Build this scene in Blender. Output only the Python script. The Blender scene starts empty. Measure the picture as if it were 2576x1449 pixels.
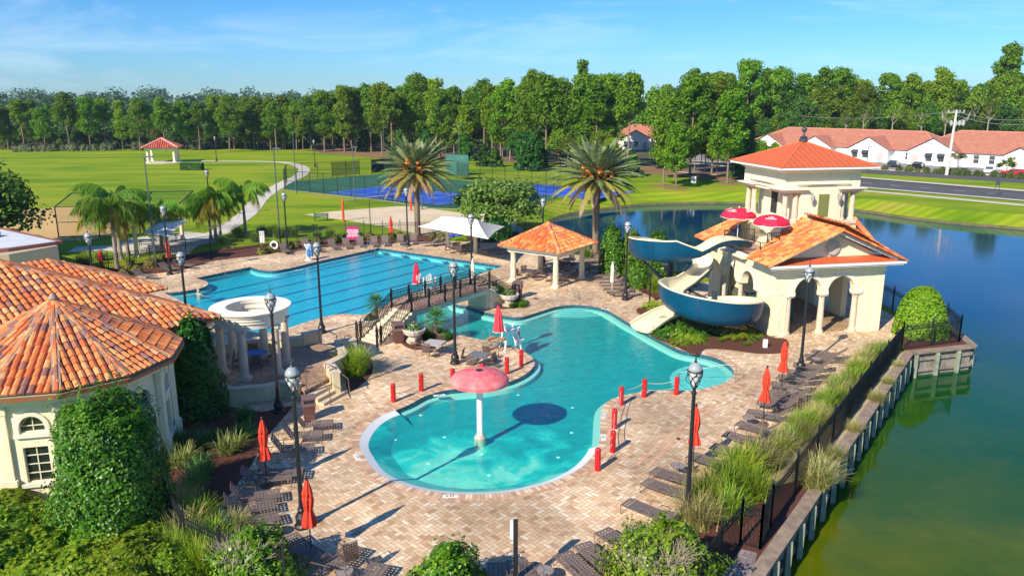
import bpy, math, random
from mathutils import Vector, Matrix
from mathutils.geometry import tessellate_polygon
from math import radians as R, sin, cos, pi, atan2, sqrt, hypot
rnd = random.Random(7)
C = bpy.context.scene.collection
S = bpy.context.scene
# ---------------------------------------------------------------- camera, sky, sun, exposure
CAM_H, FPX, PITCH = 14.5, 1950.0, R(13.62)
cam = bpy.data.cameras.new('camera'); camo = bpy.data.objects.new('camera', cam); C.objects.link(camo)
camo.location = (0, 0, CAM_H); camo.rotation_euler = (R(90) - PITCH, 0, 0)
cam.lens = FPX / 2576 * 36; cam.sensor_width = 36; cam.clip_start = .3; cam.clip_end = 6000
S.camera = camo
SUN_AZ = atan2(.616, .788)          # shadows fall towards (+x, +y)
SUN_EL = R(34)
W = bpy.data.worlds.new('World'); S.world = W; W.use_nodes = True
def sky():
    nt = W.node_tree; nt.nodes.clear(); N = nt.nodes.new; L = nt.links.new
    out = N('ShaderNodeOutputWorld'); bg = N('ShaderNodeBackground'); bg.inputs[1].default_value = .14
    st = N('ShaderNodeTexSky'); st.sky_type = 'NISHITA'; st.sun_disc = False
    st.sun_elevation = SUN_EL; st.sun_rotation = pi + SUN_AZ
    st.air_density = 1.0; st.dust_density = 0; st.ozone_density = 4.5; st.altitude = 0
    tc = N('ShaderNodeTexCoord'); mp = N('ShaderNodeMapping'); mp.inputs['Scale'].default_value = (2.2, 2.2, 14)
    mp.inputs['Location'].default_value = (3.1, .4, 0)
    no = N('ShaderNodeTexNoise'); no.inputs['Scale'].default_value = 1.6; no.inputs['Detail'].default_value = 9; no.inputs['Roughness'].default_value = .62
    no.inputs['Distortion'].default_value = .6
    cr = N('ShaderNodeValToRGB'); cr.color_ramp.elements[0].position = .5; cr.color_ramp.elements[1].position = .82
    cr.color_ramp.elements[0].color = (0, 0, 0, 1); cr.color_ramp.elements[1].color = (.36, .36, .36, 1)
    hs = N('ShaderNodeHueSaturation'); hs.inputs['Saturation'].default_value = 1.22; hs.inputs['Value'].default_value = 1.0
    mx = N('ShaderNodeMix'); mx.data_type = 'RGBA'; mx.inputs['B'].default_value = (6.2, 6.6, 7.4, 1)
    sx = N('ShaderNodeSeparateXYZ'); L(tc.outputs['Generated'], sx.inputs[0])
    hr = N('ShaderNodeValToRGB'); hr.color_ramp.elements[0].color = (.30, .48, .72, 1); hr.color_ramp.elements[1].color = (.36, .66, .80, 1); hr.color_ramp.elements[1].position = .35
    L(sx.outputs[2], hr.inputs[0]); tm = N('ShaderNodeMix'); tm.data_type = 'RGBA'; tm.blend_type = 'MULTIPLY'; tm.inputs['Factor'].default_value = 1; L(hr.outputs[0], tm.inputs['B'])
    L(tc.outputs['Generated'], mp.inputs[0]); L(mp.outputs[0], no.inputs[0]); L(no.outputs[0], cr.inputs[0])
    L(st.outputs[0], hs.inputs['Color']); L(hs.outputs[0], tm.inputs['A']); L(tm.outputs['Result'], mx.inputs['A']); L(cr.outputs[0], mx.inputs['Factor'])
    L(mx.outputs['Result'], bg.inputs[0]); L(bg.outputs[0], out.inputs[0])
sky()
sl = bpy.data.lights.new('sun', 'SUN'); sl.energy = 4.9; sl.angle = R(.5); sl.color = (1, .90, .73)
so = bpy.data.objects.new('sun', sl); C.objects.link(so)
so.rotation_euler = (R(90) - SUN_EL, 0, -SUN_AZ)
S.view_settings.view_transform = 'Standard'; S.view_settings.look = 'None'; S.view_settings.gamma = 1
S.view_settings.use_curve_mapping = False; S.view_settings.exposure = .5
S.cycles.max_bounces = 6; S.cycles.diffuse_bounces = 3; S.cycles.transparent_max_bounces = 12; S.cycles.use_denoising = True
# ---------------------------------------------------------------- helpers
_s, _c = sin(PITCH), cos(PITCH)
def P(u, v, z=0.0):
    """world point at height z seen at picture point u, v (picture 2576 wide): places things on the ground"""
    dv = v - 724.5; k = (CAM_H - z) / (FPX * _s + dv * _c)
    return Vector(((u - 1288) * k, (FPX * _c - dv * _s) * k, z))
def ZY(Y, v):
    """height of a point at ground distance Y seen at picture row v"""
    dv = v - 724.5; k = Y / (FPX * _c - dv * _s)
    return CAM_H - k * (FPX * _s + dv * _c)
def XY(Y, u, v):
    dv = v - 724.5; k = Y / (FPX * _c - dv * _s)
    return (u - 1288) * k
def tag(o, label=None, cat=None, group=None, kind=None):
    if label: o['label'] = label
    if cat: o['category'] = cat
    if group: o['group'] = group
    if kind: o['kind'] = kind
    return o
def thing(name, loc, rz, label, cat, group=None):
    o = bpy.data.objects.new(name, None); C.objects.link(o); o.empty_display_size = .3
    o.location = loc; o.rotation_euler = (0, 0, rz)
    return tag(o, label, cat, group)
class MB:
    def __init__(s): s.v = []; s.f = []; s.m = []; s.mi = 0
    def add(s, vs, fs):
        n = len(s.v); s.v += [tuple(x) for x in vs]
        for f in fs: s.f.append(tuple(i + n for i in f)); s.m.append(s.mi)
        return s
    def box(s, x0, x1, y0, y1, z0, z1, M=None):
        vs = [Vector(p) for p in ((x0,y0,z0),(x1,y0,z0),(x1,y1,z0),(x0,y1,z0),(x0,y0,z1),(x1,y0,z1),(x1,y1,z1),(x0,y1,z1))]
        if M is not None: vs = [M @ p for p in vs]
        return s.add(vs, [(3,2,1,0),(4,5,6,7),(0,1,5,4),(1,2,6,5),(2,3,7,6),(3,0,4,7)])
    def beam(s, a, b, w, h=None, up=(0,0,1)):
        a = Vector(a); b = Vector(b); h = h or w; d = (b - a); L = d.length
        if L < 1e-6: return s
        d /= L; up = Vector(up)
        if abs(d.dot(up)) > .99: up = Vector((1, 0, 0))
        r = d.cross(up).normalized(); q = r.cross(d)
        vs = [p + r * x * w / 2 + q * y * h / 2 for p in (a, b) for x, y in ((-1,-1),(1,-1),(1,1),(-1,1))]
        return s.add(vs, [(0,1,2,3),(7,6,5,4),(0,4,5,1),(1,5,6,2),(2,6,7,3),(3,7,4,0)])
    def tube(s, pts, r, n=6, cap=True, r2=None):
        pts = [Vector(p) for p in pts]; m = len(pts); ring = []
        t0 = (pts[1] - pts[0]).normalized(); up = Vector((0, 0, 1)) if abs(t0.z) < .9 else Vector((1, 0, 0))
        for i, p in enumerate(pts):
            t = (pts[min(i + 1, m - 1)] - pts[max(i - 1, 0)]).normalized()
            a = t.cross(up)
            if a.length < 1e-4: a = t.cross(Vector((0, 1, 0)))
            a.normalize(); b = a.cross(t).normalized(); up = b
            rr = r if r2 is None else r + (r2 - r) * i / (m - 1)
            if isinstance(r, (list, tuple)): rr = r[i]
            ring += [p + (a * cos(2*pi*k/n) + b * sin(2*pi*k/n)) * rr for k in range(n)]
        fs = [(i*n + k, i*n + (k+1) % n, (i+1)*n + (k+1) % n, (i+1)*n + k) for i in range(m-1) for k in range(n)]
        if cap: fs += [tuple(range(n-1, -1, -1)), tuple(range((m-1)*n, m*n))]
        return s.add(ring, fs)
    def lathe(s, prof, n=16, c=(0,0,0), cap=True, ph=0, pleat=0, np_=0):
        vs = []
        for r, z in prof:
            for k in range(n):
                a = 2*pi*k/n + ph; q = r * (1 + (pleat * cos(np_ * a) if pleat else 0))
                vs.append((c[0] + q*cos(a), c[1] + q*sin(a), c[2] + z))
        m = len(prof)
        fs = [(i*n+k, i*n+(k+1) % n, (i+1)*n+(k+1) % n, (i+1)*n+k) for i in range(m-1) for k in range(n)]
        if cap: fs += [tuple(range(n-1, -1, -1)), tuple(range((m-1)*n, m*n))]
        return s.add(vs, fs)
    def flat(s, poly, z=0, holes=()):
        """horizontal polygon with holes, facing up"""
        loops = [[Vector((p[0], p[1], 0)) for p in poly]] + [[Vector((p[0], p[1], 0)) for p in h] for h in holes]
        al = [p for l in loops for p in l]; fs = []
        for t in tessellate_polygon(loops):
            a, b, c = (al[i] for i in t)
            fs.append(t if (b - a).cross(c - a).z > 0 else t[::-1])
        return s.add([(p.x, p.y, z) for p in al], fs)
    def slab(s, poly, z0, z1, holes=()):
        """extruded horizontal polygon"""
        s.flat(poly, z1, holes)
        for l in [poly] + list(holes):
            n = len(l)
            s.add([(p[0], p[1], z0) for p in l] + [(p[0], p[1], z1) for p in l], [(i, (i+1) % n, n + (i+1) % n, n + i) for i in range(n)])
        return s
    def wallpoly(s, poly, holes, M, th):
        """upright slab: poly in (x, z), thickness along +y of M"""
        loops = [[Vector((p[0], p[1], 0)) for p in l] for l in [poly] + list(holes)]
        al = [p for l in loops for p in l]; n = len(al)
        tr = tessellate_polygon(loops)
        vs = [M @ Vector((p.x, 0, p.y)) for p in al] + [M @ Vector((p.x, th, p.y)) for p in al]
        fs = [tuple(t) for t in tr] + [tuple(i + n for i in t[::-1]) for t in tr]; o = 0
        for l in loops:
            k = len(l); fs += [(o+i, o+(i+1) % k, n+o+(i+1) % k, n+o+i) for i in range(k)]; o += k
        return s.add(vs, fs)
    def build(s, name, mat, parent=None, smooth=False, loc=None, **kw):
        me = bpy.data.meshes.new(name); me.from_pydata(s.v, [], s.f)
        mats = mat if isinstance(mat, (list, tuple)) else [mat]
        for m in mats: me.materials.append(m)
        if len(mats) > 1: me.polygons.foreach_set('material_index', s.m)
        if smooth: me.polygons.foreach_set('use_smooth', [True] * len(s.f))
        me.update()
        o = bpy.data.objects.new(name, me); C.objects.link(o)
        if parent: o.parent = parent
        if loc is not None: o.location = loc
        return tag(o, **kw) if kw else o
def recalc(o):
    import bmesh
    b = bmesh.new(); b.from_mesh(o.data); bmesh.ops.recalc_face_normals(b, faces=b.faces); b.to_mesh(o.data); b.free(); return o
def kids(o): return [c for c in S.objects if c.parent is o]
_kid = {}
def copy_tree(o, parent=None):
    if o.name not in _kid: _kid[o.name] = [c for c in C.objects if c.parent is o]
    c = o.copy(); C.objects.link(c)
    if parent: c.parent = parent
    for k in _kid[o.name]: copy_tree(k, c)
    return c
def put(proto, first, loc, rz, label, group=None, sc=None):
    """first use moves the original, later uses copy it with its parts"""
    o = proto if first else copy_tree(proto)
    o.location = loc; o.rotation_euler = (0, 0, rz)
    if label: o['label'] = label
    if group: o['group'] = group
    if sc: o.scale = (sc, sc, sc) if isinstance(sc, (int, float)) else sc
    return o
class Pool:
    """hands out one built thing and then its copies"""
    def __init__(s, proto): s.p = proto; s.n = 0
    def __call__(s, loc, rz, label, group=None, sc=None):
        s.n += 1
        if s.n == 1:
            _kid.setdefault(s.p.name, [c for c in C.objects if c.parent is s.p])
            for k in _kid[s.p.name]: _kid.setdefault(k.name, [c for c in C.objects if c.parent is k])
        return put(s.p, s.n == 1, loc, rz, label, group, sc)
def catmull(pts, n=6, closed=True):
    out = []; m = len(pts); pts = [Vector(p) for p in pts]
    for i in range(m if closed else m - 1):
        g = (lambda k: pts[k % m]) if closed else (lambda k: pts[max(0, min(m-1, k))])
        a, b, c, d = g(i-1), g(i), g(i+1), g(i+2)
        for j in range(n):
            t = j / n
            out.append(.5 * ((2*b) + (c-a)*t + (2*a-5*b+4*c-d)*t*t + (3*b-a-3*c+d)*t**3))
    if not closed: out.append(pts[-1])
    return out
def area(p): return sum(p[i][0]*p[(i+1) % len(p)][1] - p[(i+1) % len(p)][0]*p[i][1] for i in range(len(p))) / 2
def offset(poly, d):
    """offset a closed ring outwards by d (2D)"""
    if area(poly) < 0: d = -d
    n = len(poly); out = []
    for i in range(n):
        a, b, c = poly[i-1], poly[i], poly[(i+1) % n]
        t = Vector((c[0]-a[0], c[1]-a[1], 0)); t.normalize()
        out.append(Vector((b[0] + t.y*d, b[1] - t.x*d, 0)))
    return out
def strip(mb, a, b, za, zb, i0=0, i1=None, closed=True):
    n = len(a); i1 = n if i1 is None else i1
    vs = [(p[0], p[1], za) for p in a] + [(p[0], p[1], zb) for p in b]
    return mb.add(vs, [(i % n, (i+1) % n, n+(i+1) % n, n + i % n) for i in range(i0, i1)])
def inside(p, poly):
    x, y = p[0], p[1]; r = False; j = len(poly) - 1
    for i in range(len(poly)):
        xi, yi, xj, yj = poly[i][0], poly[i][1], poly[j][0], poly[j][1]
        if (yi > y) != (yj > y) and x < (xj-xi)*(y-yi)/(yj-yi) + xi: r = not r
        j = i
    return r
ORD = ['first','second','third','fourth','fifth','sixth','seventh','eighth','ninth','tenth','eleventh','twelfth','thirteenth','fourteenth','fifteenth','sixteenth','seventeenth','eighteenth','nineteenth','twentieth']
ORD += [t + ' ' + o for t in ('twenty', 'thirty', 'forty', 'fifty') for o in ORD[:9]]
def TM(x, y, z=0, rz=0): return Matrix.Translation((x, y, z)) @ Matrix.Rotation(rz, 4, 'Z')
# ---------------------------------------------------------------- materials
_m = {}
def nodes(name):
    m = bpy.data.materials.new(name); m.use_nodes = True; nt = m.node_tree
    return m, nt, nt.nodes['Principled BSDF'], nt.nodes.new, nt.links.new
def ramp(N, cols, const=False):
    r = N('ShaderNodeValToRGB'); e = r.color_ramp.elements
    if const: r.color_ramp.interpolation = 'CONSTANT'
    k = len(cols)
    while len(e) < k: e.new(.5)
    for i, c in enumerate(cols):
        e[i].position = (i / k if const else i / max(1, k - 1)); e[i].color = (*c, 1)
    return r
def mat(name, c, c2=None, scale=3., rough=.6, metal=0, bump=0, bs=20, world=False, spec=.5, isl=None, const=False, lo=.35, hi=.65, coat=0, stretch=None, emit=0):
    if name in _m: return _m[name]
    m, nt, b, N, L = nodes(name)
    b.inputs['Base Color'].default_value = (*c, 1); b.inputs['Roughness'].default_value = rough
    b.inputs['Metallic'].default_value = metal; b.inputs['Specular IOR Level'].default_value = spec
    if coat: b.inputs['Coat Weight'].default_value = coat
    if world: co = N('ShaderNodeNewGeometry').outputs['Position']
    else: co = N('ShaderNodeTexCoord').outputs['Object']
    if stretch:
        mp = N('ShaderNodeMapping'); mp.inputs['Scale'].default_value = stretch; L(co, mp.inputs[0]); co = mp.outputs[0]
    src = None
    if isl:
        g = N('ShaderNodeNewGeometry'); r = ramp(N, isl, const); L(g.outputs['Random Per Island'], r.inputs[0]); src = r.outputs[0]
    if c2:
        no = N('ShaderNodeTexNoise'); no.inputs['Scale'].default_value = scale; no.inputs['Detail'].default_value = 6; no.inputs['Roughness'].default_value = .65
        L(co, no.inputs[0]); mr = N('ShaderNodeMapRange'); mr.inputs[1].default_value = lo; mr.inputs[2].default_value = hi
        L(no.outputs[0], mr.inputs[0]); mx = N('ShaderNodeMix'); mx.data_type = 'RGBA'
        mx.inputs['A'].default_value = (*c, 1); mx.inputs['B'].default_value = (*c2, 1)
        if src: L(src, mx.inputs['A'])
        L(mr.outputs[0], mx.inputs['Factor']); src = mx.outputs['Result']
    if src: L(src, b.inputs['Base Color'])
    if bump:
        nb = N('ShaderNodeTexNoise'); nb.inputs['Scale'].default_value = bs; nb.inputs['Detail'].default_value = 5; L(co, nb.inputs[0])
        bp = N('ShaderNodeBump'); bp.inputs['Strength'].default_value = bump; bp.inputs['Distance'].default_value = .05
        L(nb.outputs[0], bp.inputs['Height']); L(bp.outputs[0], b.inputs['Normal'])
    _m[name] = m; return m
def leafmat(name, cols, trans=.35, rough=.55, var=.32):
    """leaves: colour differs leaf by leaf and plant by plant"""
    if name in _m: return _m[name]
    m, nt, b, N, L = nodes(name)
    g = N('ShaderNodeNewGeometry'); r = ramp(N, cols); L(g.outputs['Random Per Island'], r.inputs[0])
    oi = N('ShaderNodeObjectInfo'); mr = N('ShaderNodeMapRange'); mr.inputs[3].default_value = 1 - var; mr.inputs[4].default_value = 1 + var
    L(oi.outputs['Random'], mr.inputs[0]); hs = N('ShaderNodeHueSaturation'); L(mr.outputs[0], hs.inputs['Value']); L(r.outputs[0], hs.inputs['Color'])
    m2 = N('ShaderNodeMapRange'); m2.inputs[3].default_value = .475; m2.inputs[4].default_value = .515
    mu = N('ShaderNodeMath'); mu.operation = 'FRACT'; mq = N('ShaderNodeMath'); mq.operation = 'MULTIPLY'; mq.inputs[1].default_value = 7.3
    L(oi.outputs['Random'], mq.inputs[0]); L(mq.outputs[0], mu.inputs[0]); L(mu.outputs[0], m2.inputs[0]); L(m2.outputs[0], hs.inputs['Hue'])
    b.inputs['Roughness'].default_value = rough; b.inputs['Specular IOR Level'].default_value = .35
    tr = N('ShaderNodeBsdfTranslucent'); ms = N('ShaderNodeMixShader'); ms.inputs[0].default_value = trans
    L(hs.outputs[0], b.inputs['Base Color']); L(hs.outputs[0], tr.inputs[0])
    L(b.outputs[0], ms.inputs[1]); L(tr.outputs[0], ms.inputs[2]); L(ms.outputs[0], nt.nodes['Material Output'].inputs[0])
    _m[name] = m; return m
def paver(name, cols, unit=.175, rot=45, wet=None, joint=(.16,.12,.08)):
    """herringbone pavers, each brick its own colour from a hash of its cell"""
    m, nt, b, N, L = nodes(name)
    def ma(op, a, b2=None, c=None):
        n = N('ShaderNodeMath'); n.operation = op
        for i, x in enumerate((a, b2, c)):
            if x is None: continue
            if isinstance(x, (int, float)): n.inputs[i].default_value = x
            else: L(x, n.inputs[i])
        return n.outputs[0]
    geo = N('ShaderNodeNewGeometry').outputs['Position']
    mp = N('ShaderNodeMapping'); mp.inputs['Scale'].default_value = (1/unit,) * 3; mp.inputs['Rotation'].default_value = (0, 0, R(rot))
    mp.vector_type = 'POINT'; L(geo, mp.inputs[0])
    sp = N('ShaderNodeSeparateXYZ'); L(mp.outputs[0], sp.inputs[0]); x, y = sp.outputs[0], sp.outputs[1]
    i, j = ma('FLOOR', x), ma('FLOOR', y); fx, fy = ma('SUBTRACT', x, i), ma('SUBTRACT', y, j)
    k = ma('FLOORED_MODULO', ma('SUBTRACT', i, j), 4.)
    k1 = ma('COMPARE', k, 1., .2); k2 = ma('COMPARE', k, 2., .2); hz = ma('LESS_THAN', k, 1.5)
    bi, bj = ma('SUBTRACT', i, k1), ma('SUBTRACT', j, k2)
    cb = N('ShaderNodeCombineXYZ'); L(bi, cb.inputs[0]); L(bj, cb.inputs[1]); L(hz, cb.inputs[2])
    wn = N('ShaderNodeTexWhiteNoise'); wn.noise_dimensions = '3D'; L(cb.outputs[0], wn.inputs[0])
    r = ramp(N, cols); L(wn.outputs['Value'], r.inputs[0])
    # distance to the brick's edge
    lx = ma('ADD', fx, k1); ly = ma('ADD', fy, k2)
    wx = ma('ADD', hz, 1.); wy = ma('SUBTRACT', 2., hz)
    e = ma('MINIMUM', ma('MINIMUM', lx, ma('SUBTRACT', wx, lx)), ma('MINIMUM', ly, ma('SUBTRACT', wy, ly)))
    mr = N('ShaderNodeMapRange'); mr.inputs[1].default_value = .02; mr.inputs[2].default_value = .09; L(e, mr.inputs[0])
    mx = N('ShaderNodeMix'); mx.data_type = 'RGBA'; mx.inputs['A'].default_value = (*joint, 1); L(r.outputs[0], mx.inputs['B']); L(mr.outputs[0], mx.inputs['Factor'])
    no = N('ShaderNodeTexNoise'); no.inputs['Scale'].default_value = .22; no.inputs['Detail'].default_value = 5; L(geo, no.inputs[0])
    m2 = N('ShaderNodeMapRange'); m2.inputs[1].default_value = .35; m2.inputs[2].default_value = .68; m2.inputs[3].default_value = .66; m2.inputs[4].default_value = 1.18; L(no.outputs[0], m2.inputs[0])
    n3 = N('ShaderNodeTexNoise'); n3.inputs['Scale'].default_value = 9; n3.inputs['Detail'].default_value = 6; L(geo, n3.inputs[0])
    m3 = N('ShaderNodeMapRange'); m3.inputs[3].default_value = .8; m3.inputs[4].default_value = 1.2; L(n3.outputs[0], m3.inputs[0])
    hs = N('ShaderNodeHueSaturation'); L(mx.outputs['Result'], hs.inputs['Color']); L(ma('MULTIPLY', m2.outputs[0], m3.outputs[0]), hs.inputs['Value'])
    L(hs.outputs[0], b.inputs['Base Color']); b.inputs['Roughness'].default_value = .75; b.inputs['Specular IOR Level'].default_value = .25
    bp = N('ShaderNodeBump'); bp.inputs['Strength'].default_value = .35; bp.inputs['Distance'].default_value = .01; L(mr.outputs[0], bp.inputs['Height']); L(bp.outputs[0], b.inputs['Normal'])
    _m[name] = m; return m
def watermat(name, tint, refl=.05, bump=.12, bs=2.2, stretch=(1,1,1)):
    """clear pool water: what lies below seen through a tint, the sky reflected on a rippled top"""
    m, nt, b, N, L = nodes(name)
    nt.nodes.remove(b); out = nt.nodes['Material Output']
    t = N('ShaderNodeBsdfTransparent'); t.inputs[0].default_value = (*tint, 1)
    g = N('ShaderNodeBsdfGlossy'); g.inputs['Roughness'].default_value = .06; g.inputs[0].default_value = (1, 1, 1, 1)
    geo = N('ShaderNodeNewGeometry').outputs['Position']; mp = N('ShaderNodeMapping'); mp.inputs['Scale'].default_value = stretch; L(geo, mp.inputs[0])
    no = N('ShaderNodeTexNoise'); no.inputs['Scale'].default_value = bs; no.inputs['Detail'].default_value = 4; no.inputs['Distortion'].default_value = 1.5; L(mp.outputs[0], no.inputs[0])
    bp = N('ShaderNodeBump'); bp.inputs['Strength'].default_value = bump; bp.inputs['Distance'].default_value = .3; L(no.outputs[0], bp.inputs['Height']); L(bp.outputs[0], g.inputs['Normal'])
    fr = N('ShaderNodeFresnel'); gb = N('ShaderNodeNewGeometry'); mi = N('ShaderNodeMapRange'); mi.inputs[3].default_value = 1.33; mi.inputs[4].default_value = 1/1.33; L(gb.outputs['Backfacing'], mi.inputs[0]); L(mi.outputs[0], fr.inputs['IOR']); L(bp.outputs[0], fr.inputs['Normal'])
    ms = N('ShaderNodeMixShader'); L(fr.outputs[0], ms.inputs[0]); L(t.outputs[0], ms.inputs[1]); L(g.outputs[0], ms.inputs[2]); L(ms.outputs[0], out.inputs[0])
    _m[name] = m; return m
M_black = mat('black_iron', (.016,.018,.022), rough=.4, spec=.5)
M_stucco = mat('cream_stucco', (.88,.80,.56), (.74,.65,.43), scale=1.1, rough=.85, bump=.2, bs=12, stretch=(2.5,2.5,.35), lo=.42, hi=.8)
M_trim = mat('pale_trim', (.82,.77,.64), (.74,.68,.55), scale=2, rough=.8)
M_stone = mat('cast_stone', (.70,.58,.44), (.58,.47,.35), scale=3, rough=.8, bump=.3, bs=30)
TILECOLS = [(.70,.20,.06),(.76,.26,.08),(.62,.14,.04),(.80,.33,.12),(.72,.22,.06),(.40,.15,.10),(.77,.28,.09),(.66,.16,.045),(.83,.38,.15),(.30,.13,.11),(.74,.24,.07)]
M_tile = mat('clay_tile', (.6,.2,.08), (.36,.16,.09), scale=5, rough=.75, isl=TILECOLS, const=True, lo=.5, hi=.9)
TC2 = [(.78,.20,.05),(.84,.29,.08),(.72,.14,.03),(.88,.38,.13),(.80,.24,.06),(.48,.16,.08),(.86,.32,.10)]
M_tile2 = mat('clay_tile_orange', (.6,.2,.08), (.42,.17,.08), scale=6, rough=.75, isl=TC2, const=True, lo=.55, hi=.95)
M_mortar = mat('mortar', (.40,.31,.24), (.28,.21,.16), scale=6, rough=.9)
M_metalroof = mat('red_metal', (.60,.13,.045), (.52,.11,.04), scale=.6, rough=.42, spec=.5)
M_bark = mat('bark', (.23,.17,.12), (.12,.09,.065), scale=4, rough=.95, bump=.6, bs=12, stretch=(1,1,.25))
M_white = mat('white_paint', (.82,.82,.80), rough=.5)
M_steel = mat('polished_steel', (.22,.23,.25), rough=.35, metal=.3)
M_galv = mat('galvanised_pole', (.13,.16,.17), (.09,.12,.13), scale=4, rough=.5, metal=.3)
M_conc = mat('concrete', (.55,.50,.42), (.44,.40,.34), scale=.8, rough=.9, world=True)
M_mulch = mat('mulch', (.17,.05,.028), (.06,.022,.014), scale=14, rough=.95, bump=1, bs=22, world=True)
M_bronze = mat('bronze_metal', (.16,.11,.085), rough=.5)
M_sling = mat('woven_straps', (.20,.155,.135), (.15,.115,.10), scale=30, rough=.65)
M_red = mat('red_canvas', (.74,.055,.02), (.64,.04,.015), scale=5, rough=.8)
M_glass = mat('window_glass', (.02,.03,.025), rough=.04, spec=.8)
# ================================================================ ground, pond, deck, pools
WZ = -1.5
pond_nat = [P(1394,557.5,WZ), P(1445,541,WZ), P(1521,529.7,WZ), P(1622,518,WZ), P(1750,514,WZ), P(1875,514.5,WZ), P(2010,520,WZ), P(2150,532,WZ), P(2252,547,WZ), P(2372,562,WZ), P(2576,580,WZ), P(2800,604,WZ)]
pond_nat = [Vector((p.x, p.y, 0)) for p in catmull(pond_nat, 4, closed=False)]
pond_rest = [Vector((x, y, 0)) for x, y in ((96,70),(96,6),(2.0,13.8),(8.17,22.4),(10.7,25.9),(13.56,30.0),(23.4,43.7),(27.9,45.0),(28.6,48.5),(27.2,51.5),(27.2,58.5),(24,61.5),(17,63.5),(12.5,68),(9.5,76),(7,88),(5.2,98))]
pond = pond_nat + pond_rest
nn = len(pond_nat)
bank = offset(pond, 4.2)
for i in range(nn, len(pond)): bank[i] = offset(pond, 1.2)[i]
for i in range(nn + 1, nn + 14): bank[i] = offset(pond, .12)[i]
ground_mat, nt, b, N, L = nodes('lawn_grass')
def lawn():
    g = N('ShaderNodeNewGeometry').outputs['Position']
    def noise(sc, st, d=5, ro=.6):
        mp = N('ShaderNodeMapping'); mp.inputs['Scale'].default_value = st; mp.inputs['Rotation'].default_value = (0, 0, R(-14)); L(g, mp.inputs[0])
        n = N('ShaderNodeTexNoise'); n.inputs['Scale'].default_value = sc; n.inputs['Detail'].default_value = d; n.inputs['Roughness'].default_value = ro; L(mp.outputs[0], n.inputs[0]); return n.outputs[0]
    r = ramp(N, [(.09,.19,.006),(.15,.26,.008),(.235,.33,.012),(.30,.35,.02),(.36,.30,.06)]); 
    mr = N('ShaderNodeMapRange'); mr.inputs[1].default_value = .3; mr.inputs[2].default_value = .72; L(noise(.07, (.55, 1.7, 1)), mr.inputs[0]); L(mr.outputs[0], r.inputs[0])
    n2 = N('ShaderNodeMapRange'); n2.inputs[3].default_value = .72; n2.inputs[4].default_value = 1.25; L(noise(2.2, (1, 1, 1), 8, .8), n2.inputs[0])
    wv = N('ShaderNodeTexWave'); wv.inputs['Scale'].default_value = .19; wv.inputs['Distortion'].default_value = 1.2; wv.inputs['Detail'].default_value = 1; wv.bands_direction = 'Y'
    mp = N('ShaderNodeMapping'); mp.inputs['Rotation'].default_value = (0, 0, R(-18)); L(g, mp.inputs[0]); L(mp.outputs[0], wv.inputs[0])
    n3 = N('ShaderNodeMapRange'); n3.inputs[3].default_value = .85; n3.inputs[4].default_value = 1.1; L(wv.outputs[0], n3.inputs[0])
    mu = N('ShaderNodeMath'); mu.operation = 'MULTIPLY'; L(n2.outputs[0], mu.inputs[0]); L(n3.outputs[0], mu.inputs[1])
    hs = N('ShaderNodeHueSaturation'); L(r.outputs[0], hs.inputs['Color']); L(mu.outputs[0], hs.inputs['Value'])
    L(hs.outputs[0], b.inputs['Base Color']); b.inputs['Roughness'].default_value = .9; b.inputs['Specular IOR Level'].default_value = .1
    nb = N('ShaderNodeBump'); nb.inputs['Strength'].default_value = .8; nb.inputs['Distance'].default_value = .08; L(noise(9, (1,1,1), 4), nb.inputs['Height']); L(nb.outputs[0], b.inputs['Normal'])
lawn()
M_deck = paver('travertine_pavers', [(.90,.70,.48),(.64,.41,.24),(.78,.55,.35),(.50,.30,.17),(.95,.79,.59),(.71,.48,.30),(.84,.64,.42),(.58,.39,.22)], joint=(.38,.26,.15))
act_v = [(1026,1020),(1068,998),(1118,983),(1169,977),(1220,972.5),(1283,960),(1321,942),(1344,919.5),(1341,902),(1321,886.6),(1296,874),(1245,861),(1207,854),(1151,842.5),(1115,835),(1082,832)]
act_w = [P(*p) for p in act_v] + [Vector((-5.95,47.9,0)), Vector((-7.6,49.1,0)), Vector((-8.5,51.6,0)), Vector((-8.2,55.0,0)), Vector((-5.2,57.3,0)), P(1144,764.5), P(1182,772.8), P(1220,785.4), P(1270,795.5), P(1308,798.5), P(1346,788.4), P(1396,772.7), P(1434,768), P(1472,769), P(1510,775), P(1536,785.4), P(1573,808), P(1601,823.4), P(1632,841), P(1675,864), P(1713,881.6), P(1763,891.7), P(1809,904.3), P(1839,924.6), P(1846,942.4), P(1829,960), P(1789,973), P(1738,981.6), P(1637,984), P(1573,994), P(1536,1006), P(1515,1026), P(1510,1060), P(1508,1107), P(1495,1140), P(1462,1175.7), P(1412,1203.5), P(1361,1221), P(1285,1237.6), P(1209,1243), P(1133,1241.5), P(1057,1231.4), P(991,1211), P(948,1188), P(921,1153), P(905,1115), P(925,1075), P(962,1046)]
act = catmull(act_w, 4); nz = len(act)
zi0 = (len(act_w) - 15) * 4 + 2        # the beach entry runs from here to the end of the ring
lap_w = [Vector((-26.9,58.2,0)), P(435,736.8), P(475,731), P(512,723), P(524,713), P(514,706), P(492,700), P(560,686), P(629,672.5), P(650,679), P(684,682), P(717,677.5), P(760,668), P(791,660), P(870,643), P(953,624.8), P(1110,647), Vector((-.78,68.1,0)), Vector((-3.5,63.6,0)), Vector((-8.4,56.9,0)), Vector((-9.1,54.6,0)), Vector((-9.8,53.0,0)), P(908,792), P(857,790), P(807,800), P(766,812), P(726,825), Vector((-15.8,47.4,0)), Vector((-17.3,48.2,0)), Vector((-22,53,0))]
lap = []
sharp = {0, 8, 14, 15, 16, 17, 18, 27, 28, 29, 6, 7}
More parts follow.
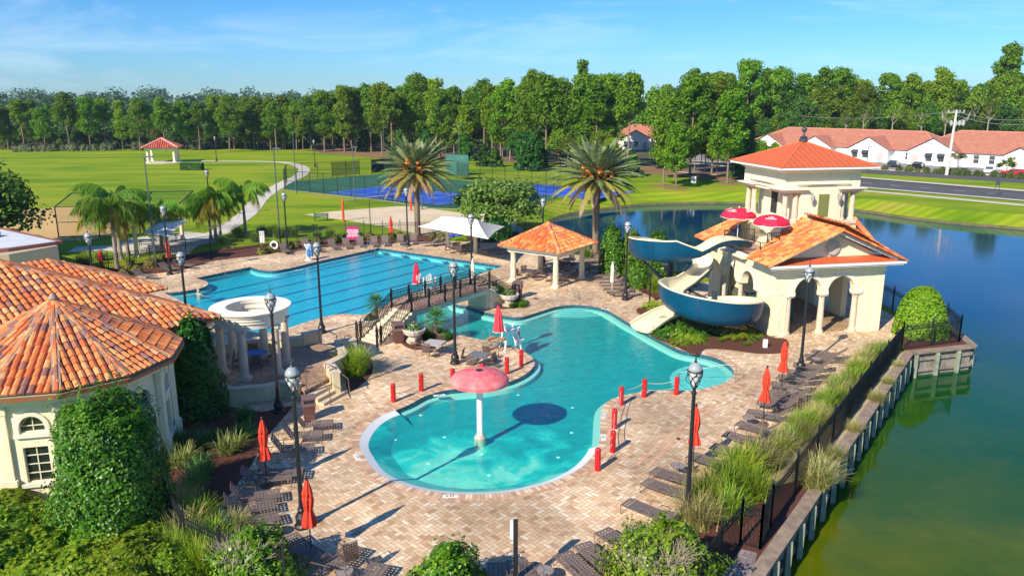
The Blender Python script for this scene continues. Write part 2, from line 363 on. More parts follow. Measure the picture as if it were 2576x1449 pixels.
for i, p in enumerate(lap_w):
    q = lap_w[(i+1) % len(lap_w)]
    if i in sharp or (i+1) % len(lap_w) in sharp: lap.append(p)
    else: lap += catmull([lap_w[i-1], p, q, lap_w[(i+2) % len(lap_w)]], 4)[4:8]
# ground sheet
g = MB(); g.flat([(-2600,-60),(2600,-60),(2600,5600),(-2600,5600)], -.03, [bank, offset(act, .1), offset(lap, .1)])
g.build('ground', ground_mat, kind='structure')
M_bank = mat('pond_bank', (.16,.12,.06), (.07,.10,.02), scale=1.2, rough=.95, bump=.8, bs=6, world=True, lo=.4, hi=.6)
k = MB(); mid = offset(pond, .75)
for i in range(nn + 1, nn + 14): mid[i] = offset(pond, .06)[i]
strip(k, pond, mid, -1.9, -1.22)
k.build('pond_bank', M_bank, kind='structure'); k = MB(); strip(k, mid, bank, -1.22, -.03); k.build('grass_bank', ground_mat, kind='structure')
# pond water: murky, green over the shallows by the seawall, smooth enough to mirror
m, nt, b, N, L = nodes('pond_water')
def pw():
    g = N('ShaderNodeNewGeometry').outputs['Position']
    no = N('ShaderNodeTexNoise'); no.inputs['Scale'].default_value = .26; no.inputs['Detail'].default_value = 10; no.inputs['Roughness'].default_value = .72; no.inputs['Distortion'].default_value = .25; L(g, no.inputs[0])
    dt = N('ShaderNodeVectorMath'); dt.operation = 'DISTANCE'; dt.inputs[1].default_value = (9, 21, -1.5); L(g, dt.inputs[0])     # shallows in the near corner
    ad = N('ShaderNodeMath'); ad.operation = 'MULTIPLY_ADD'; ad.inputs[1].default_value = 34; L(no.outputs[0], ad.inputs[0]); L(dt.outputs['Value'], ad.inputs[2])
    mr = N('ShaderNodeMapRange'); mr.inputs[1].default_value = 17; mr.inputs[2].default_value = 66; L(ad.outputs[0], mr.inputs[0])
    r = ramp(N, [(.11,.13,.001),(.035,.085,.001),(.005,.07,.010),(.0,.045,.04),(.0,.036,.10)]); L(mr.outputs[0], r.inputs[0])  # blue far end puts sky reflection into the base colour
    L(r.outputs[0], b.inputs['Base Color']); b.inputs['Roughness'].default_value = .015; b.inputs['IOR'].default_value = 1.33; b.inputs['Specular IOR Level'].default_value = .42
    mp = N('ShaderNodeMapping'); mp.inputs['Scale'].default_value = (1, 2.2, 1); L(g, mp.inputs[0])
    n2 = N('ShaderNodeTexNoise'); n2.inputs['Scale'].default_value = 1.6; n2.inputs['Detail'].default_value = 4; L(mp.outputs[0], n2.inputs[0])
    bp = N('ShaderNodeBump'); bp.inputs['Strength'].default_value = .035; bp.inputs['Distance'].default_value = .12; L(n2.outputs[0], bp.inputs['Height']); L(bp.outputs[0], b.inputs['Normal'])
pw()
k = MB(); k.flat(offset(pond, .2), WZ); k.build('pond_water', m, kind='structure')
# ------------------------------------------------ deck
deck = [P(150,745), P(250,712), P(354,688), P(455,676), P(531,653), P(652,638), P(705,630), P(861,614.7), P(963,609.7), P(1051,604.6), P(1130,607), P(1208,609), P(1290,592), P(1380,590), P(1470,622), P(1540,640), Vector((9.5,66,0)), Vector((14,62.6,0)), Vector((17.5,61.2,0)), Vector((24,59.2,0)), Vector((26.2,57.5,0)), Vector((26.4,52.3,0)), Vector((26.4,50.6,0)), Vector((22.9,43.9,0)), Vector((16.6,35.4,0)), Vector((10.6,27.2,0)), Vector((7.2,22.8,0)), Vector((4.5,17,0)), Vector((-7.5,17,0)), P(560,1449), P(544,1284), P(630,1173), P(673,1097), P(740,1020), Vector((-12,34,0)), Vector((-16,35,0)), Vector((-20,40,0)), Vector((-26,48,0)), Vector((-34,56,0))]
deck = [Vector((p.x, p.y, 0)) for p in deck]
cop_a, cop_l = offset(act, .33), offset(lap, .33)
k = MB(); k.slab(deck, -.3, .012, [cop_a, cop_l]); k.build('pool_deck', M_deck, kind='structure')
# coping: single bricks laid across the edge, and a red border course
M_cop = mat('coping_brick', (.6,.4,.3), rough=.8, isl=[(.70,.50,.33),(.54,.35,.22),(.78,.60,.42),(.60,.40,.26),(.46,.29,.18)], const=True)
M_cop2 = mat('border_brick', (.5,.25,.18), rough=.85, isl=[(.60,.36,.22),(.66,.42,.27),(.54,.31,.19)], const=True)
def bricks(mb, ra, rb, z, step=.155, gap=.012, skip=None):
    n = len(ra)
    for i in range(n):
        if skip and skip(i): continue
        a, a2, b_, b2 = ra[i], ra[(i+1) % n], rb[i], rb[(i+1) % n]
        L_ = hypot(a2[0]-a[0], a2[1]-a[1]); q = max(1, round(L_ / step)); e = gap / max(L_, .05)
        for j in range(q):
            t0, t1 = j / q + e/2, (j+1) / q - e/2
            A, B, C_, D = (Vector((p[0]+(w[0]-p[0])*t, p[1]+(w[1]-p[1])*t, z)) for p, w, t in ((a,a2,t0),(a,a2,t1),(b_,b2,t1),(b_,b2,t0)))
            mb.add([A, B, C_, D], [(0,3,2,1) if area([A,B,C_,D]) < 0 else (0,1,2,3)])
beach = lambda i: zi0 <= i < nz - 1
base = MB(); strip(base, offset(act, -.0), cop_a, .006, .006); strip(base, lap, cop_l, .006, .006)
base.build('coping_bed', M_mortar, kind='structure')
k = MB(); bricks(k, act, cop_a, .016, skip=None); k.build('pool_coping', M_cop, kind='structure')
k = MB(); bricks(k, lap, cop_l, .016); k.build('lap_pool_coping', M_cop, kind='structure')
k = MB(); bricks(k, offset(act, .34), offset(act, .5), .018, .16); bricks(k, offset(lap, .34), offset(lap, .5), .018, .16)
# the red bands laid across the right-hand deck
for a, b_ in ((P(1600,1170), P(1785,1015)), (P(1625,1176), P(1800,1022)), (P(1700,1100), P(1830,1180))):
    d = (b_ - a); q = int(d.length / .16); t = d.normalized(); w = Vector((-t.y, t.x, 0)) * .09
    for j in range(q):
        c0 = a + t * (j * .16 + .008); c1 = a + t * (j * .16 + .152)
        k.add([(c0-w).to_tuple()[:2] + (.018,), (c1-w).to_tuple()[:2] + (.018,), (c1+w).to_tuple()[:2] + (.018,), (c0+w).to_tuple()[:2] + (.018,)], [(0,1,2,3)])
k.build('border_course', M_cop2, kind='structure')
# ------------------------------------------------ pool basins
M_wtile = mat('waterline_tile', (.02,.06,.10), (.05,.12,.16), scale=6, rough=.25, world=True)
M_ledge = mat('pale_ledge', (.72,.76,.74), rough=.7)
m, nt, b, N, L = nodes('pool_floor_green'); M_afloor = m
def af():
    g = N('ShaderNodeNewGeometry').outputs['Position']
    def ns(sc, d=6, dis=.6):
        n = N('ShaderNodeTexNoise'); n.inputs['Scale'].default_value = sc; n.inputs['Detail'].default_value = d; n.inputs['Distortion'].default_value = dis; n.inputs['Roughness'].default_value = .6; L(g, n.inputs[0]); return n.outputs[0]
    sp = N('ShaderNodeSeparateXYZ'); L(g, sp.inputs[0])
    my = N('ShaderNodeMapRange'); my.inputs[1].default_value = 35; my.inputs[2].default_value = 27; my.inputs[3].default_value = -.22; my.inputs[4].default_value = .17; L(sp.outputs[1], my.inputs[0])
    ad = N('ShaderNodeMath'); ad.operation = 'ADD'; L(ns(.42), ad.inputs[0]); L(my.outputs[0], ad.inputs[1])
    mr = N('ShaderNodeMapRange'); mr.inputs[1].default_value = .38; mr.inputs[2].default_value = .60; L(ad.outputs[0], mr.inputs[0])
    r = ramp(N, [(.001,.34,.35),(.003,.45,.44),(.03,.56,.50),(.28,.68,.56)]); L(mr.outputs[0], r.inputs[0])
    m2 = N('ShaderNodeMapRange'); m2.inputs[1].default_value = .3; m2.inputs[2].default_value = .7; m2.inputs[3].default_value = .8; m2.inputs[4].default_value = 1.12; L(ns(1.7, 7), m2.inputs[0])
    hs = N('ShaderNodeHueSaturation'); L(r.outputs[0], hs.inputs['Color']); L(m2.outputs[0], hs.inputs['Value']); L(hs.outputs[0], b.inputs['Base Color']); b.inputs['Roughness'].default_value = .8
af()
M_lfloor = mat('pool_floor_blue', (.001,.38,.48), (.004,.48,.58), scale=1.6, rough=.8, world=True, lo=.3, hi=.7)
def basin(ring, floor_z, mfloor, name, skip=None):
    k = MB(); k.flat(ring, floor_z); k.build(name + '_floor', mfloor, kind='structure')
    k = MB(); strip(k, ring, ring, -.22, .014); k.build(name + '_tile_band', M_wtile, kind='structure')
    k = MB(); strip(k, ring, ring, floor_z, -.22); k.build(name + '_wall', M_ledge if 0 else mfloor, kind='structure')
basin(act, -.46, M_afloor, 'pool'); basin(lap, -.52, M_lfloor, 'lap_pool')
in1 = offset(act, -.32)
k = MB(); strip(k, act, in1, -.24, -.25); strip(k, in1, in1, -.25, -.46); k.build('pool_ledge', mat('ledge_under_water', (.50,.70,.62), rough=.7), kind='structure')
inl = offset(lap, -.22)
k = MB(); strip(k, lap, inl, -.3, -.31); strip(k, inl, inl, -.31, -.52); k.build('lap_pool_ledge', mat('ledge_under_water', (.62,.76,.70)), kind='structure')
# white beach entry
k = MB(); strip(k, offset(act, .02), offset(act, -.36), .022, -.10, zi0, nz - 2); k_ = MB(); strip(k_, offset(act, -.36), offset(act, -1.3), -.10, -.45, zi0, nz - 2); k_.build('pool_beach_slope', M_afloor, kind='structure')
k.build('pool_beach_entry', mat('white_grating', (.82,.83,.82), (.66,.68,.68), scale=25, rough=.6, world=True), kind='structure')
wa = watermat('pool_water_green', (.70,1.0,.97), bump=.14, bs=1.5, stretch=(1, 2, 1)); wl = watermat('pool_water_blue', (.60,.97,1.0), bump=.18, bs=1.3, stretch=(1.2, 1.6, 1))
k = MB(); k.flat(offset(act, -.004), -.11); k.build('pool_water', wa, kind='structure')
k = MB(); k.flat(offset(lap, -.004), -.11); k.build('lap_pool_water', wl, kind='structure')
# lane lines, wall crosses and the pool's underwater steps
M_lane = mat('lane_tile', (.006,.10,.25), rough=.5)
fa, fb = Vector((-13.4,76.8,0)), Vector((-.78,68.1,0)); wd = (fb - fa).normalized(); ld = Vector((-.587,-.809,0))
k = MB()
def rib(mb, a, b_, w, z):
    d = (b_ - a).normalized(); n = Vector((-d.y, d.x, 0)) * w / 2
    mb.add([(a-n).to_tuple()[:2] + (z,), (b_-n).to_tuple()[:2] + (z,), (b_+n).to_tuple()[:2] + (z,), (a+n).to_tuple()[:2] + (z,)], [(0,1,2,3)])
for i in range(6):
    w = fa + (fb - fa) * (i + .5) / 6
    a = w + ld * 1.5; rib(k, a, w + ld * (21.3 if i < 5 else 19), .3, -.512); rib(k, a - wd * .6 - ld*.18, a + wd * .6 - ld*.18, .3, -.508)
    q = w + ld * .42; rib(k, q - wd * .5, q + wd * .5, .22, -.3); rib(k, w + ld*.1, w + ld * .75, .24, -.298)
k.build('lane_lines', M_lane, kind='structure')
M_line = mat('step_edge', (.03,.30,.33), rough=.5); M_stepw = mat('step_under_water', (.30,.68,.66), (.20,.60,.58), scale=2, rough=.7, world=True)
k = MB(); e = MB()
c1 = P(1445,756)     # curved steps at the top of the pool
for i, r in enumerate((1.9, 2.35, 2.75, 3.15)):
    arc = [Vector((c1.x + 1.25*r*cos(R(t)), c1.y + r*sin(R(t)) , 0)) for t in range(196, 346, 6)]
    ring = arc + [P(1485,771), P(1440,768.5), P(1396,773)]
    k.slab(ring, -.455, -.25 - .05*i)
    for j in range(len(arc)-1): rib(e, arc[j], arc[j+1], .07, -.242 - .05*i)
c2 = P(1822,946)
for i, r in enumerate((1.55, 2.0, 2.45, 2.9)):
    arc = [Vector((c2.x + r*cos(R(t)), c2.y + 1.1*r*sin(R(t)), 0)) for t in range(120, 251, 8)]
    arc = [p for p in arc if inside(p, act)]
    if len(arc) < 3: continue
    k.slab(arc + [P(1800,970), P(1829,957), P(1842,942), P(1836,926), P(1806,908)], -.455, -.27 - .045*i)
    for j in range(len(arc)-1): rib(e, arc[j], arc[j+1], .06, -.262 - .045*i)
st0 = [P(491,700.6), P(629,673.2)]
for i in range(5):
    off = ld * (.12 + .42*i)
    rib(e, st0[0] + off + Vector((.4,.25,0)), st0[1] + off, .1, -.44 + .04*(4-i)); 
    k.slab([st0[0] + off, st0[1] + off, st0[1] + off - ld*.42, st0[0] + off - ld*.42][::-1], -.51, -.45 + .04*(4-i))
k.build('pool_steps', M_stepw, kind='structure'); e.build('step_edges', M_line, kind='structure')
# mulch and planting beds on the deck
def bed(name, pts, z=.05, m=M_mulch, n=4):
    k = MB(); k.slab(catmull(pts, n) if n > 1 else pts, -.02, z); return k.build(name, m, kind='structure')
bed('mulch_bed', [P(1770,750), P(1766,768), P(1795,800), P(1640,838), P(1655,851), P(1690,868), P(1729,885.5), P(1758,893), P(1776,879), P(1834,881), P(1905,890), P(1968,888), P(1982,866), P(1975,852), P(1938,849), Vector((16.2,46.9,0)), Vector((14.9,54.5,0)), P(1700,772), P(1638,770), P(1605,782), P(1610,795), P(1690,800), P(1740,785)], .06) if 0 else None
bed('mulch_bed', [P(1634,836), P(1650,852), P(1690,868), P(1729,885.5), P(1758,893), P(1776,879), P(1834,881), P(1905,890), P(1966,888), P(1984,868), P(1972,853), Vector((16.3,46.7,0)), Vector((15.2,51,0)), Vector((14.8,55.2,0)), P(1690,775), P(1640,768), P(1607,776), P(1602,786), P(1628,800), P(1650,815)], .06)
bed('mulch_bed', [P(1425,628), P(1500,640), P(1540,690), P(1585,720), P(1640,748), P(1655,755), Vector((13.5,60.5,0)), Vector((10.5,65.6,0)), Vector((9,67.5,0)), P(1440,610)], .05)
far_edge = [P(200,742), P(300,712), P(354,693), P(455,681), P(531,658), P(652,643), P(705,635), P(790,626), P(861,619), P(963,613), P(1051,608), P(1120,608)]
far_back = [P(1120,596), P(1051,593), P(963,596), P(861,600), P(790,606), P(705,612), P(652,616), P(531,632), P(455,646), P(354,662), P(300,672), P(200,690)]
bed('mulch_bed', far_edge + far_back, .045, n=2)
bed('mulch_bed', [P(1175,604), P(1235,612), P(1290,600), P(1300,585), P(1190,590)], .045, n=2)
bed('garden_bed', [P(440,1449), P(544,1290), P(628,1176), P(671,1100), P(735,1022), Vector((-12,34.6,0)), Vector((-14.5,35.6,0)), Vector((-15.5,34.5,0)), Vector((-14.5,30,0)), Vector((-14,27,0)), Vector((-14.5,24.5,0)), Vector((-13,20,0))], .035, n=1)
bed('seawall_bed', [Vector((23.42,43.68,0)), Vector((13.6,29.95,0)), Vector((10.75,25.85,0)), Vector((8.2,22.35,0)), Vector((6.4,20.3,0)), Vector((6.2,24,0)), Vector((8.3,27.2,0)), Vector((12,31.6,0)), Vector((17.2,38.2,0)), Vector((21.2,43.2,0))], .05, m=mat('sandy_soil', (.50,.40,.22), (.36,.29,.15), scale=2, rough=.95, world=True, bump=.5), n=1)
bed('mulch_bed', [P(1745,1320), P(1800,1290), P(1905,1240), Vector((12.5,28.4,0)), Vector((10.78,25.85,0)), Vector((8.22,22.35,0)), Vector((3.6,15.9,0)), Vector((2,15.0,0)), Vector((5.2,21,0))], .058, n=1)
bed('mulch_bed', [Vector((23.4,43.72,0)), Vector((27.95,44.98,0)), Vector((28.62,48.5,0)), Vector((27.2,51.4,0)), Vector((26.2,50.4,0)), Vector((24.4,47.3,0))], .04, n=1)
bed('mulch_bed', [P(1228,770), P(1262,778), P(1300,774), P(1322,764), P(1310,755), P(1262,750), P(1238,756)], .05)
bed('mulch_bed', [P(1008,862), P(1040,880), P(1085,876), P(1130,858), P(1148,845), P(1120,838), P(1075,828), P(1060,836), P(1030,850)], .05)
bed('mulch_bed', [P(870,900), P(872,975), P(885,985), P(920,958), P(938,930), P(925,890), P(895,870)], .05)
sheet_ = MB(); sheet_.flat([P(1866,1385), P(1905,1395), P(1890,1449), P(1860,1500), P(1800,1500), P(1815,1449)], .075); sheet_.build('gate_landing', paver('grey_pavers', [(.34,.28,.27),(.28,.22,.22),(.40,.34,.32)], rot=30), kind='structure')
# dirt, sand, paths, courts
M_sand = mat('volleyball_sand', (.72,.59,.40), (.60,.47,.30), scale=.25, rough=.95, world=True, bump=.5, bs=3)
M_clay = mat('infield_clay', (.62,.41,.15), (.52,.33,.11), scale=.15, rough=.95, world=True)
def sheet(name, pts, z, m, n=0):
    k = MB(); k.flat(catmull(pts, n) if n else pts, z); return k.build(name, m, kind='structure')
sheet('infield_dirt', [P(-160,500), P(0,518), P(60,526), P(150,522), P(222,519), P(300,523), P(330,560), P(300,590), P(200,605), P(140,604), P(60,590), P(-200,640), P(-300,560)], .0, M_clay, 3)
sheet('sand_court', [P(828,595-62), P(872,529), P(1000,519), P(1050,520), P(1160,536), P(1290,556), P(1330,590), P(1260,600), P(1150,590), P(1065,622-30), P(965,560+10), P(880,556), P(765,540)], -.004, M_sand)
M_pathc = mat('path_concrete', (.66,.60,.50), (.55,.50,.42), scale=.5, rough=.9, world=True)
def path(name, pts, w, z, m, n=5):
    pts = catmull(pts, n, closed=False); k = MB(); l, r = [], []
    for i, p in enumerate(pts):
        t = (pts[min(i+1, len(pts)-1)] - pts[max(i-1, 0)]); t.z = 0; t.normalize(); q = Vector((-t.y, t.x, 0)) * w / 2
        l.append(p - q); r.append(p + q)
    k.add([(p.x, p.y, z) for p in l] + [(p.x, p.y, z) for p in r], [(i, i+1, len(l)+i+1, len(l)+i) for i in range(len(l)-1)])
    return k.build(name, m, kind='structure')
path('footpath', [P(410,407), P(480,406), P(600,406), P(700,408), P(745,415), P(765,426), P(755,442), P(720,458), P(690,475), P(655,500), P(625,535), P(590,560), P(540,590), P(480,612), P(440,640)], 2.4, .004, M_pathc)
path('footpath', [P(540,590), P(470,597), P(400,606), P(300,622), P(180,628)], 3.0, .006, M_pathc)
sheet('picnic_pad', [P(250,628), P(330,600), P(470,583), P(560,592), P(545,608), P(450,628), P(330,640)], .008, M_pathc)
k = MB(); k.lathe([(4.2,-.02),(4.2,.05)], 32, P(412,409)); k.build('gazebo_pad', M_pathc, kind='structure')
path('footpath', [P(1420,486), P(1460,492), P(1560,478), P(1640,470)], 1.5, .002, M_pathc) if 0 else None
# tennis courts
M_cgreen = mat('court_green', (.022,.13,.065), (.018,.11,.055), scale=.3, rough=.85, world=True)
M_cblue = mat('court_blue', (.006,.10,.60), (.006,.085,.50), scale=.3, rough=.8, world=True)
M_cline = mat('court_line', (.75,.75,.72), rough=.8)
T0, T1 = P(822,485), P(1115,518)
tx = Vector((T1.x - T0.x, T1.y - T0.y, 0)).normalized(); ty = Vector((-tx.y, tx.x, 0)); TL, TW = 24.5, 12.2
def tq(a, b_): return T0 + tx * a + ty * b_
sheet('tennis_court', [P(716,478), P(722,458), P(1010,434), P(1140,452), P(1330,470), P(1415,478), P(1400,500), P(1330,520), P(1225,527), P(1090,523), P(955,502)], .002, M_cgreen)
for oy in (0, 19.2):
    for ox in ((0,) if oy == 0 else (14, )):
        k = MB(); k.flat([tq(ox, oy), tq(ox+TL, oy), tq(ox+TL, oy+TW), tq(ox, oy+TW)], .006); k.build('tennis_court_surface', M_cblue, kind='structure')
        k = MB()
        def ln(a, b_, w=.09): rib(k, tq(ox+a[0], oy+a[1]), tq(ox+b_[0], oy+b_[1]), w, .011)
        for y in (.6, 1.95, TW-1.95, TW-.6): ln((.4,y), (TL-.4,y))
        for x in (.4, 5.9, TL-5.9, TL-.4): ln((x,.6 if x in (.4, TL-.4) else 1.95), (x,TW-.6 if x in (.4, TL-.4) else TW-1.95))
        ln((5.9,TW/2), (TL-5.9,TW/2)); k.build('court_lines', M_cline, kind='structure')
sheet('tennis_court_surface', [P(1280,497), P(1335,502), P(1396,485), P(1345,479)], .008, M_cblue)
k = MB(); rim = [P(700,476), P(955,503.5), P(1090,524.5), P(1225,529), P(1335,521)]
for i in range(len(rim)-1): rib(k, rim[i], rim[i+1], .35, .012)
k.build('court_kerb', M_pathc, kind='structure')
# road and verges
M_asph = mat('asphalt', (.105,.10,.105), (.08,.078,.082), scale=.4, rough=.9, world=True)
M_lot = mat('parking_asphalt', (.30,.29,.28), (.25,.24,.235), scale=.2, rough=.9, world=True)
def lerp2(a, b_, t): return a + (b_ - a) * t
def bandq(name, va, vb, wa_, wb_, z, m, t0=-1.6, t1=2.0):
    """a straight band of road: near edge va-vb, far edge wa_-wb_ in the picture, run on beyond both ends"""
    a, b_, c, d = P(*va), P(*vb), P(*wa_), P(*wb_)
    k = MB(); k.flat([lerp2(a,b_,t0), lerp2(a,b_,t1), lerp2(c,d,t1), lerp2(c,d,t0)], z); return k.build(name, m, kind='structure')
bandq('road', (2165,471), (2576,505), (2165,449.5), (2576,484), .0, M_asph)
bandq('kerb', (2165,449.5), (2576,484), (2165,446.5), (2576,480), .12, M_pathc)
bandq('kerb', (2165,473.5), (2576,508), (2165,471), (2576,505), .1, M_pathc)
bandq('sidewalk', (2165,481), (2576,518.5), (2165,478), (2576,514), .0, M_pathc)
bandq('road', (2165,436), (2576,461), (2165,427.5), (2576,448), .0, M_asph)
bandq('kerb', (2165,427.5), (2576,448), (2165,424), (2576,443), .1, M_pathc)
bandq('parking_lot', (2165,422), (2576,441), (2165,404), (2576,421), .004, M_lot)
k = MB(); a, b_ = lerp2(P(2165,460), P(2165,459), 0), P(2576,494)
for i in range(-8, 20):
    if i % 2 == 0: rib(k, lerp2(a, b_, i/10), lerp2(a, b_, i/10 + .075), .18, .006)
k.build('lane_dashes', M_cline, kind='structure')
# ================================================================ tiled roofs
def tiles(mb, base, poly, w=.29, l=.40, seg=4, bump=.075, pan=True):
    """barrel tiles over a planar 3D polygon whose first edge is the eave; base gets the bed plane"""
    p0 = Vector(poly[0]); e = Vector(poly[1]) - p0; e.z = 0 if abs(e.z) < .01 else e.z; e.normalize()
    n = None
    for i in range(2, len(poly)):
        c = (Vector(poly[1]) - p0).cross(Vector(poly[i]) - p0)
        if c.length > 1e-3: n = c.normalized(); break
    if n.z < 0: n = -n
    u = n.cross(e).normalized()
    if u.z < 0: u = -u
    q = [((Vector(p) - p0).dot(e), (Vector(p) - p0).dot(u)) for p in poly]
    base.add([Vector(p) - n * .01 for p in poly], [tuple(range(len(poly)))])
    x0, x1 = min(a for a, b in q), max(a for a, b in q); y0, y1 = min(b for a, b in q), max(b for a, b in q)
    nx, ny = int((x1 - x0) / w) + 1, int((y1 - y0) / l) + 1
    for j in range(nx):
        cx = x0 + (j + .5) * w
        for i in range(ny):
            cy = y0 + (i + .5) * l
            if not inside((cx, cy), q) and not inside((cx, cy - l * .3), q): continue
            jx, js, jz = rnd.uniform(-.01, .01), rnd.uniform(-.02, .02), rnd.uniform(0, .012)
            vs = []
            for t, (yy, rr, hh) in enumerate(((cy - l*.56, .47, .035), (cy + l*.5, .40, .0))):
                for s in range(seg + 1):
                    a = pi * s / seg
                    vs.append(p0 + e * (cx + jx + js * t + cos(a) * w * rr) + u * yy + n * (hh + jz + sin(a) * (bump + w * .1)))
            m = seg + 1; fs = [(s, s+1, m+s+1, m+s) for s in range(seg)] + [tuple(range(seg, -1, -1))]
            mb.add(vs, fs)
def ridge(mb, a, b, w=.2, l=.42, mortar=None):
    a, b = Vector(a), Vector(b); d = b - a; n = max(1, round(d.length / l)); t = d.normalized()
    r = Vector((-t.y, t.x, 0)).normalized(); u = r.cross(t) if r.cross(t).z > 0 else t.cross(r)
    for i in range(n):
        p, q = a + d * (i / n), a + d * ((i + 1.08) / n); vs = []
        for c, k, h in ((p, 1, 0.0), (q, .86, .02)):
            for s in range(6):
                g = -.12 + (pi + .24) * s / 5; vs.append(c + r * cos(g) * w * k + u * (sin(g) * w * .9 * k + h + rnd.uniform(0, .01)))
        mb.add(vs, [(s, s+1, 7+s, 6+s) for s in range(5)] + [tuple(range(5, -1, -1)), tuple(range(6, 12))])
    if mortar: mortar.beam(a + u*.03, b + u*.03, w * 2.2, .12, up=u)
def arch_pts(cx, hw, sp, n=10): return [(cx + hw * cos(pi * i / n), sp + hw * sin(pi * i / n)) for i in range(n + 1)]
def wall_arches(W_, H_, arches):
    """outline of a wall with arches open to the floor, in (x, z), going round once"""
    o = [(0, 0)]
    for cx, hw, sp in arches:
        o += [(cx - hw, 0)] + arch_pts(cx, hw, sp)[::-1] + [(cx + hw, 0)]
    return o + [(W_, 0), (W_, H_), (0, H_)]
def archivolt(mb, M, cx, hw, sp, wd=.22, out=.06, leg=0, n=12):
    """moulded band round an arch, standing proud of the wall (towards -y)"""
    vs = []; m = n + 1
    for r in (hw, hw + wd):
        for y in (-out, .02):
            for i in range(m):
                a = pi * i / n; vs.append(M @ Vector((cx + r*cos(a), y, sp + r*sin(a))))
    fs = []
    for i in range(n):
        fs += [(i, i+1, 2*m+i+1, 2*m+i), (i, m+i, m+i+1, i+1), (2*m+i, 2*m+i+1, 3*m+i+1, 3*m+i)]
    mb.add(vs, fs)
def column(name, x, y, z0, z1, r, parent, m=M_stone, taper=.86, sq=True, n=20):
    k = MB(); h = z1 - z0
    k.lathe([(r*1.32,.0),(r*1.36,.05*1.6),(r*1.3,.13),(r*1.08,.16),(r*1.08,.2),(r,.24),(r*1.0,h*.4),(r*taper,h-.3),(r*taper,h-.27),(r*taper*1.12,h-.25),(r*taper*1.12,h-.2),(r*taper,h-.18),(r*taper*1.05,h-.13),(r*taper*1.35,h-.08)], n, (x, y, z0 + (.1 if sq else 0)))
    if sq: k.box(x-r*1.45, x+r*1.45, y-r*1.45, y+r*1.45, z0, z0 + .102)
    k.box(x-r*1.4*taper, x+r*1.4*taper, y-r*1.4*taper, y+r*1.4*taper, z1 - (.09 if not sq else .0) + (.005), z1 + .1)
    o = k.build(name, m, parent); return o
M_dark = mat('interior_shade', (.03,.028,.025), rough=.8)  # near-black colour painted in for the shade inside openings
M_floor2 = paver('arcade_pavers', [(.50,.34,.20),(.42,.27,.15),(.55,.39,.25)], rot=20)
# ================================================================ slide tower building
W0, RHO = Vector((16.23, 46.6, 0)), R(11)
B = thing('slide_tower', W0, RHO, 'cream stucco slide tower with a square red metal roof above tiled lower roofs and arches', 'tower')
BI = Matrix()
k = MB()
TH = .42
def arcade(W_, H_, arches, im, x0, x1):
    o = [(0, 0), (x0, 0), (x0, im)]
    for cx, hw, sp in arches: o += [(cx - hw, im)] + arch_pts(cx, hw, sp)[::-1] + [(cx + hw, im)]
    return o + [(x1, im), (x1, 0), (W_, 0), (W_, H_), (0, H_)]
k.wallpoly(arcade(7.55, 4.45, [(2.3, .93, 2.85), (4.6, .93, 2.85)], 2.62, .93, 5.98), [], TM(0, 0), TH)
LW = 9.15
k.wallpoly(arcade(LW, 4.45, [(3.3, .82, 2.75), (6.0, .82, 2.75)], 2.56, 1.95, 7.3), [], Matrix.Translation((0, 0, 0)) @ Matrix(((0,1,0,0),(1,0,0,0),(0,0,1,0),(0,0,0,1))), TH)
k.wallpoly(wall_arches(LW - TH, 4.45, [(2.2, .9, 2.8), (5.4, .9, 2.8)]), [], Matrix(((0,-1,0,7.55),(1,0,0,TH),(0,0,1,0),(0,0,0,1))), TH)
k.wallpoly(arcade(7.55 - 2*TH, 4.45, [(1.7, .9, 2.7), (4.7, .9, 2.7)], 2.5, .6, 5.9), [], TM(TH, LW - TH), TH)
walls = k.build('wall', M_stucco, B)
recalc(walls)
k = MB(); k.box(.43, 7.12, .43, 8.72, 4.25, 4.44); k.build('ceiling', M_stucco, B)
k = MB(); k.box(.43, 7.12, .43, 8.72, .012, .03); k.build('floor', M_floor2, B)
# inside: a cream stair core and dark tanks under the tower
k = MB(); k.box(1.2, 3.4, 5.4, 5.7, .03, 4.24); k.box(1.2, 1.5, 5.7, 8.4, .03, 4.24); k.build('inner_wall', M_stucco, B)
k = MB(); k.mi = 0
k.box(1.2, 2.9, 5.2, 7.9, .03, 1.5); k.lathe([(.55,.03),(.6,.3),(.6,1.3),(.3,1.6)], 16, (2.0, 3.2, 0)); k.lathe([(.35,.03),(.35,.9),(.1,1.1)], 14, (3.2, 3.5, 0))
k.build('pump_tank', mat('pump_tank_green', (.02,.10,.09), rough=.5), B)
k = MB()
for cx in (2.3, 4.6):
    kk = MB(); archivolt(kk, TM(0, 0), cx, .93, 2.85, .24, .07); recalc(kk.build('arch_moulding', M_trim, B))
k.box(1.0, 1.42, -.09, .44, 2.62, 2.85); k.box(3.2, 3.7, -.09, .44, 2.62, 2.85); k.box(5.5, 6.1, -.09, .44, 2.62, 2.85); k.box(.85, 1.02, -.05, -.002, 2.70, 2.84)
ML = Matrix(((0,1,0,0),(1,0,0,0),(0,0,1,0),(0,0,0,1)))
for cx in (3.3, 6.0):
    kk = MB(); archivolt(kk, ML, cx, .82, 2.75, .2, .07); recalc(kk.build('arch_moulding', M_trim, B))
for cy in (2.15, 4.65, 7.1): k.box(-.1, .44, cy - .25, cy + .25, 2.55, 2.75)
recalc(k.build('arch_impost', M_trim, B))
for x in (1.12, 3.45, 5.78): column('column', x, .2, 0, 2.52, .2, B)
for y in (2.15, 4.65, 7.1): column('column', .2, y, 0, 2.45, .17, B)
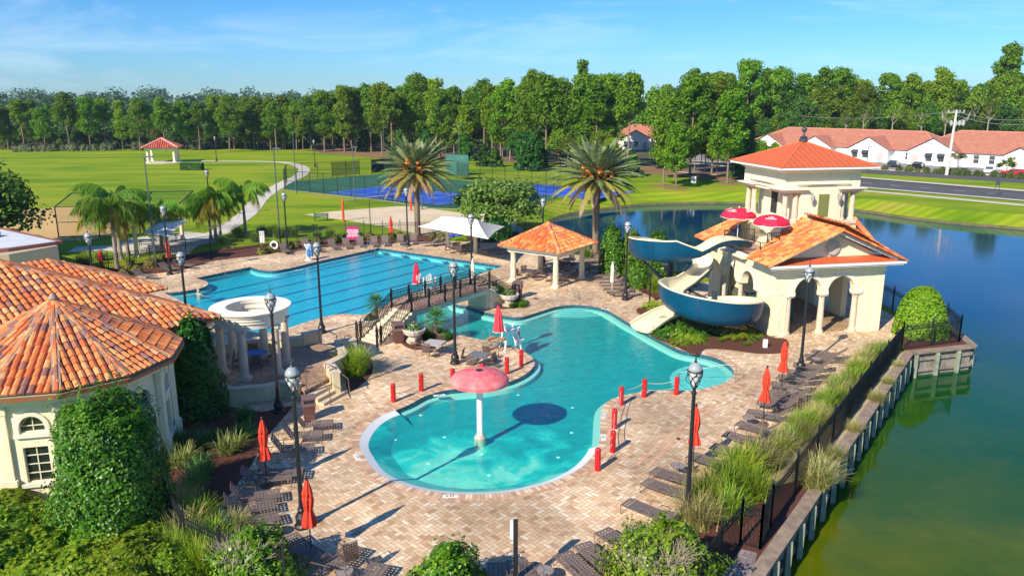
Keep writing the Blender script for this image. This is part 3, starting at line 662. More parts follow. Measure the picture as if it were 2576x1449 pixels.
# quoins on the front corner
k = MB()
for i in range(10):
    w = .62 if i % 2 == 0 else .46; k.box(-.035, w, -.035, .0, .12 + i*.43, .12 + (i+1)*.43 - .012)
    k.box(-.035, 0, .0, w * .6, .12 + i*.43, .12 + (i+1)*.43 - .012)
k.build('quoin', M_stucco, B)
k = MB(); k.box(7.1, 7.585, -.03, 0, .05, 3.85); k.build('corner_pier', M_stucco, B)
k = MB(); k.box(-.06, 7.61, -.06, -.001, 3.95, 4.45); k.box(-.06, -.001, -.001, 9.2, 3.95, 4.45); k.box(7.551, 7.61, -.001, 9.2, 3.95, 4.45)
k.box(-.5, 8.05, -.55, -.06, 4.46, 4.56); k.build('frieze', M_stucco, B)
k = MB(); k.box(-.72, 8.27, -.78, -.55, 4.50, 4.66); k.box(-.84, 8.39, -.86, -.76, 4.60, 4.74); k.build('gutter', M_white, B)
# the pent roof of sheet metal across the gable foot, and the gable
k = MB(); k.add([(-.7,-.76,4.68),(8.25,-.76,4.68),(7.6,.12,5.02),(-.1,.12,5.02)], [(0,1,2,3)]); k.add([(-.7,-.76,4.66),(8.25,-.76,4.66),(7.6,.12,4.9),(-.1,.12,4.9)], [(3,2,1,0)]); k.build('pent_roof', M_metalroof, B)
k = MB(); k.wallpoly([(0,4.45),(7.55,4.45),(7.55,4.8),(3.78,6.55),(0,4.8)], [], TM(0, .14), .2); recalc(k.build('gable', M_stucco, B))
k = MB(); k.lathe([(.02,.0),(.44,.0),(.47,-.05),(.42,-.07),(.38,-.06),(.36,-.075),(.1,-.08),(.02,-.1)], 28)
med = k.build('medallion', mat('carved_stone', (.66,.60,.50), (.45,.40,.33), scale=14, rough=.85, bump=1, bs=18), B); med.rotation_euler = (R(-90), 0, 0); med.location = (3.78, .08, 5.6)
med.rotation_euler = (R(90), 0, 0); med.location = (3.78, .04, 5.6); med.scale = (1, 1, -1)
RX, RZ, EZ = 3.78, 6.78, 4.72
t_, b_ = MB(), MB(); mo = MB()
k = MB()
for s in (-1, 1):      # raking cornice under the roof edge
    k.beam((RX, -.45, RZ - .17), (RX + s*4.55, -.45, EZ - .06), .16, .16)
k.build('raking_cornice', M_white, B)
tiles(t_, b_, [(-.95, 2.0, EZ), (-.95, -.8, EZ), (RX, -.8, RZ), (RX, 3.8, RZ)])
tiles(t_, b_, [(8.45, -.8, EZ), (8.45, 3.0, EZ), (RX + 2.6, 3.8, EZ + 1.12), (RX, 3.8, RZ), (RX, -.8, RZ)])
tiles(t_, b_, [(8.45, -.8, EZ), (8.45, 9.9, EZ), (7.86, 9.9, 5.1), (7.86, 5.0, 6.9)]) if 0 else None
tiles(t_, b_, [(8.45, 1.5, EZ), (10.0, 10.6, EZ), (7.86, 9.6, 6.6), (7.86, 4.2, 6.7)])
tiles(t_, b_, [(-.95, 9.8, EZ), (-.95, 7.3, EZ), (2.3, 8.2, 6.2), (2.3, 9.3, 6.2)]) 
tiles(t_, b_, [(-.95, 9.8, EZ), (2.0, 11.2, EZ), (2.3, 9.4, 6.3)])
t_.build('roof_tiles', M_tile2, B); b_.build('roof', M_mortar, B)
k = MB(); ridge(k, (RX, -.8, RZ), (RX, 3.9, RZ)); ridge(k, (-.95, -.78, EZ), (RX, -.78, RZ), .15); ridge(k, (8.45, -.78, EZ), (RX, -.78, RZ), .15); ridge(k, (8.0, 1.2, EZ + .3), (7.9, 4.3, 6.75)); ridge(k, (-.95, 9.8, EZ), (2.3, 9.35, 6.25))
k.build('ridge_tiles', M_tile2, B)
# balcony
k = MB(); k.box(-.1, 2.4, 1.95, 7.4, 4.45, 4.6); k.box(-.5, 2.4, 3.4, 6.8, 4.36, 4.449); k.build('balcony', M_trim, B)
k = MB(); k.box(-.02, 2.38, 2.05, 7.3, 4.6, 4.62); k.build('balcony_floor', mat('balcony_floor', (.62,.42,.34)), B)
def railing(mb, pts, h=1.05, z0=4.62, gap=.13, post=.05):
    for a, b_ in zip(pts, pts[1:]):
        a, b_ = Vector((*a, z0)), Vector((*b_, z0)); n = max(1, round((b_ - a).length / gap))
        mb.beam(a + Vector((0,0,h)), b_ + Vector((0,0,h)), .05, .04); mb.beam(a + Vector((0,0,.1)), b_ + Vector((0,0,.1)), .03)
        for i in range(n + 1):
            p = a + (b_ - a) * (i / n); w = post if i in (0, n) else .018
            mb.beam(p, p + Vector((0,0,h)), w)
M_bronzer = mat('balcony_iron', (.05,.035,.025), rough=.5)
k = MB(); railing(k, [(.02,4.7),(.02,2.1),(2.3,2.1)]); railing(k, [(.02,5.9),(.02,7.2),(2.3,7.2)]); railing(k, [(1.3,2.1),(1.3,3.6),(2.3,3.6)], 1.4); k.build('balcony_railing', M_bronzer, B)
# the tower itself
TX, TY, TS = 2.34, 3.8, 5.5
k = MB()
k.box(TX+1.25, TX+4.25, TY, TY+TS, 4.4, 8.8); k.box(TX+4.25, TX+TS-.02, TY+1.7, TY+3.8, 4.4, 8.8); k.box(TX+.9, TX+1.25, TY+1.9, TY+TS-1.3, 4.4, 8.8)
for ax in (TX, TX + TS - 1.35):
    for ay in (TY, TY + TS - 1.35): k.box(ax, ax + 1.35, ay, ay + 1.35, 4.4, 6.42)
k.box(TX, TX+1.35, TY+1.35, TY+TS-1.35, 4.4, 5.2)
k.build('tower_wall', M_stucco, B)
k = MB(); k.box(TX, TX+TS, TY, TY+TS, 8.8, 10.12); k.build('upper_wall', M_stucco, B)
k = MB()
for ax in (TX, TX + TS - 1.35):
    for ay in (TY, TY + TS - 1.35): k.box(ax - .1, ax + 1.45, ay - .1, ay + 1.45, 6.42, 6.55)
k.build('ledge', M_stone, B)
def awn(mb, x0, x1, y0, y1, z, h=.22, o=.32):   # moulded entablature, wider at its top
    a = [(x0,y0,z),(x1,y0,z),(x1,y1,z),(x0,y1,z)]; b_ = [(x0-o,y0-o,z+h),(x1+o,y0-o,z+h),(x1+o,y1+o,z+h),(x0-o,y1+o,z+h)]; c = [(p[0],p[1],z+h+.07) for p in b_]
    mb.add(a + b_ + c, [(3,2,1,0)] + [(i, (i+1)%4, 4+(i+1)%4, 4+i) for i in range(4)] + [(4+i, 4+(i+1)%4, 8+(i+1)%4, 8+i) for i in range(4)] + [(8,9,10,11)])
k = MB()
for ax in (TX - .02, TX + TS - 1.33):
    for ay in (TY - .02, TY + TS - 1.33): awn(k, ax, ax + 1.35, ay, ay + 1.35, 8.56)
k.box(TX+.1, TX+.5, TY+1.3, TY+TS-1.3, 8.58, 8.8)
k.build('entablature', M_trim, B)
k = MB(); awn(k, TX + 1.1, TX + 4.4, TY + .1, TY + .35, 8.92, .2, .3); awn(k, TX + .1, TX + .35, TY + 1.4, TY + 4.1, 8.92, .2, .3); k.build('cornice', M_trim, B)
for ax, ay in ((TX+.28,TY+.25),(TX+1.02,TY+.25),(TX+.28,TY+TS-.28),(TX+.28,TY+TS-1.1),(TX+TS-1.05,TY+.25),(TX+TS-.28,TY+.25),(TX+TS-.28,TY+TS-.3),(TX+TS-.28,TY+1.05)):
    column('column', ax, ay, 6.55, 8.45, .19, B)
k = MB(); k.box(TX + 2.55, TX + 3.3, TY - .035, TY - .001, 6.95, 8.45); kk = MB(); kk.box(TX + .87, TX + .899, TY + 2.3, TY + 3.1, 6.9, 8.4); kk.build('opening_shade', M_dark, B)  # dark panel on the recessed wall paints its shaded opening
for i in range(4): k.box(TX + 2.56, TX + 3.29, TY - .045, TY - .036, 7.3 + i*.3, 7.31 + i*.3)
k.build('shutter', mat('green_shutter', (.22,.24,.07), (.18,.20,.06), scale=6), B)
for x in (TX + 1.95, TX + 3.9):
    k = MB(); k.lathe([(.03,.32),(.09,.28),(.13,.2),(.12,.02),(.07,-.12),(.02,-.18)], 8, (x, TY - .28, 8.1)); k.tube([(x, TY, 8.2), (x, TY-.12, 8.55), (x, TY-.28, 8.6), (x, TY-.28, 8.42)], .02, 5); k.tube([(x, TY, 8.0), (x, TY-.15, 7.85), (x, TY-.28, 7.9)], .02, 5)
    k.build('wall_lantern', mat('pale_iron', (.45,.43,.40), (.25,.25,.24), scale=15, rough=.5), B)
# metal roof
EW = 7.0; ex0, ey0 = TX - .75, TY - .75; ec = (ex0 + EW/2, ey0 + EW/2); ez, az = 10.27, 11.78
k = MB(); awn(k, TX - .02, TX + TS + .02, TY - .02, TY + TS + .02, 9.86, .28, .5); k.box(ex0, ex0+EW, ey0, ey0+EW, 10.215, 10.27); k.build('eaves', M_trim, B)
k = MB(); k.box(ex0-.06, ex0+EW+.06, ey0-.06, ey0, 10.13, 10.25); k.box(ex0-.06, ex0, ey0, ey0+EW, 10.13, 10.25); k.box(ex0+EW, ex0+EW+.06, ey0, ey0+EW, 10.13, 10.25); k.build('gutter', M_white, B)
cs = [(ex0-.08,ey0-.08,ez),(ex0+EW+.08,ey0-.08,ez),(ex0+EW+.08,ey0+EW+.08,ez),(ex0-.08,ey0+EW+.08,ez)]; apx = (ec[0], ec[1], az)
k = MB(); k.add(cs + [apx], [(0,1,4),(1,2,4),(2,3,4),(3,0,4)])
rb = MB()
for s in range(4):
    a, b_ = Vector(cs[s]), Vector(cs[(s+1) % 4]); ap = Vector(apx); mid_ = (a + b_) / 2; hl = (b_ - a).length / 2; e = (b_ - a).normalized()
    for i in range(-8, 9):
        off = i * .42
        if abs(off) > hl: continue
        f = 1 - abs(off) / hl; st = mid_ + e * off; en = st + (ap - mid_) * f
        rb.beam(st + Vector((0,0,.012)), en + Vector((0,0,.012)), .03, .045)
    rb.beam(a, ap + Vector((0,0,.01)), .11, .05)
k.build('metal_roof', M_metalroof, B); rb.build('seam', mat('red_metal_seam', (.66,.17,.06), rough=.4), B)
k = MB(); k.lathe([(.3,0),(.3,.12),(.2,.2),(.28,.26),(.1,.36),(.06,.5),(.06,.6),(.15,.68),(.19,.78),(.15,.88),(.04,.96),(.015,1.1),(.012,2.3)], 14, (ec[0], ec[1], az - .02)); k.build('finial', mat('finial_lead', (.10,.11,.13), rough=.35, metal=.5), B)
# ================================================================ tiled pavilion
pc, pr = Vector((2.96, 62.65, 0)), R(55)
B = thing('pavilion', pc, pr, 'square open pavilion with four columns and clay tile roof by the lap pool', 'pavilion')
for sx in (-1, 1):
    for sy in (-1, 1): column('column', sx*2.05, sy*2.05, 0, 2.45, .23, B, mat('cream_column', (.80,.68,.48), (.72,.60,.42), scale=2, rough=.8))
k = MB(); k.box(-2.4, 2.4, -2.4, -1.75, 2.55, 2.86); k.box(-2.4, 2.4, 1.75, 2.4, 2.55, 2.86); k.box(-2.4, -1.75, -1.75, 1.75, 2.55, 2.86); k.box(1.75, 2.4, -1.75, 1.75, 2.55, 2.86); k.box(-2.75, 2.75, -2.75, 2.75, 2.86, 2.93); k.build('beam', M_trim, B)
k = MB(); 
for s in (-1, 1): k.box(-2.86, 2.86, s*2.8-.05, s*2.8+.05, 2.9, 3.02); k.box(s*2.8-.05, s*2.8+.05, -2.74, 2.74, 2.9, 3.02)
k.build('fascia', M_white, B)
t_, b_, r_ = MB(), MB(), MB(); h = 2.95; q = [(-h,-h,2.98),(h,-h,2.98),(h,h,2.98),(-h,h,2.98)]; ap = (0,0,4.72)
for i in range(4): tiles(t_, b_, [q[i], q[(i+1) % 4], ap], .24, .36); ridge(r_, q[i], ap, .17)
t_.build('roof_tiles', M_tile2, B); b_.build('roof', M_mortar, B); r_.build('ridge_tiles', M_tile, B)
# ================================================================ rotunda on its terrace
TZ = .62
tp = [(-14.4,36.2),(-13.8,35.5),(-12.2,36.0),(-11.57,36.7),(-10.45,36.1),(-10.06,35.7),(-9.28,37.5),(-9.05,38.2),(-9.15,40.2),(-9.5,41.4),(-9.13,42.1),(-11.5,43.8),(-12.2,43.0),(-12.8,42.9),(-14.3,42.8),(-15.8,41.8),(-16.9,41.2),(-17.4,38.5),(-15.9,36.9)]
B = thing('terrace', (-13, 39, 0), 0, 'raised paved terrace with cream parapet walls and railed steps under the rotunda', 'terrace')
L_ = lambda p: (p[0] + 13, p[1] - 39)
k = MB(); k.slab([(q.x+13, q.y-39) for q in offset([Vector((*p,0)) for p in tp], -.16)], -.3, TZ); recalc(k.build('terrace_floor', paver('terrace_pavers', [(.48,.30,.20),(.40,.24,.15),(.56,.38,.26),(.34,.20,.13)], rot=45), B))
def parapet(mb, cap, pts, z0, z1, w=.34, cw=.46, ct=.09):
    pts = [Vector((*L_(p), 0)) for p in pts]; n = len(pts); l, r = [], []
    def sides(d):
        a, b_ = [], []
        for i, p in enumerate(pts):
            t = pts[min(i+1, n-1)] - pts[max(i-1, 0)]; t.normalize(); q = Vector((-t.y, t.x, 0)) * d / 2; a.append(p + q); b_.append(p - q)
        return a + b_[::-1]
    mb.slab(sides(w)[::-1], z0, z1); cap.slab(sides(cw)[::-1], z1, z1 + ct)
w1, c1_ = MB(), MB()
parapet(w1, c1_, [(-15.7,37.1),(-14.45,36.3),(-13.8,35.75),(-12.25,36.15),(-11.6,36.75),(-10.55,36.25)], -.3, .72, .3, .42)
parapet(w1, c1_, [(-8.8,36.75),(-9.38,37.95)], -.1, 1.18); 
cv = [Vector((*p, 0)) for p in ((-9.38,37.95),(-9.62,38.3),(-9.4,38.9),(-9.15,39.6),(-9.2,40.3),(-9.6,41.2),(-9.75,41.6))]
parapet(w1, c1_, [(p.x, p.y) for p in catmull(cv, 3, closed=False)], -.1, 1.10, .3, .44)
parapet(w1, c1_, [(-9.9,41.55),(-8.9,42.15)], -.1, 1.28)
parapet(w1, c1_, [(-11.3,43.85),(-12.2,43.15)], -.1, 1.24)
parapet(w1, c1_, [(p.x, p.y) for p in catmull([Vector((*p, 0)) for p in ((-12.2,43.15),(-12.8,42.9),(-14.3,42.85),(-15.8,41.9),(-16.9,41.3))], 3, closed=False)], -.1, 1.1, .3, .44)
recalc(w1.build('parapet_wall', mat('terrace_stucco', (.66,.58,.36), (.60,.50,.28), scale=1.5, rough=.9, bump=.3, bs=30), B)); recalc(c1_.build('wall_cap', M_stone, B))
k = MB(); k.flat([(1.35,-3.06),(.55,-3.27),(.62,-3.16),(1.3,-3.0)], .4); 
def steps(name, a, b_, out, n, z):
    """n steps down from the edge a-b towards out"""
    k = MB(); a, b_, out = Vector((*L_(a),0)), Vector((*L_(b_),0)), Vector((*out,0)).normalized()
    for i in range(n):
        zt = z * (n - i) / (n + 1); p = [a + out * (.34*i - .02), b_ + out * (.34*i - .02), b_ + out * .34*(i+1), a + out * .34*(i+1)]
        k.slab([(q.x, q.y) for q in p][::-1] if area(p) < 0 else [(q.x, q.y) for q in p], -.05, zt)
    return recalc(k.build(name, mat('limestone_step', (.70,.55,.36), (.58,.43,.27), scale=3, rough=.85), B))
steps('steps', (-10.1,35.75), (-9.3,37.5), (.92,-.4), 3, TZ)
steps('steps', (-9.2,42.1), (-11.4,43.7), (.55,.83), 3, TZ)
def handrail(pts, r=.024, n=6, m=M_bronze, p=None): 
    k = MB(); k.tube(pts, r, n); return k.build('handrail', m, p)
for a, d in (((-9.9,35.9),(.92,-.4)), ((-9.25,37.25),(.92,-.4)), ((-9.35,42.2),(.55,.83)), ((-11.1,43.45),(.55,.83))):
    x, y = L_(a); handrail([(x-.25*d[0], y-.25*d[1], TZ), (x-.25*d[0], y-.25*d[1], TZ+.9), (x+.02, y, TZ+.88), (x+1.1*d[0], y+1.1*d[1], .88), (x+1.15*d[0], y+1.15*d[1], 0)], p=B)
B = thing('rotunda', (-13.65, 39.1, TZ), 0, 'round stone ring beam carried on six columns over the terrace', 'rotunda')
k = MB(); k.lathe([(1.25,3.47),(2.04,3.47),(2.06,3.44),(2.02,3.36),(1.93,3.32),(1.93,3.24),(1.86,3.20),(1.86,3.08),(1.80,3.05),(1.80,2.92),(1.72,2.88),(1.70,2.62),(1.36,2.62),(1.36,2.9),(1.30,3.0),(1.30,3.2),(1.25,3.3),(1.25,3.47)], 56, cap=False)
k.build('ring_beam', mat('weathered_stone', (.84,.78,.66), (.70,.55,.36), scale=2.4, rough=.85, bump=.3, lo=.5, hi=.8), B, smooth=False)
k = MB(); k.lathe([(1.24,3.472),(2.03,3.472)], 56, cap=False); k.build('ring_top', mat('peeling_paint', (.86,.85,.82), (.28,.25,.21), scale=4.5, rough=.9, lo=.63, hi=.67), B)
for i in range(6):
    a = R(-90 + 60*i); column('column', 1.66*cos(a), 1.66*sin(a), 0, 2.52, .215, B, mat('cast_stone_column', (.66,.55,.42), (.56,.45,.34), scale=2, rough=.85))
# ================================================================ clubhouse
B = thing('clubhouse', (-18.34, 29.97, 0), 0, 'cream stucco clubhouse with a many sided turret and clay barrel tile roofs', 'building')
cR, N12 = 4.54, 12; EZc = 4.38
ang = [R(-90 - 13 + 13 + 28 - 15 + 30*i) for i in range(12)]      # corner directions
def crn(r, i, z): a = R(-92 + 30*i); return Vector((r*cos(a), r*sin(a), z))
t_, b_, r_, mo = MB(), MB(), MB(), MB(); ap = Vector((0, 0, 6.72))
for i in range(12):
    tiles(t_, b_, [crn(cR, i, EZc), crn(cR, i+1, EZc), ap], .27, .40); ridge(r_, crn(cR, i, EZc + .02), ap, .13, mortar=mo)
t_.build('roof_tiles', M_tile, B); b_.build('turret_roof', M_mortar, B); r_.build('ridge_tiles', M_tile, B); t_, b_, r_ = MB(), MB(), MB()
# long wings behind the turret: one slope each side of the hips
def V_(x, y, z): return Vector((x + 18.34, y - 29.97, z))
Zc = 4.38
c1p = V_(-14.0, 35.85, Zc); ea = V_(-17.6, 31.2, Zc); h1 = V_(-26.5, 34.2, 8.2); h0 = V_(-34, 28.5, 8.2)
tiles(t_, b_, [V_(-27, 19.2, Zc), c1p, h1, V_(-35.5, 22.6, 8.2)], .29, .42)
tiles(t_, b_, [c1p, V_(-22.6, 42.5, Zc), h1], .29, .42)
ridge(r_, c1p, h1, .15, mortar=mo)
t_.build('roof_tiles', M_tile, B); b_.build('roof', M_mortar, B); r_.build('ridge_tiles', M_tile, B); t_, b_, r_ = MB(), MB(), MB()
c2 = V_(-18.6, 40.6, Zc + .2); h2 = V_(-24.3, 40.0, 6.25)
tiles(t_, b_, [V_(-23.9, 33.8, Zc+.2), c2, h2, V_(-29, 34.2, 6.25)], .29, .42)
tiles(t_, b_, [c2, V_(-24.6, 45.4, Zc+.2), h2], .29, .42)
ridge(r_, c2, h2, .15, mortar=mo)
t_.build('roof_tiles', M_tile, B); b_.build('roof', M_mortar, B); r_.build('ridge_tiles', M_tile, B); mo.build('mortar_bed', M_mortar, B)
k = MB(); k.lathe([(.16,0),(.2,.1),(.12,.2),(.05,.26)], 10, (0,0,6.72)); k.build('finial', M_mortar, B)
# gutters and soffits
M_copper = mat('copper_gutter', (.42,.11,.04), (.30,.15,.08), scale=2, rough=.45, metal=.3)
k = MB(); k2 = MB(); k3 = MB()
for i in range(12):
    a, c = crn(cR+.05, i, 4.25), crn(cR+.05, i+1, 4.25); k.beam(a, c, .13, .15)
    k3.add([crn(cR-.12, i, 4.36), crn(cR-.12, i+1, 4.36), crn(cR+.1, i+1, 4.32), crn(cR+.1, i, 4.32)], [(0,1,2,3)])
    k2.add([crn(4.0, i, 4.0), crn(4.0, i+1, 4.0), crn(cR, i+1, 4.2), crn(cR, i, 4.2)], [(3,2,1,0)]); k2.add([crn(4.02, i, 3.8), crn(4.02, i+1, 3.8), crn(4.02, i+1, 4.1), crn(4.02, i, 4.1)], [(0,1,2,3)])
k.beam(V_(-19.5, 28.8, 4.27), c1p - Vector((0,0,.1)), .12, .12); k.beam(c1p - Vector((0,0,.1)), V_(-22.6,42.5,4.27), .12, .12)
k.build('gutter', M_copper, B); k2.build('soffit', M_stucco, B); k3.build('gutter_flashing', mat('weathered_flashing', (.30,.33,.20), (.45,.42,.34), scale=3), B)
k = MB(); q = (c1p - V_(-27,19.2,Zc)).normalized(); k.beam(V_(-21, 27.6, 4.15) + Vector((-.5,.4,0)), c1p + Vector((-.5,.1,-.25)), .3, .4); k.build('fascia', M_stucco, B)
# walls with their windows
rw = 3.95; k = MB(); kp = MB(); kt = MB()
M_frame = mat('window_frame', (.72,.68,.52), rough=.6)
for i in range(12):
    a, c = crn(rw, i, 0), crn(rw, i+1, 0); e = (c - a).normalized(); L2 = (c - a).length; n = Vector((e.y, -e.x, 0))
    M = Matrix(((e.x, -n.x, 0, a.x), (e.y, -n.y, 0, a.y), (0, 0, 1, 0), (0, 0, 0, 1)))
    vis = i in (9, 10, 11, 0, 1, 2, 3)
    cx = L2 / 2; win = [(cx-.42,.75),(cx+.42,.75),(cx+.42,2.15),(cx-.42,2.15)]; lun = [(cx+.42,2.72)] + arch_pts(cx, .42, 2.95, 8) + [(cx-.42,2.72)]
    k.wallpoly([(0,0),(L2,0),(L2,4.1),(0,4.1)], [win, lun] if vis else [], M, .25)
    if vis:
        kt = MB(); archivolt(kt, M, cx, .42, 2.95, .16, .07)
        def bx(mb, x0, x1, y0, y1, z0, z1): mb.box(x0, x1, y0, y1, z0, z1, M)
        bx(kt, cx-.62, cx+.62, -.12, .0, 2.56, 2.70); bx(kt, cx-.6, cx+.6, -.12, 0, .6, .74); bx(kt, cx-.58, cx-.43, -.06, 0, 2.71, 2.95); bx(kt, cx+.43, cx+.58, -.06, 0, 2.71, 2.95)
        wo = MB(); bx(wo, cx-.42, cx+.42, .13, .14, .75, 2.15); wo.wallpoly(lun, [], M @ Matrix.Translation((0,.13,0)), .01)
        w = wo.build('window', M_glass, B); recalc(kt.build('window_moulding', M_trim, w))
        fr = MB()
        for x in (cx-.41, cx, cx+.41): bx(fr, x-.018, x+.018, .09, .128, .75, 2.15)
        for z in (.77, 1.1, 1.45, 1.8, 2.13): bx(fr, cx-.41, cx+.41, .085, .127, z-.015, z+.015)
        bx(fr, cx-.015, cx+.015, .09, .128, 2.72, 3.36); bx(fr, cx-.41, cx+.41, .085, .127, 2.95, 2.98); bx(fr, cx-.41, cx+.41, .085, .127, 2.72, 2.76)
        for s in (-1, 1):
            pts = [M @ Vector((cx + s*.41*(1-t)**1.0 * (1) - s*.0, .11, 2.97 + .36*sin(t*pi/2))) for t in (0,.25,.5,.75,1)]; fr.tube(pts, .014, 4)
        fr.build('window_frame', M_frame, w)
    # pilasters at the corners
    kp = MB(); kp.box(-.24, .24, -.12, .1, .0, 3.8, M); kp.box(-.32, .32, -.2, .1, .0, .95, M); kp.box(-.27, .27, -.15, .1, 3.5, 3.78, M); kp.build('pilaster', M_stucco, B)
recalc(k.build('wall', M_stucco, B)); 
k = MB(); k.lathe([(3.7,.02),(3.7,.06)], 12); k.build('room_floor', mat('carpet', (.10,.04,.03), (.16,.13,.08), scale=2, rough=.9), B)
# main wing walls
k = MB(); a = V_(-15.2, 35.5, 0); k.slab([(p.x, p.y) for p in (V_(-20,30,0), V_(-15.6,35.6,0), V_(-22.8,41.2,0), V_(-36,38,0), V_(-36,24,0))], 0, 4.2); recalc(k.build('wing_wall', M_stucco, B))
k = MB(); k.slab([(p.x, p.y) for p in (V_(-20.0,40.0,0), V_(-24.8,44.0,0), V_(-28,41,0), V_(-28,36,0))], 0, 4.4); recalc(k.build('wing_wall', M_stucco, B))
# ================================================================ flat roofed annex on the left
B = thing('annex', P(70, 690), 0, 'small cream outbuilding with a white membrane roof and red parapet behind the clubhouse roof', 'building')
oz = B.location
def lv(u, v, z): p = P(u, v, z); return Vector((p.x - oz.x, p.y - oz.y, z))
k = MB(); zz = 3.35; q = [lv(145, 618, zz), lv(22, 640, zz), lv(-160, 655, zz), lv(-160, 540, zz), lv(0, 578, zz)]
k.slab([(p.x, p.y) for p in q][::-1], 0, zz); recalc(k.build('wall', mat('annex_stucco', (.62,.52,.34), (.56,.46,.30), scale=2), B))
k = MB()
q2 = [lv(158, 606, 3.6), lv(20, 626, 3.6), lv(-180, 645, 3.6), lv(-180, 530, 3.6), lv(0, 572, 3.6)]
in_ = [Vector((p.x, p.y, 3.62)) for p in offset(q2, -.45)]
k.slab([(p.x, p.y) for p in q2], 3.36, 3.6); strip(k, q2, in_, 3.6, 3.62) if 0 else None
recalc(k.build('parapet', mat('parapet_red', (.36,.13,.09), (.30,.10,.07), scale=3), B))
k = MB(); k.flat([(p.x, p.y) for p in in_], 3.61); k.build('roof_membrane', mat('white_membrane', (.72,.74,.78), (.60,.63,.68), scale=.6), B)
k = MB()
for i in range(4): k.box(-1.9, -.9 + .1*i, -3.6 + .5*i, -3.25 + .5*i, 3.62, 4.3 - .1*i)
k.build('roof_unit', mat('aluminium', (.55,.58,.62), rough=.35, metal=.6), B)
# ================================================================ water slide
M_sblue = mat('slide_blue', (.002,.070,.145), (.002,.058,.12), scale=1, rough=.35, spec=.25)
M_scream = mat('slide_cream', (.82,.74,.52), rough=.35, spec=.4)
SL = thing('water_slide', (11.5, 50, 0), 0, 'spiral water slide of blue flume with cream inside, held on dark posts beside the tower', 'water slide')
sp_ = [(15.9,51.9,4.78),(14.9,51.5,5.0),(13.7,51.1,4.95),(12.5,50.95,4.35),(11.0,51.0,4.0),(9.5,51.7,3.86),(8.9,53.2,3.75),(9.5,54.7,3.6),(11,55.3,3.4),(12.6,55.0,3.22),(13.5,53.8,3.0),(13.0,52.3,2.72),(11.6,50.5,2.32),(10.45,49.1,2.0),(10.1,47.6,1.75),(10.7,46.0,1.55),(12.0,45.2,1.35),(13.5,45.3,1.2),(14.75,46.3,1.08),(14.9,47.9,1.0),(14.1,49.2,.92),(12.6,49.75,.82),(11,49.5,.72),(9.7,48.7,.55),(8.3,47.5,.14)]
#  wall height left and right of the direction of travel: the outside of each curl is high
hl = [.5,.5,.5,.5,1.5,1.55,1.5,1.3,1.1,.95,.8,.6,.45,.45,.5,.5,.5,.5,.5,.5,.5,.5,.45,.4,.4]
hr = [.5,.5,.5,.5,.5,.5,.5,.5,.5,.5,.5,.5,.6,1.1,1.55,1.65,1.65,1.55,1.45,1.2,.95,.75,.55,.45,.4]
pts = catmull(sp_, 5, closed=False); nS = len(pts)
def ip(a, i): f = i / 5; j = min(int(f), len(a) - 2); return a[j] + (a[j+1] - a[j]) * (f - j)
NR = 13
def section(i, off):
    p = pts[i]; t = pts[min(i+1, nS-1)] - pts[max(i-1, 0)]; t.normalize(); l = Vector((-t.y, t.x, 0)).normalized(); up = Vector((0,0,1)); out = []
    HL, HR = ip(hl, i), ip(hr, i)
    for j in range(NR):
        a = pi * (j / (NR - 1)); c, s = cos(a), sin(a)          # a = 0 : left rim, pi : right rim
        h = HL if c > 0 else HR; x = c * (.62 + off) * (1 + .1 * (h - .5)); z = -s * (.0) 
        zz = h * (1 - s ** .62) if s < 1 else 0
        x *= 1 + .45 * max(0, (i - 108) / 12)
        out.append(p + l * x + up * (zz - off * s * .9) - Vector((11.5, 50, 0)))
    return out
sec_in = [section(i, 0) for i in range(nS)]; sec_out = [section(i, .075) for i in range(nS)]
def shell(secs, name, m, i0=0, i1=nS):
    k = MB(); vs = [v for s in secs[i0:i1] for v in s]; n = i1 - i0
    k.add(vs, [(i*NR+j, i*NR+j+1, (i+1)*NR+j+1, (i+1)*NR+j) for i in range(n-1) for j in range(NR-1)]); return k.build(name, m, SL, smooth=True)
shell(sec_in, 'flume_inside', M_scream); 
shell(sec_out, 'flume_outside', M_sblue, 0, 111); shell(sec_out, 'flume_exit', M_scream, 110, nS)
k = MB()
for j in (0, NR-1):
    vs = []
    for i in range(nS): a, b_ = sec_in[i][j], sec_out[i][j]; o = (b_ - a).normalized() * .04; vs += [a - o*.5 + Vector((0,0,.03)), b_ + o + Vector((0,0,.03)), b_ + o - Vector((0,0,.05)), a - o*.5 - Vector((0,0,.02))]
    k.add(vs, [(i*4+q, i*4+(q+1) % 4, (i+1)*4+(q+1) % 4, (i+1)*4+q) for i in range(nS-1) for q in range(4)])
k.build('flume_rim', M_scream, SL)
k = MB()
for i in range(6, 112, 9):
    so = section(i, .11); so2 = section(min(i+1, nS-1), .11)
    mid2 = [a + (b_ - a) * .22 for a, b_ in zip(so, so2)]
    k.add(so + mid2, [(j, j+1, NR+j+1, NR+j) for j in range(NR-1)])
k.build('joint_flange', mat('slide_flange', (.012,.06,.13), rough=.35), SL)
M_post = mat('dark_post', (.035,.05,.06), rough=.5)
def lpost(u, v, top, r=.2, arms=()):
    k = MB(); p = P(u, v) - Vector((11.5, 50, 0)); k.tube([(p.x, p.y, 0), (p.x, p.y, top)], r, 12)
    for q, z in arms: k.tube([(p.x, p.y, z), (q[0]-11.5, q[1]-50, q[2])], .09, 8)
    return k.build('support_post', M_post, SL)
lpost(1680, 779, 3.55, .24, (((9.2,52.4,3.6),1.6), ((10.4,51.0,3.8),1.9), ((9.3,54.4,3.4),1.9), ((12.8,54.8,3.0),1.9), ((11.0,55.0,3.2),2.1)))
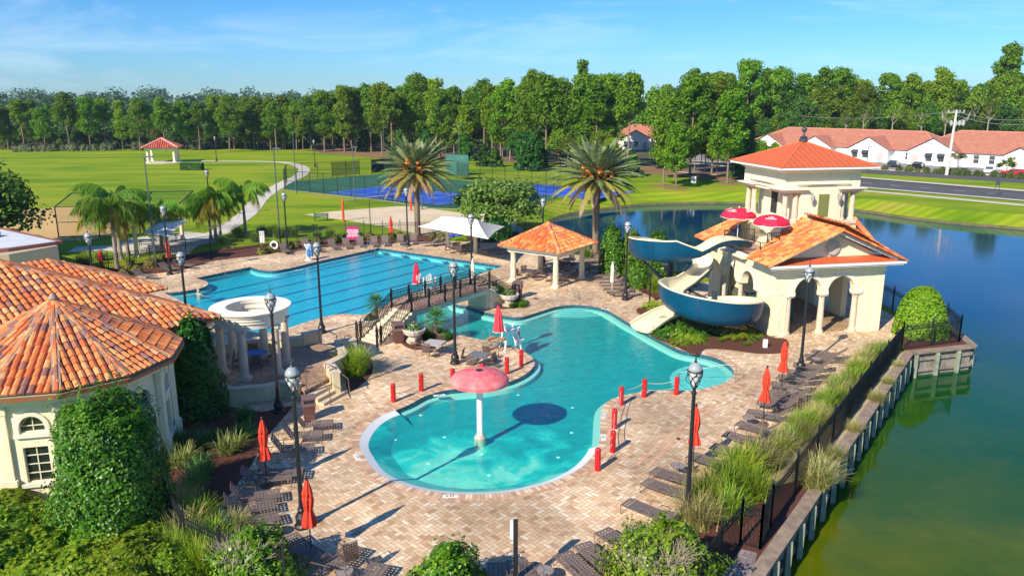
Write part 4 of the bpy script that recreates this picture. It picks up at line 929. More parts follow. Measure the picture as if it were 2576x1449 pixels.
lpost(1792, 833, 2.6, .2, (((10.6,46.3,1.4),.7), ((12.2,45.4,1.2),.7), ((14.6,46.6,1.0),.7), ((14.2,48.9,.7),.5), ((11.7,50.6,2.2),1.9)))
k = MB(); k.tube([(3.1,1.1,0),(3.1,1.1,4.7)], .09, 8); k.build('support_post', M_post, SL)
# ================================================================ footbridge
bd = Vector((4.66, 6.2, 0)).normalized(); bn = Vector((-bd.y, bd.x, 0)); bo = Vector((-6.3, 47.2, 0)); BL, BW, BZ = 7.75, 1.75, 1.5
ang = atan2(bd.y, bd.x)
B = thing('footbridge', bo, ang, 'flat footbridge over the pool channel with curved black iron railings and stepped ends', 'bridge')
SR = 2.75
k = MB(); prof = [(-.1,BZ-.34),(BL+.1,BZ-.34),(BL+.1,BZ),(-.1,BZ)]
k.box(-.05, BL+.05, -.05, BW+.05, BZ-.32, BZ); recalc(k.build('bridge_deck', mat('bridge_stucco', (.62,.62,.46), (.56,.56,.40), scale=2, rough=.9), B))
k = MB(); k.box(-.05, BL+.05, -.1, BW+.1, BZ+.001, BZ+.05); k.build('deck_paving', paver('bridge_pavers', [(.58,.36,.28),(.50,.30,.24),(.66,.45,.36)], rot=20), B)
k = MB(); k.box(-.6, .42, 0.02, BW-.02, -.6, BZ-.33); M_ab = mat('abutment_stucco', (.60,.58,.40), (.52,.50,.34), scale=2, rough=.9); k.build('abutment', M_ab, B); k = MB(); k.box(BL-.25, BL+1.9, .02, BW-.02, 0, BZ-.33); k.build('abutment', M_ab, B)
M_lst = mat('bridge_step_stone', (.74,.64,.48), (.62,.52,.38), scale=3, rough=.85)
for s, x0 in ((-1, -.05), (1, BL + .05)):
    k = MB()
    for i in range(8):
        z = BZ - (i + 1) * BZ / 9; xa, xb = x0 + s * i * .34, x0 + s * ((i + 1) * .34 + .03); k.box(min(xa, xb), max(xa, xb), -.1 - .0*i, BW + .1, 0, z)
    k.build('steps', M_lst, B)
def belly(mb, p, h, out, z_b):
    """one baluster that bows out near its foot"""
    o = Vector(out); pr = ((0,0),(.05,.12),(.10,.25),(.09,.4),(.03,.58),(-.015,.72),(0,.88),(0,1))
    q = [Vector(p) + o * a + Vector((0, 0, h * b_)) for a, b_ in pr]
    for a, b_ in zip(q, q[1:]): mb.beam(a, b_, .032)
for side, y in ((-1, -.02), (1, BW + .02)):
    segs = [((-SR, .05), (-.05, BZ + .05))] + [((BL*i/5, BZ + .05), (BL*(i+1)/5, BZ + .05)) for i in range(5)] + [((BL + .05, BZ + .05), (BL + SR, .05))]
    for (xa, za), (xb, zb) in segs:
        k = MB(); n = max(4, round((xb - xa) / .125)); a, b_ = Vector((xa, y, za)), Vector((xb, y, zb)); H_ = Vector((0,0,1.02))
        k.beam(a + H_, b_ + H_, .06, .05); k.beam(a + H_*.88, b_ + H_*.88, .03); k.beam(a + Vector((0,0,.07)), b_ + Vector((0,0,.07)), .035)
        for i in range(1, n): p = a + (b_ - a) * (i / n) + Vector((0,0,.07)); belly(k, p, .85, (0, side, 0), 0)
        k.build('railing_panel', M_black, B)
    for x, z in [(-SR-.35, 0), (-SR, 0), (-.05, BZ)] + [(BL*i/5, BZ) for i in (1,2,3,4)] + [(BL+.05, BZ), (BL+SR, 0), (BL+SR+.35, 0)]:
        k = MB(); k.box(x-.055, x+.055, y-.055, y+.055, z, z + 1.2); k.lathe([(.075,0),(.075,.03),(.03,.06),(.06,.11),(.03,.16),(.005,.19)], 8, (x, y, z + 1.2)); k.build('post', M_black, B)
    k = MB()
    for x0, x1 in ((-SR-.35, -SR), (BL+SR, BL+SR+.35)):
        k.beam((x0, y, 1.05), (x1, y, 1.05), .05); k.beam((x0, y, .1), (x1, y, .1), .03)
        for i in (1, 2): belly(k, (x0 + (x1-x0)*i/3, y, .1), .92, (0, side, 0), 0)
    k.build('newel_panel', M_black, B)
# ================================================================ lamp posts
def make_lamp():
    t = thing('lamp_post', (0,0,0), 0, None, 'lamp post')
    k = MB(); k.lathe([(.27,0),(.29,.03),(.29,.1),(.24,.17),(.2,.2),(.23,.3),(.24,.42),(.19,.52),(.13,.58),(.15,.64),(.15,.7),(.11,.75),(.09,.95),(.10,1.0)], 16); k.build('base', M_black, t)
    k = MB(); k.lathe([(.085,1.0),(.065,4.75),(.095,4.78),(.095,4.84),(.06,4.88),(.06,4.98),(.12,5.05),(.10,5.10)], 14); k.build('pole', M_black, t)
    g = MB(); g.lathe([(.10,5.10),(.17,5.28),(.235,5.52),(.245,5.62)], 18, cap=False); gl = g.build('lamp_glass', mat('frosted_glass', (.62,.66,.68), rough=.2, spec=.6), t)
    c = MB(); c.lathe([(.25,5.61),(.24,5.70),(.19,5.80),(.12,5.87),(.05,5.90),(.02,5.91)], 18); c.build('lamp_cap', mat('clear_dome', (.34,.37,.39), rough=.15, spec=.7), t, smooth=True)
    c = MB()
    for q in range(6):
        a = 2*pi*q/6; c.tube([(r*cos(a + d), r*sin(a + d), z) for r, z, d in ((.12,5.08,0),(.185,5.24,.1),(.235,5.4,.5),(.262,5.5,.95),(.262,5.58,1.05))], .013, 4)
        c.tube([(r*cos(a + d), r*sin(a + d), z) for r, z, d in ((.12,5.08,0),(.185,5.24,-.1),(.235,5.4,-.5),(.262,5.5,-.95),(.262,5.58,-1.05))], .013, 4)
    c.lathe([(.262,5.58),(.275,5.60),(.262,5.63)], 18, cap=False); c.lathe([(.05,5.9),(.06,5.93),(.025,5.98),(.035,6.03),(.012,6.08),(.008,6.25),(.001,6.3)], 8)
    c.build('lamp_cage', M_black, t); return t
LP = Pool(make_lamp())
for (u, v), lb in (((762,1325),'black lamp post behind the nearest red umbrella, left of the round wading pool end'), ((1727,1308),'black lamp post rising from behind the bush with bare twigs, right foreground'),
    ((1145,915),'black lamp post on the peninsula between two patio tables'), ((810,838),'black lamp post on the deck between the lap pool and rotunda'),
    ((1573,755),'black lamp post beside the row of loungers left of the slide'), ((724,637),'black lamp post in the far deck corner near the left tall grey pole'),
    ((1026,618),'black lamp post left of the date palm behind the lap pool'), ((2013,935),'black lamp post among the loungers in front of the tower arches'),
    ((793,420),'distant black lamp post on the lawn above the tennis fence'), ((545,406),'most distant black lamp post, right of the far gazebo'),
    ((702,1038),'black lamp post against the rotunda terrace wall'), ((478,876),'black lamp post sunk behind the corner of the clubhouse roof'),
    ((427.7,691),'black lamp post between the left loungers and the tall grey pole'), ((248,800),'leftmost black lamp post, behind the upper edge of the clubhouse roof'),
    ((530,545.5),'black lamp post on the lawn behind the yellowing palms'), ((1187,724),'black lamp post by the lap pool in front of the white shade canopy'),
    ((1365,660),'black lamp post behind the tiled pavilion')):
    LP(P(u, v), rnd.uniform(0, 1), lb, 'ornamental lamp posts')
# ================================================================ closed umbrellas
def pleat_canopy(k, prof, n=32, folds=8, amt=.16, tw=.0):
    vs = []
    for i, (r, z) in enumerate(prof):
        for q in range(n):
            a = 2*pi*q/n + tw*i; f = 1 + amt * cos(folds * (a - tw*i)) + .05 * sin(3*a + i); vs.append((r*f*cos(a), r*f*sin(a), z + .02*cos(folds*a)))
    m = len(prof); k.add(vs, [(i*n+q, i*n+(q+1) % n, (i+1)*n+(q+1) % n, (i+1)*n+q) for i in range(m-1) for q in range(n)] + [tuple(range(n))])
def make_umb(nm, m, seed, prof, pole=M_black):
    t = thing('closed_umbrella', (0,0,0), 0, None, 'umbrella')
    k = MB(); pleat_canopy(k, prof, tw=.06); k.build('canopy', m, t)
    k = MB(); k.tube([(0,0,.05),(0,0,2.75)], .022, 8); k.build('pole', pole, t)
    k = MB(); k.lathe([(.03,2.72),(.05,2.78),(.045,2.84),(.01,2.88)], 8); k.build('finial', M_black, t)
    k = MB(); k.lathe([(.26,0),(.26,.05),(.06,.09),(.05,.3)], 14); k.build('base', M_bronze, t); return t
prof1 = [(.24,1.16),(.22,1.25),(.15,1.55),(.115,1.68),(.15,1.9),(.17,2.1),(.145,2.2),(.16,2.28),(.10,2.55),(.035,2.76)]
U1 = Pool(make_umb('u', M_red, 1, prof1))
for (u, v), lb in (((784,1400),'red furled umbrella nearest the camera, left foreground'), ((672,1222),'red furled umbrella beside the shaded loungers near the garden bed'),
    ((1742.4,1183),'red furled umbrella partly behind the right foreground lamp post'), ((1919,1068),'orange red furled umbrella midway along the pond side loungers'),
    ((1964.7,988),'red furled umbrella at the far end of the pond side loungers, near the mulch'), ((427.5,680),'small red furled umbrella beside the lamp post at the far left loungers'),
    ((985,612),'small red furled umbrella behind the loungers by the volleyball sand')):
    U1(P(u, v), rnd.uniform(0, 3), lb, 'furled red umbrellas')
prof2 = [(.12,1.0),(.14,1.1),(.12,1.6),(.13,2.0),(.1,2.4),(.03,2.74)]
U2 = Pool(make_umb('w', mat('ecru_canvas', (.74,.66,.56), rough=.9), 2, prof2, M_white))
U2(P(1539,741), .4, 'slim cream furled umbrella among loungers right of the pavilion', 'furled pale umbrellas', .95); U2(P(1190,731), 1.4, 'slim white furled umbrella beside the lamp post at the lap pool corner', 'furled pale umbrellas')
M_mag = mat('magenta_canvas', (.74,.012,.06), (.66,.01,.05), scale=3, rough=.7)
def textmesh(s, size, m, parent, M, ext=.004, name='lettering', sx=1):
    c = bpy.data.curves.new(name, 'FONT'); c.body = s; c.size = size; c.extrude = ext; c.align_x = 'CENTER'; c.align_y = 'CENTER'; c.offset = size * .02; c.space_line = .85
    tmp = bpy.data.objects.new('t', c); dg = bpy.context.evaluated_depsgraph_get(); C.objects.link(tmp); bpy.context.view_layer.update()
    me = bpy.data.meshes.new_from_object(tmp.evaluated_get(bpy.context.evaluated_depsgraph_get())); bpy.data.objects.remove(tmp); bpy.data.curves.remove(c)
    me.transform(M); me.materials.clear(); me.materials.append(m); o = bpy.data.objects.new(name, me); C.objects.link(o); o.parent = parent; return o
# open guard umbrellas on the balcony
def open_umb(loc, rz, lb, r=1.15):
    t = thing('open_umbrella', loc, rz, lb, 'umbrella', 'open umbrellas on the balcony')
    k = MB(); n = 8; vs = [(0,0,2.72)]
    for rr, z in ((.35,2.66),(.75,2.52),(1.0,2.30),(1.02,2.12)):
        for q in range(n * 3): a = 2*pi*q/(n*3); f = 1 - .05*(1 - abs(cos(n*a/2))) ; vs.append((r*rr*f*cos(a), r*rr*f*sin(a), z - (.05 if q % 3 else 0) * (rr > .9)))
    m = n * 3; k.add(vs, [(0, 1+q, 1+(q+1) % m) for q in range(m)] + [(1+i*m+q, 1+i*m+(q+1) % m, 1+(i+1)*m+(q+1) % m, 1+(i+1)*m+q) for i in range(3) for q in range(m)])
    can = k.build('canopy', M_mag, t)
    k = MB(); k.tube([(0,0,0),(0,0,2.74)], .025, 8); k.lathe([(.25,0),(.25,.06),(.04,.1)], 12); k.build('pole', M_white, t)
    k = MB(); k.lathe([(.05,2.72),(.05,2.78),(.01,2.82)], 8); k.build('finial', M_white, t)
    k = MB(); pts_ = [(r*1.045*cos(2*pi*q/m), r*1.045*sin(2*pi*q/m), 2.11 - (.04 if q % 3 else 0)) for q in range(m+1)]
    for a, b_ in zip(pts_, pts_[1:]): k.beam(a, b_, .02, .03)
    k.build('hem', mat('white_hem', (.8,.7,.7)), t)
    for q in range(0, 8, 2):
        a = 2*pi*(q + .5)/8; M = Matrix.Rotation(a, 4, 'Z') @ Matrix.Translation((r*.66, 0, 2.61 - .05 + .02)) @ Matrix.Rotation(R(24), 4, 'Y') @ Matrix.Rotation(R(90), 4, 'Z')
        textmesh('LIFE\nGUARD', .2, M_white, t, M)
    return t
fr = lambda x, y: Vector((W0.x + x*cos(RHO) - y*sin(RHO), W0.y + x*sin(RHO) + y*cos(RHO), 4.62))
open_umb(fr(.55, 6.3), .3, 'open magenta umbrella with white lettering at the slide entrance, farther of the two'); open_umb(fr(1.1, 2.9), .8, 'open magenta umbrella with white lettering on the balcony, nearer of the two')
# ================================================================ furniture
def strap(mb, M, L0, L1, w, nx, ny, f=.5, th=.012):
    """woven strap panel in x from L0 to L1, in y -w..w, with square gaps"""
    dx, dy = (L1 - L0) / nx, 2 * w / ny
    for i in range(nx): x = L0 + (i + .5) * dx; mb.box(x - dx*f/2, x + dx*f/2, -w, w, -th/2, th/2, M)
    for j in range(ny): y = -w + (j + .5) * dy; mb.box(L0, L1, y - dy*f/2, y + dy*f/2, -th/2 + .004, th/2 + .004, M)
def make_lounger(back=38, name='sun_lounger'):
    t = thing(name, (0,0,0), 0, None, 'sun lounger'); w = .34; z = .36
    k = MB(); strap(k, TM(0,0,z), -.3, 1.0, w, 11, 5); k.build('seat', M_sling, t)
    BM = Matrix.Translation((-.3, 0, z)) @ Matrix.Rotation(R(back), 4, 'Y'); k = MB(); strap(k, BM, -.72, 0, w, 6, 5); k.build('backrest', M_sling, t)
    k = MB()
    for s in (-1, 1):
        k.tube([(-.32, s*w, z), (.9, s*w, z), (1.0, s*w, z - .01)], .016, 5); k.tube([BM @ Vector((-.72, s*w, 0)), BM @ Vector((0, s*w, 0))], .014, 5)
        k.tube([(-.45, s*w, z - .02), (-.95, s*w, z - .04), (-1.0, s*w, z-.06)], .014, 5)
        k.tube([(-.25, s*(w+.03), z), (-.28, s*(w+.05), z + .2), (-.1, s*(w+.05), z + .23), (.15, s*(w+.05), z + .2), (.18, s*(w+.03), z)], .014, 5)
    k.tube([BM @ Vector((-.72, -w, 0)), BM @ Vector((-.72, w, 0))], .014, 5); k.tube([(1.0,-w,z-.01),(1.0,w,z-.01)], .014, 5); k.tube([(-1.0,-w,z-.06),(-1.0,w,z-.06)], .012, 4)
    k.tube([(-.75,0,z-.04), BM @ Vector((-.45,0,0))], .012, 4); k.build('frame', M_bronze, t)
    for x in (.95, -.9):
        for s in (-1, 1): k = MB(); k.tube([(x, s*w, z - .01), (x + (.03 if x > 0 else -.03), s*w, .17), (x, s*(w-.01), 0)], .015, 5); k.build('leg', M_bronze, t)
    return t
LA, LB, LC = Pool(make_lounger(38)), Pool(make_lounger(12)), Pool(make_lounger(58))
def lounger(u, v, deg, lb, grp, pool=None, foot=True):
    """u, v: middle of the foot edge; deg: the way the foot end points"""
    p = P(u, v, .35); a = R(deg); c = Vector((p.x, p.y, 0)) - (Vector((cos(a), sin(a), 0)) if foot else Vector((0,0,0)))
    (pool or LA)(c, a, lb, grp)
g_ = 'loungers in the long row along the pond side'
row = [(1573,1261),(1620,1210),(1642,1182),(1734,1143),(1791,1121),(1822,1090),(1855,1063),(1880,1034),(1905,1010),(1921,998),(1938,984),(1938,964),(1956,946),(1976,932),(1996,916),(2024,893),(2042,883)]
for i, (u, v) in enumerate(row):
    lounger(u, v, 143 + rnd.uniform(-5, 5) + (8 if i > 6 else 0), f'brown strap lounger, {ORD[i]} from the near end of the pond side row', g_, LA if i > 4 else LB)
g_ = 'loungers fanned round the left side of the wading pool'
for i, (u, v, d) in enumerate([(838,1062,12),(812,1090,10),(790,1122,12),(762,1185,8),(735,1195,12),(704,1239,20),(692,1266,22),(700,1296,26),(760,1348,42),(783,1366,45),(812,1384,52),(893,1373,68),(958,1417,74)]):
    lounger(u, v, d, f'brown strap lounger, {ORD[i]} down the left side of the wading pool', g_, LC if i in (0,1,2,3,5,6) else LA)
g_ = 'loungers at the bottom edge of the picture'
for i, (u, v, d) in enumerate([(1252,1415,92),(1300,1408,95),(1336,1414,88),(1414,1391,118),(1462,1367,120),(1513,1333,125)]):
    lounger(u, v, d, f'brown strap lounger, {ORD[i]} from the left along the bottom edge', g_, LA if i < 3 else LB)
g_ = 'loungers in the row behind the lap pool'
for i, (u, v, d) in enumerate([(723,634,-60),(771,622,-70),(812,628,-40),(844,623,-62),(872,621,-75),(905,617,-80),(938,616,-84),(966,614,-85),(1005,611,-85),(1037,610,-88),(1058,613,205),(1073,611,203),(1088,612,205),(1212,630,200),(1228,634,205),(1246,641,205)]):
    lounger(u, v, d, f'grey brown lounger facing the lap pool, {ORD[i]} from the left in the far row', g_, LC if i < 10 else LA)
g_ = 'loungers between the pavilion and the slide'
for i, (u, v, d) in enumerate([(1462,652,190),(1472,663,188),(1480,676,186),(1492,694,184),(1500,703,182),(1508,711,180),(1513,719,180),(1519,728,180),(1534,737,179)]):
    lounger(u, v, d, f'brown lounger, {ORD[i]} from the far end of the row left of the slide', g_, LA)
g_ = 'loungers at the far left corner of the deck'
for i, (u, v, d) in enumerate([(354,703,-20),(388,694,-15),(448,677,-20),(486,668,-15)]):
    lounger(u, v, d, f'brown lounger near the far left fence, {ORD[i]} from the clubhouse roof', g_, LA)
def make_side():
    t = thing('side_table', (0,0,0), 0, None, 'side table')
    k = MB(); k.lathe([(.0,.43),(.27,.43),(.27,.45),(.0,.452)], 20, cap=False); k.build('table_top', mat('acrylic_top', (.30,.26,.24), rough=.25), t)
    k = MB(); k.tube([(.28*cos(2*pi*i/20), .28*sin(2*pi*i/20), .445) for i in range(21)], .016, 5)
    for q in range(3): a = 2*pi*q/3; k.beam((0,0,.455), (.27*cos(a), .27*sin(a), .455), .02, .008)
    k.build('rim', M_bronze, t)
    for q in range(3): a = 2*pi*q/3 + .5; k = MB(); k.tube([(.25*cos(a), .25*sin(a), .44), (.2*cos(a), .2*sin(a), .25), (.27*cos(a), .27*sin(a), 0)], .014, 5); k.build('leg', M_bronze, t)
    return t
ST = Pool(make_side())
for (u, v), lb in (((628,1201),'round side table beside the red umbrella near the garden bed'), ((676,1325),'round side table half behind the bottom left bush'), ((866,1436),'round side table with three spokes at the foot of the nearest red umbrella'),
    ((1371,1434),'round side table at the bottom edge, right of the dark post'), ((1706,1171),'round side table left of the right foreground lamp post'), ((1884,1049),'round side table between loungers under the midway red umbrella'),
    ((1994,982),'round glassy side table among the far pond side loungers'), ((2054,902),'round glassy side table near the far lamp post base'), ((1016,612),'small pale side table behind the lap pool, left of the far lamp post'), ((1085,612),'small pale side table behind the lap pool by the date palm'), ((1020,619),'small pale side table in the far lounger row')):
    p = P(u, v, .44); ST(Vector((p.x, p.y, 0)), rnd.uniform(0, 2), lb, 'small round side tables')
M_sling_keep = M_sling; M_sling = mat('brown_straps', (.11,.06,.045), (.08,.045,.035), scale=30, rough=.6)
def make_chair():
    t = thing('patio_chair', (0,0,0), 0, None, 'chair'); w = .24
    k = MB(); strap(k, TM(0,0,.43), -.22, .24, w, 6, 6); k.build('seat', M_sling, t)
    BM = Matrix.Translation((-.22, 0, .45)) @ Matrix.Rotation(R(104), 4, 'Y'); k = MB(); strap(k, BM, -.5, 0, w, 6, 6); k.build('backrest', M_sling, t)
    k = MB()
    for s in (-1, 1):
        k.tube([BM @ Vector((-.52, s*w, 0)), BM @ Vector((.02, s*w, 0)), (.24, s*w, .43)], .014, 5)
        k.tube([BM @ Vector((-.22, s*w, 0)), (-.1, s*(w+.05), .66), (.2, s*(w+.05), .65), (.24, s*w, .43)], .015, 5)
    k.tube([BM @ Vector((-.52,-w,0)), BM @ Vector((-.52,w,0))], .014, 5); k.tube([(.24,-w,.43),(.24,w,.43)], .012, 4); k.build('frame', M_bronze, t)
    for x, e in ((.22,.04),(-.2,-.08)):
        for s in (-1, 1): k = MB(); k.tube([(x, s*w, .43), (x+e, s*(w+.01), 0)], .014, 5); k.build('leg', M_bronze, t)
    return t
def make_table(top, mtop, round_=False, sz=.55):
    t = thing('patio_table', (0,0,0), 0, None, 'table')
    k = MB()
    if round_: k.lathe([(0,.70),(sz,.70),(sz+.02,.72),(sz,.735),(0,.737)], 28, cap=False)
    else: k.box(-sz, sz, -sz, sz, .70, .735)
    k.build('table_top', mtop, t)
    for q in range(4): a = R(45 + 90*q); k = MB(); k.tube([(.06*cos(a), .06*sin(a), .70), (.09*cos(a), .09*sin(a), .35), (.42*cos(a), .42*sin(a), 0)], .02, 5); k.build('leg', M_bronze, t)
    return t
CH = Pool(make_chair())
def seat_set(pool, u, v, rz, lb, who, n=4, r=.85, ang0=None, skip=(), z=0, grp='patio tables'):
    p = P(u, v, z + .72); c = Vector((p.x, p.y, z)); pool(c, rz, lb, grp)
    for q in range(n):
        if q in skip: continue
        a = (rz if ang0 is None else ang0) + 2*pi*q/n; side = ['right', 'far', 'left', 'near'][int(((a % (2*pi)) + pi/4) // (pi/2)) % 4]
        CH(c + Vector((cos(a), sin(a), 0)) * r, a + pi + rnd.uniform(-.2, .2), f'strap chair on the {side} side of {who}', 'patio chairs round ' + who)
TA = Pool(make_table('sq', mat('slate_top', (.23,.215,.21), (.16,.15,.15), scale=8, rough=.4)))
TB = Pool(make_table('sq', mat('pale_stone_top', (.56,.53,.52), (.44,.42,.41), scale=8, rough=.45)))
TR = Pool(make_table('r', mat('umber_top', (.13,.10,.085), (.09,.07,.06), scale=8, rough=.35), True, .6)); TU = Pool(make_table('u', mat('blue_cloth', (.01,.13,.42), rough=.7), True, .62))
seat_set(TB, 1092, 862, R(-20), 'square pale stone patio table on the peninsula near the bridge steps', 'the pale stone table', 4, .85, R(70), (3,))
seat_set(TA, 1204, 892, R(-24), 'square dark patio table behind the mushroom fountain', 'the dark square table', 4, .82)
seat_set(TU, 640, 888, .3, 'round blue topped table under the rotunda', 'the blue table', 4, .9, .4, (), TZ)
for i, (u, v, w) in enumerate([(1330,681,'leftmost pavilion table'), (1397,690,'front column pavilion table'), (1392,664,'middle pavilion table'), (1452,672,'right pavilion table'), (1432,652,'rearmost pavilion table')]):
    seat_set(TR, u, v, .3 + i, f'{w}, brown metal', 'the ' + w, 4, .92, .4 + i)
for i, (u, v, w) in enumerate([(1150,620,'left table under the white canopy'), (1180,616,'right table under the white canopy')]):
    seat_set(TR, u, v, .3 + i, f'{w}, dark metal', 'the ' + w, 4, .92, .2 + i)
CH(P(598,905), 1.6, 'dark strap lounge chair on the lap pool deck behind the rotunda', 'patio chairs by the rotunda'); CH(P(905-380, 1440-320+70 if 0 else 845), .2, 'dark chair by the lap pool behind the rotunda column', 'patio chairs by the rotunda')
CH(P(880,1430,.3), 2.2, 'brown strap chair beside the nearest red umbrella pole', 'patio chairs')
for (u, v), q, lb in (((1138,606),.4,'blue swim float with a red patch leaning on chairs under the canopy'), ((1152,609),1.6,'round blue swim float lying on a table under the canopy')):
    t = thing('swim_float', P(u, v) + Vector((0,0,.75)), q, lb, 'swim float'); k = MB(); k.lathe([(0,-.09),(.3,-.07),(.36,0),(.3,.07),(0,.09)], 18, cap=False); o = k.build('float_body', mat('float_blue', (.01,.10,.50), rough=.35), t, smooth=True); o.scale = (1,1.3,1); o.rotation_euler = (R(70 if q < 1 else 10), 0, 0)
    k = MB(); k.lathe([(0,.075),(.13,.095),(.0,.1)], 12, cap=False); o2 = k.build('patch', mat('float_red', (.6,.03,.04), rough=.4), t); o2.rotation_euler = o.rotation_euler
# ================================================================ red rope posts
M_rpost = mat('red_post', (.60,.012,.015), (.50,.01,.012), scale=6, rough=.45)
k = MB(); vs = []; n = 40
k.lathe([(.115,0),(.115,.93),(.09,.965),(.0,.966)], n, pleat=.07, np_=10, cap=False); k0 = k.build('rope_post', M_rpost); tag(k0, None, 'post'); PR = Pool(k0)
posts = [[(990,1011),(1060,984),(1139,971),(1213,958),(1275,941),(1311,921)], [(1503,1183),(1540,1136),(1546,1094),(1563,1019),(1620,998),(1700,992)]]
posts[1] = [(1503,1183),(1541,1137),(1545,1078),(1562,1019),(1620,999),(1701,993)]
M_rope = mat('rope', (.50,.44,.38), rough=.9)
for s, run in enumerate(posts):
    W_ = [P(*q) for q in run]
    for i, p in enumerate(W_): PR(p, i * .7, f'fluted red rope post, {ORD[i]} {"from the left on the peninsula edge" if s == 0 else "from the near end on the right pool edge"}', 'red rope posts round the wading pool')
    for i, (a, b_) in enumerate(zip(W_, W_[1:])):
        for zz in (.78, .42):
            k = MB(); o = a; k.tube([(b_ - a) * t + Vector((0, 0, zz - .12*4*t*(1-t))) for t in (0,.17,.33,.5,.67,.83,1)], .017, 5)
            k.build('rope', M_rope, loc=tuple(a), label=f'{"upper" if zz > .5 else "lower"} rope of the {ORD[i]} span on the {"peninsula" if s == 0 else "right pool"} edge', cat='rope', group='ropes between the red posts')
PR(P(258,688), 0, 'lone red post at the far left fence above the clubhouse roof', 'red rope posts', (1.35,1.35,2.0)); 
# ================================================================ mushroom fountain and floor jets
B = thing('mushroom_fountain', P(1208,1100,-.1), 0, 'pink mushroom shaped water feature on a white pole in the wading pool', 'fountain')
k = MB(); k.lathe([(.16,2.62),(1.28,2.60),(1.29,2.74),(1.22,2.84),(1.0,2.98),(.7,3.09),(.35,3.15),(.17,3.165)], 48, cap=False); k.build('mushroom_cap', mat('faded_pink', (.74,.12,.14), (.84,.34,.32), scale=1.3, rough=.6, lo=.4, hi=.7), B, smooth=False)
k = MB(); k.lathe([(.172,3.17),(.10,3.165),(.10,3.05),(.0,3.05)], 16, cap=False); k.build('spout', M_dark, B)
k = MB(); k.lathe([(.14,-.4),(.14,2.62)], 20); k.build('pole', M_white, B)
k = MB(); k.lathe([(.27,-.42),(.27,.03),(.17,.16),(.14,.17)], 20, cap=False); k.build('base', mat('fountain_collar', (.55,.47,.38), (.4,.33,.27), scale=8), B)
k0 = MB(); k0.lathe([(.13,.0),(.12,.03),(.05,.05),(.0,.05)], 14, cap=False); j0 = k0.build('floor_jet', mat('jet_white', (.95,.97,.95), rough=.5)); tag(j0, None, 'fountain jet'); JP = Pool(j0)
jets = [(994,1108),(1058,1046),(1118,1101),(1212,1144),(1077,1168),(1231,1197),(1388,1152),(1404,1075),(1326,1001),(1446,1029),(1474,1074),(1480,1085),(1577,988),(1630,942),(1660,977),(1676,894),(1716,916),(1520,885),(1560,897)]
jets = [(994,1108),(1058,1046),(1118,1101),(1212,1144),(1077,1168),(1231,1197),(1404,1152),(1438,1090),(1303,995),(1440,1027),(1564,982),(1328,940)]
for i, (u, v) in enumerate(jets):
    p = P(u, v, -.5); JP(p, 0, f'white underwater floor jet, {ORD[i]} counted from the left end of the wading pool', 'white floor jets in the wading pool')
drn = MB(); 
for i in range(5): drn.box(-.26, .26, -.26 + i*.11, -.2 + i*.11, 0, .02); drn.box(-.26 + i*.11, -.2 + i*.11, -.26, .26, 0, .02)
d0 = drn.build('floor_grate', mat('pale_grate', (.80,.92,.86))); tag(d0, None, 'drain'); DP = Pool(d0)
DP(P(1538,834,-.53), .6, 'pale square grate on the pool floor, nearer the curved steps', 'pool floor grates'); DP(P(1602,874,-.53), .6, 'pale square grate on the pool floor, nearer the slide exit', 'pool floor grates')
g0 = MB(); g0.box(-.2, .2, -.2, .2, 0, .012); g0 = g0.build('deck_drain', mat('drain_dark', (.08,.07,.06), rough=.6)); tag(g0, None, 'drain'); GP = Pool(g0)
for (u, v), lb in (((934,870-28),'square dark deck drain left of the bridge steps'), ((1234,960-20+3),'square dark deck drain behind the mushroom fountain'), ((1348,751),'square dark deck drain right of the bridge')): GP(P(u, v, .012), .5, lb, 'deck drains')
# depth marker tiles
def marker(u, v, rz, s, lb):
    p = P(u, v, .022); t = MB(); t.box(-.3, .3, -.1, .1, 0, .008); t = t.build('depth_marker', mat('marker_tile', (.85,.84,.80), rough=.3)); t.location = p; t.rotation_euler = (0, 0, rz); tag(t, lb, 'depth marker', 'pool depth markers')
    textmesh(s, .18, M_black, t, Matrix.Translation((0, 0, .0095)), .001)
for a in ((1133,1248,-.03,'0 FT','white 0 FT depth marker at the bottom of the round beach entry'), (898,1149,-1.1,'1 FT','white 1 FT depth marker left of the beach entry'), (1105,994,.3,'1 FT','white 1 FT depth marker behind the mushroom, on the peninsula'),
    (1303,793,.1,'3 FT 4','white 3 FT 4 depth marker between the bridge and the red guard umbrella'), (1523,778,-.5,'3 FT','white 3 FT depth marker beside the curved pool steps'), (1760,885,-.4,'3 FT','white 3 FT depth marker near the slide bed'),
    (1518,1046,1.4,'1 FT','white 1 FT depth marker beside the right rope posts, farther'), (1518,1100,1.5,'1 FT','white 1 FT depth marker beside the right rope posts, nearer'), (752,679.5,.6,'3 FT','white 3 FT depth marker on the far lap pool edge')): marker(*a)
